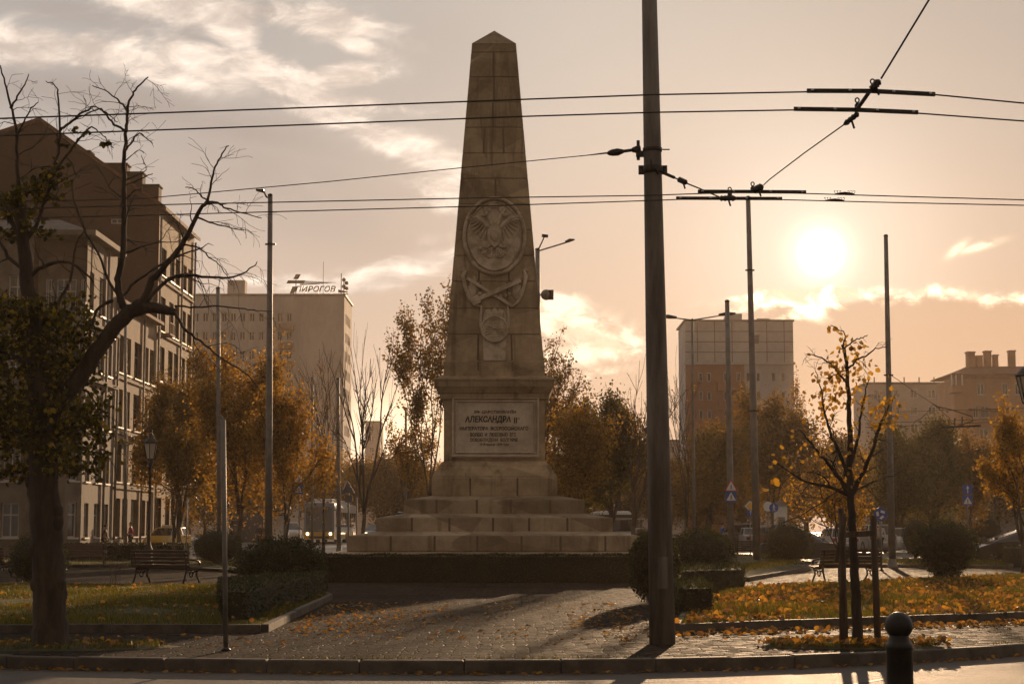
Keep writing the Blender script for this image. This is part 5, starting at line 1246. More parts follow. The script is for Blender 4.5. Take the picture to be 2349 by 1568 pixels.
q = MB(); q.box(-1.9, 1.9, .75, .8, .4, 2.3); q.build('back_panel', m_glass, t); q = MB(); q.box(.3, 1.6, .6, .7, .5, 2.1); q.build('poster_panel', m_white, t)
# ---------------------------------------------------------------- trees and shrubs
random.seed(21)
class Tree:
    def __init__(s, sides=5): s.b = MB(); s.twigs = []; s.sides = sides
    def limb(s, pts, r0, r1, n=None):
        m = len(pts); rr = [r0+(r1-r0)*(i/(m-1))**.85 for i in range(m)]
        s.b.tube(pts, rr, n or (s.sides if r0 > .03 else 4 if r0 > .008 else 3), smooth=True, cap=(r0 > .03))
        return rr
    def grow(s, p, d, L, r, lev, up=.15, wig=.25, kids=(3, 5), ang=(25, 60), shrink=(.5, .75), droop=0.0, rmin=.0022):
        n = 4 if lev > 0 else 3; pts = [Vector(p)]; dd = Vector(d).normalized(); rr = [r]
        for i in range(n):
            dd = (dd+Vector((random.gauss(0, wig), random.gauss(0, wig), random.gauss(0, wig)+up-droop*(i/n)))*.5).normalized()
            pts.append(pts[-1]+dd*(L/n))
        s.limb(pts, r, max(rmin, r*(.45 if lev > 0 else .4)))
        if lev <= 0: s.twigs.append(pts); return
        k = random.randint(*kids)
        for j in range(k):
            t = random.uniform(.25, 1.0) if j else 1.0; f = t*n; i = min(n-1, int(f)); q = pts[i].lerp(pts[i+1], f-i); td = (pts[i+1]-pts[i]).normalized()
            ax = td.orthogonal().normalized(); ax.rotate(Matrix.Rotation(random.uniform(0, 2*PI), 3, td)); a = math.radians(random.uniform(*ang))*(1 if j else .5)
            nd = td.copy(); nd.rotate(Matrix.Rotation(a, 3, ax))
            s.grow(q, nd, L*random.uniform(*shrink), max(rmin, r*random.uniform(.42, .62)), lev-1, up, wig, kids, ang, shrink, droop, rmin)
def sprout(tr, pts, r0, r1, every, L, lev, side=None, start=.25, **kw):
    """side branches along a traced limb"""
    tot = sum((b-a).length for a, b in zip(pts, pts[1:])); acc = 0; nxt = tot*start
    for a, b in zip(pts, pts[1:]):
        l = (b-a).length
        while acc+l > nxt:
            t = (nxt-acc)/l; q = a.lerp(b, t); f = nxt/tot; td = (b-a).normalized()
            ax = td.orthogonal().normalized(); ax.rotate(Matrix.Rotation(random.uniform(0, 2*PI), 3, td)); nd = td.copy(); nd.rotate(Matrix.Rotation(math.radians(random.uniform(30, 75)), 3, ax))
            tr.grow(q, nd, L*random.uniform(.6, 1.2)*(1.15-f*.6), max(.003, (r0+(r1-r0)*f)*.45), lev, **kw); nxt += every*random.uniform(.6, 1.4)
        acc += l
def smooth(pts, k=3, jit=.0):
    out = []; n = len(pts)
    for i in range(n-1):
        p0 = pts[max(0, i-1)]; p1 = pts[i]; p2 = pts[i+1]; p3 = pts[min(n-1, i+2)]
        for j in range(k):
            t = j/k; q = .5*((2*p1)+(p2-p0)*t+(2*p0-5*p1+4*p2-p3)*t*t+(3*p1-p0-3*p2+p3)*t*t*t); out.append(q+Vector((random.gauss(0, jit), random.gauss(0, jit), random.gauss(0, jit))))
    out.append(pts[-1]); return out
def leafcloud(mb, c, rad, n, s0, s1, sag=.5, sub=None, flat=False):
    """leaves through a lumpy volume made of sub clumps"""
    c = Vector(c); cl = []
    for _ in range(sub or 12):
        v = Vector((random.gauss(0, 1), random.gauss(0, 1), random.gauss(0, 1))).normalized()*random.random()**.4
        cl.append((Vector((c.x+v.x*rad[0]*.8, c.y+v.y*rad[1]*.8, c.z+v.z*rad[2]*.8)), random.uniform(.22, .42)))
    for _ in range(n):
        cc, k = random.choice(cl); v = Vector((random.gauss(0, 1), random.gauss(0, 1), random.gauss(0, 1)))*.5
        p = (cc.x+v.x*rad[0]*k, cc.y+v.y*rad[1]*k, cc.z+v.z*rad[2]*k); one(mb, p, random.uniform(s0, s1), flat)
def one(mb, p, s, flat=False, hang=.5):
    e = Euler((random.gauss(-PI/2*hang, .8), random.gauss(0, .8), random.uniform(0, 2*PI))).to_matrix(); ax = e @ Vector((1, 0, 0)); ay = e @ Vector((0, 1, 0))
    if flat:
        p = Vector(p); o = len(mb.v); mb.v += [tuple(p), tuple(p+ax*s*.35+ay*s*.5), tuple(p+ay*s), tuple(p-ax*s*.35+ay*s*.5)]; mb.f.append((o, o+1, o+2, o+3)); mb.sm.append(False)
    else: leaf(mb, p, ax, ay, s*.42, s, random.uniform(.05, .5))
def twigleaves(mb, tr, per, s0, s1, prob=lambda p: 1.0, flat=False):
    for pts in tr.twigs:
        if random.random() > prob(pts[-1]): continue
        for _ in range(per):
            a = random.randrange(len(pts)-1); one(mb, pts[a].lerp(pts[a+1], random.random()), random.uniform(s0, s1), flat)
def fin(tr, lv, name, label, cat, base, bark, lm, group=None, trunkname='trunk', scale=None):
    t = thing(name, label, cat, base, group=group); off = Vector(base)
    for m_ in (tr.b, lv):
        if m_ is not None: m_.v = [(x-off.x, y-off.y, z-off.z) for x, y, z in m_.v]
    tr.b.build(trunkname, bark, t)
    if lv is not None and lv.v: lv.build('crown', lm, t)
    return t

# -- big old linden at the left: thick pollarded trunk, two rising limbs, sparse crown
D0 = 21.8; T = Tree(9)
def tp(lst, d=D0, dy=None):
    return smooth([P(x, y, d+(dy[i] if dy else 0)) for i, (x, y) in enumerate(lst)], 4, .006)
base = G(118, 1480)
S = (P(60, 1484, D0)-P(0, 1484, D0)).x/60   # metres per picture unit
trunk = tp([(118, 1484), (116, 1460), (114, 1400), (112, 1320), (108, 1240), (103, 1150), (98, 1060), (92, 960), (86, 860), (82, 790), (76, 730), (64, 660), (58, 600), (52, 540), (46, 470)])
rw = [48, 42, 38, 37, 36, 35, 33, 28, 25, 22, 18, 17, 15, 14, 12]
rr = []
for i in range(len(rw)-1):
    for j in range(4): rr.append((rw[i]+(rw[i+1]-rw[i])*j/4)*S*random.uniform(.95, 1.06))
rr.append(rw[-1]*S); rr[0] *= 1.1
T.b.tube(trunk, rr, 14)
for k in range(9): i_ = random.randrange(6, 40); q = trunk[i_]; T.b.sphere(tuple(q+Vector((random.choice((-1, 1))*rr[i_]*.75, -rr[i_]*.3, 0))), rr[i_]*random.uniform(.3, .5), 8, 6, (1, 1, 1.3))
LB = []
def branch(lst, w0, w1, dy=None, every=.2, L=.5, lev=1, tw=True, start=.25, k=None, **kw):
    pts = tp(lst, D0, dy); T.limb(pts, w0*S/2, w1*S/2, 8 if w0 > 15 else 6)
    if tw: sprout(T, pts, w0*S/2, w1*S/2, every, L, lev, start=start, up=kw.get('up', -.12), wig=.38, kids=(2, 4), ang=(20, 60), rmin=.0024)
    return pts
# right leaning limb
branch([(96, 1010), (130, 930), (180, 870), (225, 800), (262, 750), (300, 714), (325, 698)], 46, 34, tw=False)
branch([(300, 714), (345, 706), (385, 712), (402, 716)], 34, 16, tw=False)
branch([(292, 720), (276, 680), (270, 640), (282, 590), (285, 520), (284, 470), (285, 400), (287, 330), (290, 290), (292, 255), (300, 225), (316, 200), (340, 177)], 19, 3, every=.2, L=.42, lev=2, start=.25)
branch([(292, 255), (282, 240), (262, 222), (240, 208), (212, 196)], 6, 2, every=.15, L=.35, lev=1)
branch([(287, 300), (262, 285), (240, 262), (228, 250), (180, 270), (150, 290)], 7, 2, every=.17, L=.4)
branch([(285, 350), (300, 330), (318, 306), (330, 312), (350, 330)], 6, 2, every=.15, L=.3)
branch([(282, 430), (310, 415), (335, 405), (350, 398)], 5, 2, every=.2, L=.25)
branch([(284, 460), (305, 440), (325, 432)], 6, 3, every=.3, L=.2)
branch([(325, 698), (345, 650), (365, 625), (395, 590), (420, 560), (440, 520), (460, 480), (475, 462)], 19, 8, every=.3, L=.45, lev=2, start=.45)
branch([(475, 462), (482, 430), (490, 390), (505, 360), (520, 338), (525, 335)], 7, 2, every=.11, L=.34)
branch([(475, 462), (500, 465), (520, 478), (555, 488), (600, 500)], 7, 2, every=.12, L=.35)
branch([(475, 462), (462, 450), (445, 432), (425, 430)], 5, 2, every=.12, L=.3)
branch([(450, 495), (480, 510), (520, 520), (560, 528)], 6, 2, every=.13, L=.4, up=-.35)
branch([(420, 560), (460, 570), (480, 590), (500, 605), (525, 640)], 5, 2, every=.13, L=.4, up=-.35)
branch([(330, 705), (370, 655), (405, 632), (450, 632), (500, 637), (545, 633), (580, 612), (590, 600)], 11, 2, every=.13, L=.45, up=-.3, dy=[0, .1, .2, .3, .3, .2, .1, .1])
branch([(270, 690), (300, 655), (340, 625), (380, 600), (410, 565), (432, 530)], 8, 2, every=.2, L=.4)
branch([(402, 700), (450, 705), (500, 702), (560, 707), (590, 712), (625, 714)], 6, 1.5, every=.14, L=.4, up=-.2)
branch([(400, 718), (430, 760), (470, 790), (520, 830), (570, 860), (600, 900)], 8, 2, every=.25, L=.5, up=-.3)
branch([(290, 700), (255, 655), (225, 580), (190, 520), (165, 440), (170, 410)], 8, 2, every=.25, L=.4)
branch([(260, 690), (235, 700), (215, 730), (205, 790), (198, 850)], 10, 3, every=.25, L=.4)
# left crown limbs
branch([(50, 500), (42, 440), (40, 380), (38, 300), (24, 240), (12, 190), (0, 150)], 12, 3, every=.28, L=.45)
branch([(24, 250), (40, 220), (55, 195), (66, 170)], 6, 2, every=.15, L=.3)
branch([(40, 310), (60, 270), (75, 245), (88, 235)], 5, 2, every=.2, L=.3)
branch([(58, 560), (90, 500), (115, 420), (135, 330), (137, 270), (133, 215), (125, 195), (105, 186)], 10, 2, every=.25, L=.45)
branch([(137, 300), (160, 280), (185, 262), (205, 250), (215, 245), (250, 262), (270, 280)], 7, 2, every=.13, L=.4)
branch([(120, 400), (160, 345), (190, 310), (210, 290), (230, 305), (250, 325)], 7, 2, every=.15, L=.4)
branch([(55, 560), (20, 500), (-10, 440), (-30, 380)], 14, 4, every=.3, L=.5)
branch([(60, 620), (20, 590), (-20, 520), (-60, 470)], 12, 4, every=.3, L=.5)
branch([(64, 640), (100, 610), (150, 600), (190, 620), (215, 650)], 12, 4, every=.3, L=.45)
branch([(80, 760), (120, 720), (160, 640), (175, 560), (200, 520)], 12, 3, every=.3, L=.5)
branch([(90, 900), (150, 880), (200, 900), (250, 960)], 12, 3, every=.25, L=.6, up=-.2)
branch([(90, 860), (40, 820), (-20, 800), (-60, 780)], 14, 4, every=.3, L=.6)
branch([(95, 980), (140, 1000), (190, 1030), (240, 1040)], 10, 3, every=.25, L=.5, up=-.2)
lv = MB()
m2 = lambda px: px*S
for (cx, cy, rx, ry, n, sub) in ((90, 850, 130, 140, 2300, 22), (30, 960, 130, 110, 1700, 16), (130, 980, 120, 90, 1500, 16), (60, 740, 90, 60, 800, 12), (170, 1050, 80, 45, 480, 10), (175, 800, 60, 90, 380, 10), (210, 930, 55, 60, 300, 8), (140, 1060, 40, 40, 120, 5), (-40, 800, 90, 120, 800, 12), (20, 700, 70, 60, 380, 12), (150, 720, 60, 40, 160, 9), (180, 760, 45, 50, 160, 8), (215, 980, 40, 50, 200, 8), (60, 1080, 80, 40, 420, 9), (200, 700, 30, 40, 60, 6), (-20, 980, 60, 130, 700, 10)):
    c = P(cx, cy, D0+random.uniform(-.5, .5)); leafcloud(lv, c, (m2(rx)*1.12, 1.05, m2(ry)*1.1), int(n*.8), .045, .085, sub=sub*2)
for (cx, cy, rx, ry, n) in ((55, 470, 55, 60, 260), (100, 430, 45, 45, 200), (130, 400, 25, 40, 80), (20, 520, 30, 40, 80), (90, 530, 40, 25, 60)):
    leafcloud(lv, P(cx, cy, D0), (m2(rx), .5, m2(ry)), n, .05, .085, sub=9)
for (cx, cy, n) in ((245, 328, 16), (170, 300, 8), (190, 305, 8), (150, 330, 12), (132, 380, 10)):
    for _ in range(n): one(lv, P(cx+random.gauss(0, 9), cy+random.gauss(0, 4), D0), random.uniform(.05, .08))
fin(T, lv, 'linden_tree', 'large half bare linden with thick dark trunk and leaning limb at the left', 'tree', base, m_bark, m_leafdark)

# -- young staked tree at the right
D1 = 22.2; S1 = D1/F; D0s = D0; D0 = D1; Ts = T; T = Tree(7); S, S0 = S1, S
base = G(1963, 1476)
branch([(1966, 1478), (1967, 1400), (1962, 1330), (1957, 1250), (1953, 1180), (1950, 1100), (1950, 1050), (1950, 1000), (1947, 930), (1944, 870), (1940, 820), (1932, 790)], 26, 6, tw=False)
kw = dict(every=.11, L=.26, lev=1)
branch([(1953, 1160), (1935, 1110), (1905, 1070), (1880, 1040), (1855, 1010), (1835, 985)], 15, 3, **kw)
branch([(1952, 1140), (1980, 1080), (2000, 1030), (2015, 985), (2030, 950), (2048, 915)], 13, 3, **kw)
branch([(1951, 1100), (1925, 1040), (1905, 990), (1890, 940), (1885, 900), (1870, 850)], 11, 2, **kw)
branch([(1950, 1060), (1968, 1010), (1975, 950), (1985, 900), (1992, 870)], 9, 2, **kw)
branch([(1953, 1140), (1900, 1115), (1850, 1105), (1800, 1075), (1766, 1050)], 11, 2, **kw)
branch([(1953, 1130), (2000, 1105), (2050, 1090), (2080, 1070)], 5, 2, **kw)
branch([(1952, 1180), (1905, 1210), (1850, 1230), (1800, 1250)] if False else [(1945, 1108), (1900, 1140), (1850, 1175), (1790, 1200)], 4, 2, **kw)
branch([(1944, 880), (1920, 850), (1900, 830), (1870, 815), (1850, 812)], 6, 2, every=.09, L=.2, lev=1)
branch([(1942, 850), (1960, 830), (1985, 815), (2010, 800), (2035, 795)], 6, 2, every=.09, L=.2, lev=1)
branch([(1934, 800), (1938, 770), (1925, 755), (1905, 746)], 4, 2, every=.12, L=.14, lev=0)
branch([(1936, 800), (1955, 785), (1975, 775), (1990, 768)], 4, 2, every=.12, L=.14, lev=0)
lv = MB()
def put(px, py, s): one(lv, P(px, py, D1+random.uniform(-.25, .25)), s, hang=1.0)
for px, py in ((1902, 757), (1925, 764), (1932, 778), (1945, 775), (1955, 778), (1968, 790), (1930, 800), (1945, 798), (1958, 800), (1972, 800), (1984, 795), (1928, 825), (1948, 815), (1960, 822), (1975, 820), (1905, 815), (1890, 835), (1880, 862), (1905, 835), (1918, 842), (1930, 850), (1960, 842), (1985, 838), (1998, 830), (2005, 845), (1995, 860), (1910, 870), (1925, 868), (1978, 865), (1888, 880), (1870, 860)): 
    for _ in range(2): put(px+random.gauss(0, 4), py+random.gauss(0, 4)-5, random.uniform(.06, .085))
for cx, cy, rx, ry, n in ((1890, 925, 30, 35, 40), (1935, 905, 40, 30, 55), (1940, 850, 50, 45, 60), (2035, 935, 32, 26, 42), (1995, 930, 25, 20, 18), (2030, 965, 34, 18, 42), (1905, 860, 30, 30, 20), (1915, 960, 40, 40, 16), (1960, 1010, 30, 50, 16), (1840, 1000, 40, 40, 16), (1800, 1050, 30, 25, 10), (1960, 1090, 40, 30, 10), (1890, 1050, 30, 30, 12)):
    for _ in range(n): put(cx+random.gauss(0, rx*.6), cy+random.gauss(0, ry*.6), random.uniform(.045, .08))
for px, py in ((1772, 1108), (1790, 1113), (1795, 1120), (1768, 1106), (1785, 1190), (1748, 1125)): put(px, py-6, .09)
fin(T, lv, 'young_tree', 'slender young tree with a few yellow heart-shaped leaves tied between wooden stakes', 'tree', base, m_bark, m_leafyel)
st = thing('tree_stakes', 'three wooden stakes with a cross rail holding the young tree', 'tree support', base); off = Vector(base)
for x0, y0, x1, y1, d in ((1933, 1482, 1933, 1178, 21.9), (2014, 1474, 2003, 1182, 22.3)):
    a = P(x0, y0, d); a.z = -.1; b_ = P(x1, y1, d); q = MB(); q.tube([a-off, (a+b_)/2-off, b_-off], [.045, .043, .041], 9); q.build('stake', m_stake, st)
a = P(1966, 1480, 22.75); q = MB(); q.tube([Vector((a.x-.12, 22.9, -.1))-off, Vector((a.x-.14, 22.9, P(1940, 1165, 22.9).z))-off], [.04, .038], 8); q.build('stake', m_stake, st)
for y in (1226,): q = MB(); q.bar(P(1933, y, 22.0)-off, P(2004, y-4, 22.1)-off, .03, .075); q.build('cross_rail', m_stake, st)
q = MB(); q.bar(P(1939, 1186, 21.84)-off, P(1917, 1290, 21.84)-off, .012, .05); q.build('tie_strap', m_stake, st)
S, D0 = S0, D0s

# -- generic background tree builder
def bgtree(label, px, d, top, wpx, lm, nleaf, ls, kind='round', bare=.0, r=.18, crown_bottom=None, seed=1, name='tree', group=None, bark=None, forks=3, lev=3, twig=.7, leaflow=.3):
    random.seed(seed); gz = terr(d); x = X(px, 1213, d); H = Z(top, d)-gz; W_ = wpx/F*d; tr = Tree(6); b0 = Vector((x, d, gz)); zc = H*leaflow
    tr.limb([b0, b0+Vector((random.gauss(0, .04)*H*.3, 0, H*.12)), b0+Vector((random.gauss(0, .05)*H*.3, 0, H*.26))], r, r*.72, 8)
    top0 = b0+Vector((0, 0, H*.26))
    for k in range(forks):
        a = 2*PI*k/forks+random.random(); dv = Vector((math.cos(a)*W_*.35, math.sin(a)*W_*.3, H*.5)); L = H*.42
        tr.grow(top0-Vector((0, 0, random.uniform(0, H*.06))), dv, L, r*.6, lev, up=.22, wig=.22, kids=(3, 5), ang=(18, 48), shrink=(.48, .72), rmin=.006*d/40)
    # fit the crown to the wanted width and height
    tz = max(v[2] for v in tr.b.v); k = H/(tz-gz); xs = [v[0] for v in tr.b.v]; kx = W_/(max(xs)-min(xs)); cxm = (max(xs)+min(xs))/2
    fx = lambda v: Vector((x+(v[0]-x)*kx*(1 if v[2] > gz+H*.05 else 1/kx), d+(v[1]-d)*kx, gz+(v[2]-gz)*k))
    tr.b.v = [tuple(fx(v)) for v in tr.b.v]; tr.twigs = [[fx(p) for p in t] for t in tr.twigs]
    lv = MB()
    if nleaf and tr.twigs:
        cnt = 0; tw = [t for t in tr.twigs if t[-1].z-gz > zc] or tr.twigs
        per = max(1, int(nleaf/len(tw)))
        for t in tw:
            if random.random() < bare: continue
            tw_ = twig*(2.6 if nleaf > 4500 else 1.3 if nleaf > 2300 else 1)
            m = int(per*random.uniform(.5, 1.9)*(1.7 if nleaf > 2300 else 1))
            for _ in range(m):
                a = random.randrange(len(t)-1); q = t[a].lerp(t[a+1], random.random())+Vector((random.gauss(0, ls*tw_), random.gauss(0, ls*tw_), random.gauss(-ls*tw_*.6, ls*tw_))); one(lv, q, random.uniform(ls*.6, ls*1.2), True)
    if nleaf > 4500:       # the body of a full crown, hung low
        leafm = MB(); lowc = leaflow < .3; leafcloud(leafm, (x, d, gz+H*(.50 if lowc else .66)), (W_*.48, W_*.35, H*(.41 if lowc else .29)), int(nleaf*.55), ls*.6, ls*1.2, sub=46, flat=True)
        lv.add(leafm.v, leafm.f)
    return fin(tr, lv, name, label, 'tree', tuple(b0), bark or m_bark2, lm, group)
bgtree('bushy golden tree before the hospital, between the two left poles', 548, 84, 757, 260, m_leafgold, 9500, .16, seed=3, r=.2, leaflow=.12, bare=.0)
bgtree('brownish tree in front of the apartment facade, left of the golden one', 415, 90, 835, 230, m_leafbrown, 10000, .16, seed=5, r=.17, leaflow=.12)
bgtree('low golden tree just right of the tall street lamp', 655, 80, 868, 190, m_leafgold, 5000, .15, seed=8, r=.14, leaflow=.15)
bgtree('bare forked tree left of the monument with curving limbs', 836, 70, 738, 215, None, 0, .1, seed=12, r=.22, forks=3, lev=3)
bgtree('thin bare tree with pale twigs left of the forked one', 742, 95, 790, 130, m_leafgold, 500, .1, seed=15, r=.12)
bgtree('airy leafy tree just left of the obelisk', 985, 92, 640, 200, m_leafbrown, 4400, .17, seed=18, r=.2, bare=.15, leaflow=.2)
bgtree('small golden tree low down left of the plinth', 935, 100, 950, 130, m_leafgold, 2500, .16, seed=19, r=.12, bare=.2, leaflow=.15)
bgtree('airy leafy tree peeping out right of the obelisk', 1240, 80, 745, 200, m_leafbrown, 4200, .13, seed=23, r=.2, bare=.15, leaflow=.2)
bgtree('bright yellow-leaved tree right of the inscribed plaque', 1325, 68, 905, 165, m_leafgold, 5500, .12, seed=25, r=.14, leaflow=.35)
bgtree('dark bushy tree behind the white van', 1405, 74, 880, 190, m_leafgreen, 8500, .13, seed=28, r=.22, leaflow=.35)
bgtree('bare-topped tree with a few yellow leaves left of the big pole', 1452, 62, 815, 210, m_leafgold, 900, .1, seed=31, r=.16, bare=.5, forks=4)
bgtree('bare tree right of the big pole before the tower block', 1575, 72, 790, 120, m_leafgold, 200, .1, seed=33, r=.12, bare=.5)
bgtree('tall dark tree in front of the grey tower block', 1630, 110, 960, 150, m_leafbrown, 8000, .2, seed=35, r=.22, leaflow=.08)
bgtree('wide brown tree right of the tower block pole', 1775, 115, 880, 190, m_leafbrown, 9000, .2, seed=37, r=.22, leaflow=.08)
bgtree('thin tree with pale leaves just right of the tower block', 1835, 130, 835, 60, m_leafgold, 1600, .16, seed=39, r=.12, leaflow=.2)
bgtree('dark broad tree behind the roundabout sign', 2060, 108, 985, 170, m_leafgreen, 9000, .2, seed=41, r=.2, leaflow=.08)
bgtree('tall dark tree in front of the peach house', 2140, 112, 960, 170, m_leafgreen, 10000, .2, seed=43, r=.2, leaflow=.06)
bgtree('brown tree left of the blue billboard', 2225, 118, 975, 120, m_leafbrown, 6000, .2, seed=45, r=.18, leaflow=.1)
bgtree('small bright yellow tree behind the staked young tree', 1925, 50, 1050, 200, m_leafyel, 2200, .10, seed=47, r=.06, bare=.15, leaflow=.2, forks=5)
bgtree('bright yellow tree cut by the right edge of the picture', 2345, 52, 905, 170, m_leafyel, 4300, .10, seed=49, r=.12, bare=.05, leaflow=.15)
bgtree('brown tree in front of the wide distant building left of the young tree', 1920, 125, 985, 150, m_leafbrown, 6000, .22, seed=51, r=.2, leaflow=.08)
bgtree('leaning dark tree trunk with drooping twigs beside the small taxi', 402, 66, 925, 120, m_leafbrown, 1800, .13, seed=53, r=.15, leaflow=.4)
random.seed(77)
# rows of hazy trees closing the far streets
far = []
for k, (px, d, top, w_, mt, n) in enumerate(((70, 150, 1010, 200, m_leafbrown, 3500), (560, 150, 1010, 160, m_leafgold, 3500), (900, 170, 1040, 150, m_leafbrown, 3000))):
    far.append((bgtree(('broad brown street tree far behind the left benches', 'golden street tree behind the car queue', 'brown street tree beyond the trolleybus')[k], px, d, top, w_*1.1, mt, n+2500, .26, seed=90+k, r=.2, leaflow=.08), px, d))
random.seed(78)
names = ['left of the far car queue', 'just behind the trolleybus roof', 'beside the bus shelter', 'right of the trolleybus', 'behind the monument steps at left', 'behind the monument plinth', 'behind the monument steps at right', 'behind the white van roof', 'left of the dark bushy tree', 'right of the big pole foot', 'left of the crossing sign', 'between the crossing sign and the priority sign', 'behind the white kiosk', 'right of the white kiosk', 'behind the staked tree', 'left of the inverted round shrub', 'above the inverted round shrub', 'right of the two blue signs', 'under the billboard', 'at the right edge', 'beyond the lantern', 'beyond the small taxi']
pxs = [470, 760, 610, 880, 960, 1150, 1290, 1350, 1420, 1530, 1600, 1700, 1790, 1850, 1950, 2030, 2120, 2240, 2290, 2380, 330, 420]
for i, (nm, px) in enumerate(zip(names, pxs)):
    src, spx, sd = far[i % 3]; d = random.choice((160, 175, 190)); sc = random.uniform(.8, 1.15)
    copy_tree(src, (X(px, 1213, d), d, terr(d)), random.uniform(0, 6), ('brown', 'golden', 'dull brown')[i % 3]+' far street tree '+nm, 'hazy street trees closing the distance', (sc*1.2, sc*1.2, sc))

# -- shrubs
def shrub(label, c, rad, n, s, stem=.12, name='round_shrub', shape='ball', mat=None, group=None, seed=0):
    random.seed(seed+200); t = thing(name, label, 'shrub', c, group=group); core = MB(); mb = MB(); rx, ry, rz = rad; z0 = stem
    def surf(th, ph):
        u = (1+.05*math.sin(3*th+seed)*math.cos(2*ph)+.04*math.sin(7*th+ph*5+seed)); x = math.cos(th)*math.sin(ph); y = math.sin(th)*math.sin(ph); z = math.cos(ph)
        if shape == 'cone': w_ = .55+.55*min(1, (z+1)/1.3); x *= w_; y *= w_
        if shape == 'mound': z = z*.9
        return Vector((x*rx*u, y*ry*u, z0+rz+z*rz*u))
    R = []
    for j in range(10):
        ph = PI*(j+.5)/10; R.append([surf(2*PI*k/16, ph)*1 for k in range(16)])
    cc = Vector((0, 0, z0+rz)); R = [[tuple(cc+(p-cc)*.86) for p in r] for r in R]; core.rings(R, True, True); core.build('core', m_shrubcore, t)  # unseen dark core added behind the leaves to stop light passing through
    for _ in range(n):
        th = random.uniform(0, 2*PI); ph = math.acos(random.uniform(-1, 1)); p = surf(th, ph); nr = (p-cc).normalized(); p = cc+(p-cc)*random.uniform(.84, 1.03)
        up = (nr*.8+Vector((random.gauss(0, .5), random.gauss(0, .5), random.gauss(.35, .4)))).normalized(); sx = up.orthogonal().normalized(); sx.rotate(Matrix.Rotation(random.uniform(0, 2*PI), 3, up)); q = s*random.uniform(.6, 1.3)
        o = len(mb.v); mb.v += [tuple(p), tuple(p+sx*q*.28+up*q*.5), tuple(p+up*q), tuple(p-sx*q*.28+up*q*.5)]; mb.f.append((o, o+1, o+2, o+3)); mb.sm.append(False)
    mb.build('foliage', mat or m_shrub, t)
    st_ = MB()
    for k in range(4): a = k*1.7; st_.tube([(math.cos(a)*.05, math.sin(a)*.05, -.02), (math.cos(a)*rx*.15, math.sin(a)*ry*.15, z0+rz*.4)], [.03, .02], 6)
    st_.build('stem', m_bark, t); return t
def sh_at(label, x0, x1, top, base_py, n=5200, s=.05, depth=1.0, **kw):
    g = G((x0+x1)/2, base_py); w_ = (x1-x0)/F*g.y/2; H = Z(top, g.y); stem = kw.pop('stem', .06)
    return shrub(label, (g.x, g.y, 0), (w_, w_*depth, (H-stem)/2), n, s, stem=stem, **kw)
sh_at('round clipped shrub just right of the thin sign post, on the far left lawn', 438, 556, 1214, 1297, seed=1)
sh_at('broad shaggy rounded bush left of the monument steps', 540, 752, 1226, 1368, n=9000, seed=2, depth=.7, shape='mound', stem=.02)
sh_at('shaggy bush behind the trunk of the big linden', 18, 152, 1222, 1345, n=5000, seed=3)
sh_at('rounded bush left of the big pole, in front of the monument corner', 1440, 1560, 1224, 1384, n=7000, seed=4)
sh_at('wide bush right of the big pole', 1536, 1682, 1212, 1336, n=8000, seed=5)
sh_at('round shrub right of the far bench, clipped to a ball', 1752, 1866, 1198, 1301, n=6000, seed=6)
sh_at('large shrub narrowing to its foot, right of the dark bench', 2096, 2244, 1193, 1336, n=10000, seed=7, shape='cone', stem=.06)
sh_at('low dark bush behind the large narrowing shrub', 2070, 2130, 1186, 1280, n=2500, s=.06, seed=8)
sh_at('low dark hedge bush under the two blue signs', 2226, 2300, 1176, 1262, n=3000, s=.06, seed=9)
sh_at('small bush at the corner of the monument steps, right side', 1452, 1500, 1212, 1290, n=2500, s=.06, seed=10)
sh_at('green bush between the far benches at left', 240, 300, 1222, 1262, n=2500, s=.06, seed=11)
sh_at('rounded bush right of the staked tree, before the parked cars', 1960, 2000, 1226, 1262, n=1500, s=.06, seed=12)
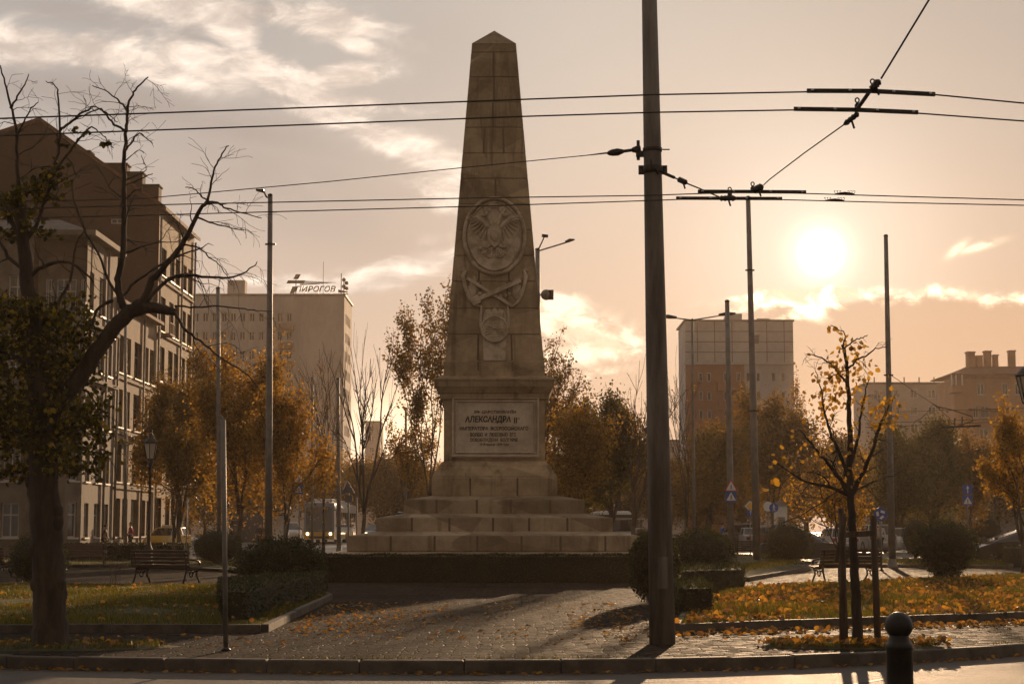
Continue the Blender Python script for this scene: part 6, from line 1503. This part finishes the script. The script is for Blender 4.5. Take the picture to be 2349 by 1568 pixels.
def hedge(label, pts, h, n, s=.045, name='clipped_hedge', seed=0):
    """pts: base outline (counter clockwise) as ground points"""
    random.seed(seed+300); ps = [Vector((p[0], p[1], 0)) for p in pts]; c = sum(ps, Vector())/len(ps)
    ar = sum(ps[i].x*ps[(i+1) % len(ps)].y-ps[(i+1) % len(ps)].x*ps[i].y for i in range(len(ps)))
    if ar < 0: ps = ps[::-1]
    t = thing(name, label, 'hedge', c); q = [p-c for p in ps]; core = MB(); core.rings([[(p.x*.95, p.y*.95, 0) for p in q], [(p.x*.95, p.y*.95, h*.93) for p in q]]); core.build('core', m_shrubcore, t)  # dark inner block added to keep light from passing through the hedge
    mb = MB(); segs = [(q[i], q[(i+1) % len(q)]) for i in range(len(q))]; Ls = [(b-a).length*h for a, b in segs]; x0 = min(p.x for p in q); x1 = max(p.x for p in q); y0 = min(p.y for p in q); y1 = max(p.y for p in q); At = (x1-x0)*(y1-y0)*.8; tot = sum(Ls)+At
    k = 0
    while k < n:
        r = random.random()*tot; 
        if r < At:
            x, y = random.uniform(x0, x1), random.uniform(y0, y1)
            if not inpoly(x, y, q): k += .3; continue
            p = Vector((x, y, h*(1+.03*math.sin(x*4)*math.cos(y*3))-random.random()*.06)); nr = Vector((0, 0, 1))
        else:
            r -= At; i = 0
            while i < len(Ls)-1 and r > Ls[i]: r -= Ls[i]; i += 1
            a, b = segs[i]; d = (b-a).normalized(); nr = Vector((d.y, -d.x, 0)); p = a.lerp(b, random.random())+Vector((0, 0, random.random()**.9*h)); p = p-nr*random.random()*.06
            if p.z > h-.06: p -= nr*.03
        up = (nr*.6+Vector((random.gauss(0, .5), random.gauss(0, .5), random.gauss(.4, .4)))).normalized(); sx = up.orthogonal().normalized(); sx.rotate(Matrix.Rotation(random.uniform(0, 2*PI), 3, up)); z = s*random.uniform(.6, 1.3)
        o = len(mb.v); mb.v += [tuple(p), tuple(p+sx*z*.35+up*z*.5), tuple(p+up*z), tuple(p-sx*z*.35+up*z*.5)]; mb.f.append((o, o+1, o+2, o+3)); mb.sm.append(False); k += 1
    mb.build('foliage', m_shrub, t); return t
def hh(top_py, base_py): d = G(1174, base_py).y; return Z(top_py, d)
hedge('long clipped hedge running back along the left side of the cobbled forecourt', [g2(512, 1438), g2(560, 1438), g2(752, 1368), g2(700, 1354), g2(500, 1400)], hh(1334, 1438)*.82, 11000, seed=1)
hedge('low clipped hedge behind the long one, towards the left path', [g2(500, 1396), g2(560, 1392), g2(600, 1366), g2(500, 1366)], .42, 3000, seed=2)
hedge('clipped cube hedge right of the big pole foot, nearest of the two', [g2(1556, 1420), g2(1636, 1418), g2(1612, 1388), g2(1542, 1388)], hh(1345, 1420), 5000, seed=3)
hedge('clipped hedge block behind the nearest cube, left of the path', [g2(1560, 1366), g2(1709, 1360), g2(1698, 1338), g2(1560, 1338)], hh(1302, 1360), 6500, seed=4)
y0 = 48.3; hl = X(740, 1330, y0); hr = X(1472, 1330, y0)
hedge('low dark hedge along the front of the monument steps', [(hl-.2, y0), (hr+.3, y0), (hr+.3, y0+.75), (hl-.2, y0+.75)], Z(1271, y0)*.98, 16000, s=.055, seed=5)
hedge('clipped hedge block at the far right beyond the leaf-strewn lawn', [g2(2300, 1298), g2(2420, 1302), g2(2420, 1290), g2(2302, 1288)], hh(1253, 1298)*1.0, 4000, s=.06, seed=6)
hedge('distant low hedge along the street left of the monument', [(X(150, 1213, 78), 78), (X(430, 1213, 78), 78), (X(430, 1213, 79), 79.5), (X(150, 1213, 79), 79.5)], .8, 5000, s=.08, seed=7)
hedge('distant low hedge along the street right of the big pole', [(X(1500, 1213, 82), 82), (X(1690, 1213, 82), 82), (X(1690, 1213, 83), 83), (X(1500, 1213, 83), 83)], 1.15, 4000, s=.08, seed=8)
# thin bare suckers beside the linden
random.seed(5); T = Tree(4); bb = G(262, 1347)
for k in range(10): T.grow(bb+Vector((random.uniform(-.15, .15), 0, 0)), (random.gauss(.15, .25), random.gauss(0, .2), 1), random.uniform(.5, 1.0), .006, 1, up=.1, wig=.2, kids=(2, 3))
fin(T, None, 'bare_twigs', 'thin bare twigs sprouting from the lawn right of the linden trunk', 'shrub', tuple(bb), m_bark, None, trunkname='stems')
# ---------------------------------------------------------------- vehicles
def paint(n, c, c2=None): return M(n, c, None, rough=.32, coat=.6, spec=.5)
m_pblack = paint('black_car_paint', (.018, .017, .018)); m_pwhite = paint('white_car_paint', (.62, .60, .57)); m_pyel = paint('taxi_yellow_paint', (.62, .36, .03)); m_psilver = paint('silver_car_paint', (.36, .35, .34)); m_pdark = paint('dark_car_paint', (.06, .055, .055)); m_pblue = paint('bus_blue_grey', (.16, .20, .27)); m_pgreen = paint('dark_green_paint', (.03, .06, .045)); m_pred = paint('dark_red_paint', (.16, .03, .025))
m_lampon = emat('lit_headlamp', (1, .75, .42), 9.0); m_lampoff = M('headlamp_glass', (.5, .48, .45), rough=.15); m_tail = M('tail_lamp', (.35, .02, .02), rough=.3); m_plate = M('number_plate', (.6, .6, .58), rough=.5); m_trim = M('black_trim', (.03, .03, .03), rough=.6)
RX = Matrix.Rotation(PI/2, 4, 'X')
def loft_side(prof, W_, ins=.09, yst=None):
    mb = MB(); cx = sum(p[0] for p in prof)/len(prof); cz = sum(p[1] for p in prof)/len(prof); R = []
    for y, k in ((-W_/2, .90), (-W_/2+.03, .96), (-W_/2+.10, 1.0), (W_/2-.10, 1.0), (W_/2-.03, .96), (W_/2, .90)):
        kk = 1-(1-k)*.6; R.append([(cx+(x-cx)*(1-(1-kk)*.45), y, cz+(z-cz)*kk) for x, z in prof])
    mb.rings(R, True, True); return mb
STY = {
 'sedan': (4.5, 1.78, [(-2.22, .30), (-2.25, .62), (-2.18, .92), (-1.55, 1.0), (.95, .98), (1.6, .90), (2.1, .76), (2.25, .58), (2.22, .30), (1.8, .20), (-1.8, .20)], (-1.55, -1.05, .25, 1.05, .98, 1.45)),
 'hatch': (4.1, 1.74, [(-2.0, .32), (-2.05, .70), (-2.0, 1.0), (-1.6, 1.05), (.9, 1.02), (1.45, .93), (1.9, .78), (2.05, .58), (2.02, .32), (1.6, .20), (-1.6, .20)], (-1.98, -1.65, .25, 1.05, 1.03, 1.52)),
 'suv': (4.6, 1.85, [(-2.25, .36), (-2.3, .8), (-2.25, 1.1), (-1.8, 1.14), (.95, 1.10), (1.6, 1.04), (2.15, .92), (2.3, .66), (2.26, .36), (1.8, .26), (-1.8, .26)], (-2.2, -1.9, .2, .95, 1.12, 1.70)),
 'mono': (4.3, 1.8, [(-2.1, .32), (-2.15, .75), (-2.05, 1.05), (-1.7, 1.1), (.7, 1.06), (1.35, .98), (1.9, .80), (2.12, .56), (2.08, .32), (1.7, .22), (-1.7, .22)], (-2.0, -1.75, -.1, 1.45, 1.06, 1.58)),
 'van': (5.0, 2.0, [(-2.45, .36), (-2.5, .9), (-2.48, 1.35), (-2.0, 1.38), (1.3, 1.32), (1.8, 1.15), (2.3, 1.0), (2.48, .66), (2.45, .36), (2.0, .28), (-2.0, .28)], (-2.47, -2.34, .9, 1.65, 1.34, 2.45)),
}
def make_car(label, px, d, rz, style, pm, cat='car', lights=False, taxi=False, loc=None, name='parked_car'):
    L, W_, prof, (gx0, gx1, gx2, gx3, zb_, zt) = STY[style]; gz = terr(d)
    t = thing(name, label, cat, loc or (X(px, 1213, d), d, gz-.15), rz)
    body = loft_side(prof, W_).build('body', pm, t)
    g = MB(); w0, w1 = W_/2-.07, W_/2-.24
    def gr(z, f): x0 = gx0+(gx1-gx0)*f; x1 = gx3+(gx2-gx3)*f; w_ = w0+(w1-w0)*f; return [(x0, -w_+.12, z), (x0+.12, -w_, z), (x1-.2, -w_, z), (x1, -w_+.2, z), (x1, w_-.2, z), (x1-.2, w_, z), (x0+.12, w_, z), (x0, w_-.12, z)]
    g.rings([gr(zb_-.03, 0), gr(zt-.07, .93)], True, False); g.build('windows', m_blackgl, t)
    r = MB(); r.rings([gr(zt-.075, .94), gr(zt-.03, .99), [(p[0]*.96+.0, p[1]*.9, zt) for p in gr(zt, 1.05)]], True, True)
    r.build('roof', pm, t)
    pl = MB()
    for s in (-1, 1):
        for xb, xt in ((gx3-.02, gx2+.02), ((gx1+gx2)/2+.05, (gx1+gx2)/2+.05), (gx0+.05, gx1+.03)): pl.bar((xb, s*(w0-.0), zb_-.02), (xt, s*(w1+.01), zt-.06), .06, .05)
    pl.build('pillar', pm, t)
    for s in (-1, 1):
        q = MB(); q.rings([[(gx3-.35+dx, s*(W_/2+.02)+s*dy, zb_+.06+dz) for dx, dz in ((0, 0), (.12, .0), (.12, .13), (0, .15))] for dy in (0, .14)]); q.build('mirror', pm, t)
        for x in (L*.305, -L*.30):
            wr = .31 if style in ('sedan', 'hatch', 'mono') else .35; a = MB(); a.lathe((0, 0, 0), [(wr*.62, -.10), (wr*.95, -.11), (wr, -.08), (wr, .08), (wr*.95, .11), (wr*.62, .10)], 22); a.xf(Matrix.Translation((x, s*(W_/2-.10), wr)) @ RX); wo = a.build('wheel', m_black, t)
            a = MB(); a.lathe((0, 0, 0), [(.05, .095), (.07, .10), (wr*.60, .085), (wr*.64, .10), (wr*.64, -.10), (.05, -.095)], 22)
            for k in range(5): th = 2*PI*k/5; a.bar((0, 0, .1*(-s)), (math.cos(th)*wr*.6, math.sin(th)*wr*.6, .095*(-s)), .07, .03)
            a.xf(Matrix.Translation((x, s*(W_/2-.10), wr)) @ RX); a.build('rim', m_chrome, wo)
            a = MB(); a.lathe((0, 0, 0), [(wr*1.02, -.02), (wr*1.18, -.02), (wr*1.18, .02), (wr*1.02, .02)], 22); a.xf(Matrix.Translation((x, s*(W_/2-.035), wr+.01)) @ RX); a.build('wheel_arch', m_trim, t)
        xf_ = prof[6][0]; q = MB(); q.obox((L/2-.16, s*(W_/2-.28), prof[7][1]+.12), Vector((.9, 0, .4)).normalized(), Vector((0, 1, 0)), Vector((-.4, 0, .9)).normalized(), .07, .20, .07); q.build('headlight', m_lampon if lights else m_lampoff, t)
        q = MB(); q.box(-L/2-.02, -L/2+.1, s*(W_/2-.22)-.12, s*(W_/2-.22)+.12, prof[2][1]-.28, prof[2][1]-.08); q.build('tail_light', m_tail, t)
    q = MB(); q.box(L/2-.04, L/2+.01, -.45, .45, .38, .5); q.box(L/2-.05, L/2+.005, -.6, .6, .24, .33); q.build('grille', m_trim, t)
    for s in (1, -1): q = MB(); q.box(s*(L/2+.012)-.01, s*(L/2+.012)+.01, -.26, .26, .42 if s > 0 else .6, .53 if s > 0 else .71); q.build('number_plate', m_plate, t)
    if taxi: q = MB(); q.bbox(-.2, .1, -.35, .35, zt+.0, zt+.14, .03); q.build('roof_sign', m_white, t)
    if style == 'van':
        q = MB(); q.box(-2.52, -2.46, -.85, .85, 1.5, 2.05); q.build('rear_window', m_blackgl, t); q = MB(); q.box(-2.51, -2.44, -.98, .98, 2.12, 2.28); q.build('rear_trim', m_trim, t)
        s2 = MB(); s2.rings([gr(1.31, 0), gr(2.40, .93)], True, False); s2.v = [(x-.03 if x < 0 else x-.75, y*1.012, z) for x, y, z in s2.v]; s2.build('side_panel', pm, t)
    return t
make_car('black hatchback seen from the side at the right edge, nose to the left', 2330, 79, rad(180), 'mono', m_pblack)
make_car('second dark car behind the black one at the right edge', 2420, 74, rad(178), 'hatch', m_pdark)
make_car('dark car with a gleaming bonnet between the ball shrub and the dark bench', 1850, 84, rad(-8), 'sedan', m_pblack)
make_car('silver car parked behind the gleaming bonnet', 1918, 105, rad(95), 'hatch', m_psilver)
make_car('pale car behind the staked tree, left of the roundabout post', 1992, 108, rad(100), 'suv', m_psilver)
make_car('white car seen past the right side of the staked tree', 2058, 108, rad(80), 'hatch', m_pwhite)
make_car('dark car leftmost of the three parked right of the crossing sign', 1694, 120, rad(90), 'suv', m_pdark)
make_car('silver car in the middle of the three right of the crossing sign', 1722, 118, rad(95), 'sedan', m_psilver)
make_car('dark red car right of the grey pole, beside the ball shrub', 1762, 116, rad(85), 'hatch', m_pred)
make_car('white delivery van seen from behind, right of the monument steps', 1397, 86, rad(93), 'van', m_pwhite, 'van', name='delivery_van')
make_car('dark green van mostly hidden by the left ends of the monument steps', 944, 96, rad(-88), 'van', m_pgreen, 'van', name='delivery_van')
make_car('yellow taxi facing the camera, left of the golden tree', 384, 112, rad(-100), 'hatch', m_pyel, 'taxi', taxi=True, name='taxi')
make_car('white car left of the trolleybus front', 664, 146, rad(-86), 'suv', m_pwhite, lights=True, name='car')
make_car('silver car at the left of the queue by the tall street lamp', 622, 138, rad(-80), 'hatch', m_psilver, lights=True, name='car')
make_car('small car with lit headlights just right of the forked bare tree', 860, 158, rad(-88), 'hatch', m_pdark, lights=True, name='car')
make_car('distant dark car by the bus shelter', 560, 152, rad(-75), 'sedan', m_pdark, name='car')
# trolleybus
def trolleybus():
    d = 141; t = thing('trolleybus', 'blue and yellow trolleybus with lit headlights coming up the street left of the monument', 'trolleybus', (X(732, 1213, d), d, terr(d)-.15), rad(-1.0)); W_ = 2.5; L = 17.5; H = 3.35
    def rg(y, i, z1=H): return [(-W_/2+i, y, .35), (-W_/2+i*.5, y, .8), (-W_/2+i, y, z1-.45), (-W_/2+i+.14, y, z1-.12), (-W_/2+i+.5, y, z1), (W_/2-i-.5, y, z1), (W_/2-i-.14, y, z1-.12), (W_/2-i, y, z1-.45), (W_/2-i*.5, y, .8), (W_/2-i, y, .35)]
    q = MB(); q.rings([rg(0, .1, H-.15), rg(.12, .03), rg(.5, 0), rg(L*.55, 0)], True, False); q.build('front_body', m_pwhite, t)
    q = MB(); q.rings([rg(L*.6, 0), rg(L, 0)], True, False); q.build('rear_body', m_pwhite, t)
    q = MB()
    for k in range(7): q.rings([rg(L*.55+k*.13, .08), rg(L*.55+k*.13+.06, .02), rg(L*.55+k*.13+.12, .08)], False)
    q.build('bellows', m_trim, t)
    q = MB(); q.rings([[(x*.99, y-.02, z) for x, y, z in ((-1.1, 0, .95), (1.1, 0, .95), (1.16, .02, H-.4), (-1.16, .02, H-.4))], [(x, y, z) for x, y, z in ((-1.1, .1, .95), (1.1, .1, .95), (1.16, .1, H-.4), (-1.16, .1, H-.4))]]); q.build('windscreen', m_blackgl, t)
    q = MB(); q.bbox(-1.22, 1.22, -.05, .15, .40, .93, .03); q.build('yellow_front_panel', m_pyel, t)
    q = MB(); q.bbox(-1.2, 1.2, -.045, .15, H-.42, H-.08, .03); q.box(-1.21, -1.08, -.04, .12, .93, H-.42); q.box(1.08, 1.21, -.04, .12, .93, H-.42); q.build('front_frame', m_pblue, t)
    q = MB(); q.box(-.8, .8, -.06, -.05, .45, .62); q.build('bumper_grille', m_trim, t)
    for s in (-1, 1):
        q = MB(); q.sphere((s*.92, -.06, .80), .11, 10, 7, (1, .4, 1)); q.build('headlight', m_lampon, t)
        q = MB(); q.bar((s*1.2, 0, 2.7), (s*1.5, -.25, 2.6), .05); q.bbox(s*1.5-.1, s*1.5+.1, -.3, -.2, 2.1, 2.55, .02); q.build('mirror', m_trim, t)
        q = MB(); q.box(s*1.252-.006, s*1.252+.006, .5, L*.54, .5, .95); q.box(s*1.252-.006, s*1.252+.006, L*.61, L-.1, .5, .95); q.build('yellow_stripe', m_pyel, t)
        for a, b in ((.7, 1.7), (1.9, 3.4), (3.6, 5.1), (5.3, 6.6), (6.8, 8.2), (8.4, 9.5), (10.9, 12.2), (12.4, 13.8), (14.0, 15.4), (15.6, 17.0)): q = MB(); q.box(s*1.254-.006, s*1.254+.006, a, b, 1.35, 2.55); q.build('side_window', m_blackgl, t)
        for y in (2.4, 8.2, 13.2):
            a = MB(); a.lathe((0, 0, 0), [(.2, -.14), (.46, -.14), (.48, 0), (.46, .14), (.2, .14)], 20); a.xf(Matrix.Translation((s*1.12, y, .48)) @ Matrix.Rotation(PI/2, 4, 'Y')); a.build('wheel', m_black, t)
    q = MB(); q.bbox(-.8, .8, 2.0, 5.0, H, H+.28, .05); q.bbox(-.7, .7, 11, 14, H, H+.25, .05); q.build('roof_unit', m_pwhite, t)
    for s in (-.35, .35): q = MB(); q.tube([(s, 10.8, H+.5), (s*.9, 14, H+1.3), (s*.8, 17.0, H+2.1)], .035, 5); q.build('trolley_pole', m_dark, t)
    return t
trolleybus()
# bicycle and people
def bicycle(label, c, rz):
    t = thing('bicycle', label, 'bicycle', c, rz)
    for x in (-.52, .52):
        a = MB(); a.tube([(x+math.cos(2*PI*k/24)*.33, 0, .34+math.sin(2*PI*k/24)*.33) for k in range(25)], .018, 6)
        for k in range(10): th = 2*PI*k/10; a.bar((x, 0, .34), (x+math.cos(th)*.32, 0, .34+math.sin(th)*.32), .006)
        a.build('wheel', m_black, t)
    a = MB()
    for p, q in (((-.52, .34), (-.08, .32)), ((-.08, .32), (.36, .78)), ((-.22, .80), (.34, .84)), ((-.08, .32), (-.24, .92)), ((-.52, .34), (-.22, .78)), ((.52, .34), (.34, .92))): a.tube([(p[0], 0, p[1]), (q[0], 0, q[1])], .018, 7)
    a.build('frame', m_white, t)
    a = MB(); a.tube([(.28, -.26, 1.0), (.36, -.1, .98), (.34, 0, .95), (.36, .1, .98), (.28, .26, 1.0)], .014, 6); a.build('handlebar', m_chrome, t)
    a = MB(); a.rings([[(-.36, -.08, .93), (-.12, -.03, .94), (-.12, .03, .94), (-.36, .08, .93)], [(-.36, -.08, .98), (-.12, -.02, .97), (-.12, .02, .97), (-.36, .08, .98)]]); a.build('saddle', m_black, t); return t
def skin(name, vs, es, rs, mat, parent, root=0, sub=1):
    me = bpy.data.meshes.new(name); me.from_pydata(vs, es, []); o = bpy.data.objects.new(name, me); COL.objects.link(o)
    md_ = o.modifiers.new('s', 'SKIN'); 
    for i, r in enumerate(rs): sv = me.skin_vertices[0].data[i]; sv.radius = (r if isinstance(r, tuple) else (r, r)); sv.use_root = (i == root)
    o.modifiers.new('u', 'SUBSURF').levels = sub; bpy.context.view_layer.update()
    m2_ = bpy.data.meshes.new_from_object(o.evaluated_get(bpy.context.evaluated_depsgraph_get())); bpy.data.objects.remove(o)
    m2_.materials.clear(); m2_.materials.append(mat)
    for p in m2_.polygons: p.use_smooth = True
    o = bpy.data.objects.new(name, m2_); COL.objects.link(o); o.parent = parent; return o
m_skin = M('skin', (.36, .20, .13), rough=.6); m_hair = M('hair', (.03, .02, .015), rough=.7); m_shoe = M('shoes', (.03, .025, .02), rough=.6)
def person(label, c, rz, top, legs, stride=.25, arm=.2, H=1.7, cat='person'):
    t = thing('person', label, cat, c, rz); k = H/1.72
    V_ = {'pel': (0, 0, .93), 'sp': (0, 0, 1.12), 'ch': (0, .01, 1.32), 'nk': (0, .01, 1.45), 'hd': (0, .02, 1.56), 'hd2': (0, .02, 1.66)}
    for s, n in ((-1, 'l'), (1, 'r')):
        f = s*stride
        V_.update({n+'sh': (s*.18, 0, 1.38), n+'el': (s*.24, -f*arm*2-.03, 1.12), n+'wr': (s*.23, -f*arm*3+.06, .90), n+'pa': (s*.23, -f*arm*3+.09, .83), n+'hp': (s*.09, 0, .86), n+'kn': (s*.10, f*.45+.03, .48), n+'an': (s*.10, f*.9, .10 if f >= 0 else .13), n+'to': (s*.11, f*.9+.16, .04)})
    def R_(n): return {'pel': .13, 'sp': .12, 'ch': (.15, .11), 'nk': .052, 'hd': (.075, .09), 'hd2': (.068, .08)}.get(n) or {'sh': .06, 'el': .042, 'wr': .028, 'pa': (.036, .02), 'hp': .095, 'kn': .058, 'an': .042, 'to': .034}[n[1:]]
    names = list(V_); ed = [('pel', 'sp'), ('sp', 'ch'), ('ch', 'nk'), ('nk', 'hd'), ('hd', 'hd2')]
    for n in 'lr': ed += [('ch', n+'sh'), (n+'sh', n+'el'), (n+'el', n+'wr'), (n+'wr', n+'pa'), ('pel', n+'hp'), (n+'hp', n+'kn'), (n+'kn', n+'an'), (n+'an', n+'to')]
    vs = [tuple(q*k for q in V_[n]) for n in names]; es = [(names.index(a), names.index(b)) for a, b in ed]; rs = [R_(n) for n in names]
    for s, n in ((-1, 'l'), (1, 'r')):        # four fingers and a thumb on each hand
        pi = names.index(n+'pa'); p = V_[n+'pa']
        for j in range(5):
            if j < 4: a = (p[0]-s*.005, p[1]+(-.03+.02*j), p[2]-.05); b = (p[0]-s*.02, a[1]+.008, p[2]-.085+(.01 if j in (0, 3) else 0))
            else: a = (p[0]-s*.02, p[1]+.045, p[2]-.01); b = (p[0]-s*.03, p[1]+.06, p[2]-.04)
            vs += [tuple(q*k for q in a), tuple(q*k for q in b)]; rs += [.009, .008]; es += [(pi, len(vs)-2), (len(vs)-2, len(vs)-1)]
    skin('body', vs, es, rs, m_skin, t)
    def part(nm, ns, ed2, g, mat):
        v = [tuple(q*k for q in V_[n]) for n in ns]; e = [(ns.index(a), ns.index(b)) for a, b in ed2]; r = [tuple(x*g for x in R_(n)) if isinstance(R_(n), tuple) else R_(n)*g for n in ns]; skin(nm, v, e, r, mat, t)
    part('jacket', ['pel', 'sp', 'ch', 'lsh', 'lel', 'lwr', 'rsh', 'rel', 'rwr'], [('pel', 'sp'), ('sp', 'ch'), ('ch', 'lsh'), ('lsh', 'lel'), ('lel', 'lwr'), ('ch', 'rsh'), ('rsh', 'rel'), ('rel', 'rwr')], 1.25, top)
    part('trousers', ['pel', 'lhp', 'lkn', 'lan', 'rhp', 'rkn', 'ran'], [('pel', 'lhp'), ('lhp', 'lkn'), ('lkn', 'lan'), ('pel', 'rhp'), ('rhp', 'rkn'), ('rkn', 'ran')], 1.2, legs)
    for n in 'lr': part('shoe', [n+'an', n+'to'], [(n+'an', n+'to')], 1.3, m_shoe)
    q = MB(); q.sphere((0, -.0, 1.665*k), .098*k, 12, 8, (.92, 1.02, .85)); q.build('hair', m_hair, t)
    q = MB(); q.tube([(0, .10*k, 1.62*k), (0, .128*k, 1.59*k), (0, .10*k, 1.575*k)], .012, 6); q.build('nose', m_skin, t); return t
m_c1 = M('dark_coat', (.035, .03, .035), rough=.9); m_c2 = M('blue_jacket', (.03, .07, .25), rough=.8); m_c3 = M('pale_coat', (.42, .38, .34), rough=.9); m_c4 = M('dark_trousers', (.03, .03, .035), rough=.9); m_c5 = M('red_top', (.35, .05, .06), rough=.9)
gb = G(262, 1270); bicycle('white city bicycle standing on the far path at left', (gb.x, gb.y, 0), rad(12))
gp = G(240, 1271); person('person in dark clothes standing beside the bicycle', (gp.x, gp.y, 0), rad(-90), m_c1, m_c4, .12)
def walker_at(label, px, d, rz, *a, **k): return person(label, (X(px, 1213, d), d, terr(d)), rz, *a, **k)
walker_at('person in a dark coat near the shelter, left of the pair', 597, 106, rad(20), m_c1, m_c4)
walker_at('person in a dark coat near the shelter, right of the pair', 608, 104, rad(160), m_c1, m_c4, .1)
walker_at('person in a blue jacket beside the crossing sign pole', 1657, 100, rad(-80), m_c2, m_c4)
walker_at('person in a pale coat walking behind the dark bench at right', 2018, 92, rad(180), m_c3, m_c4, .2, H=1.75)
walker_at('person in a red top on the pavement left of the yellow taxi', 300, 108, rad(90), m_c5, m_c4, .2)
walker_at('person in a pale coat far down the street right of the van', 1492, 120, rad(180), m_c3, m_c4, .2)
# street beyond: pavement strip and stop line of the left street, granite edge
mb = MB()
for k in range(20): x = -26+k*1.3; mb.add([(x, 96.0, .135-.15+.0), (x+.6, 96.0, -.015), (x+.6, 99, -.015), (x, 99, -.015)], [(0, 1, 2, 3)])
# litter bin by the left path
g = G(312, 1300); t = thing('litter_bin', 'dark litter bin beside the left path', 'bin', g); q = MB(); q.lathe((0, 0, 0), [(.17, .08), (.21, .1), (.23, .62), (.24, .64), (.22, .66)], 14); q.build('bucket', m_dark, t); q = MB(); q.tube([(0, 0, 0), (0, 0, .2)], .03, 6); q.build('post', m_dark, t)
# ---------------------------------------------------------------- warm evening haze round the whole scene
mb = MB(); mb.box(-262, 262, -14, 642, -1.2, 52.0)
hz = mb.build('haze', bpy.data.materials.new('haze')); tag(hz, kind='stuff')
hm = hz.data.materials[0]; hm.use_nodes = True; ht = hm.node_tree; ht.nodes.clear()
pv = ht.nodes.new('ShaderNodeVolumePrincipled'); ho = ht.nodes.new('ShaderNodeOutputMaterial'); ht.links.new(pv.outputs[0], ho.inputs['Volume'])
pv.inputs['Color'].default_value = (1.0, .80, .62, 1); pv.inputs['Density'].default_value = .00023; pv.inputs['Anisotropy'].default_value = .45
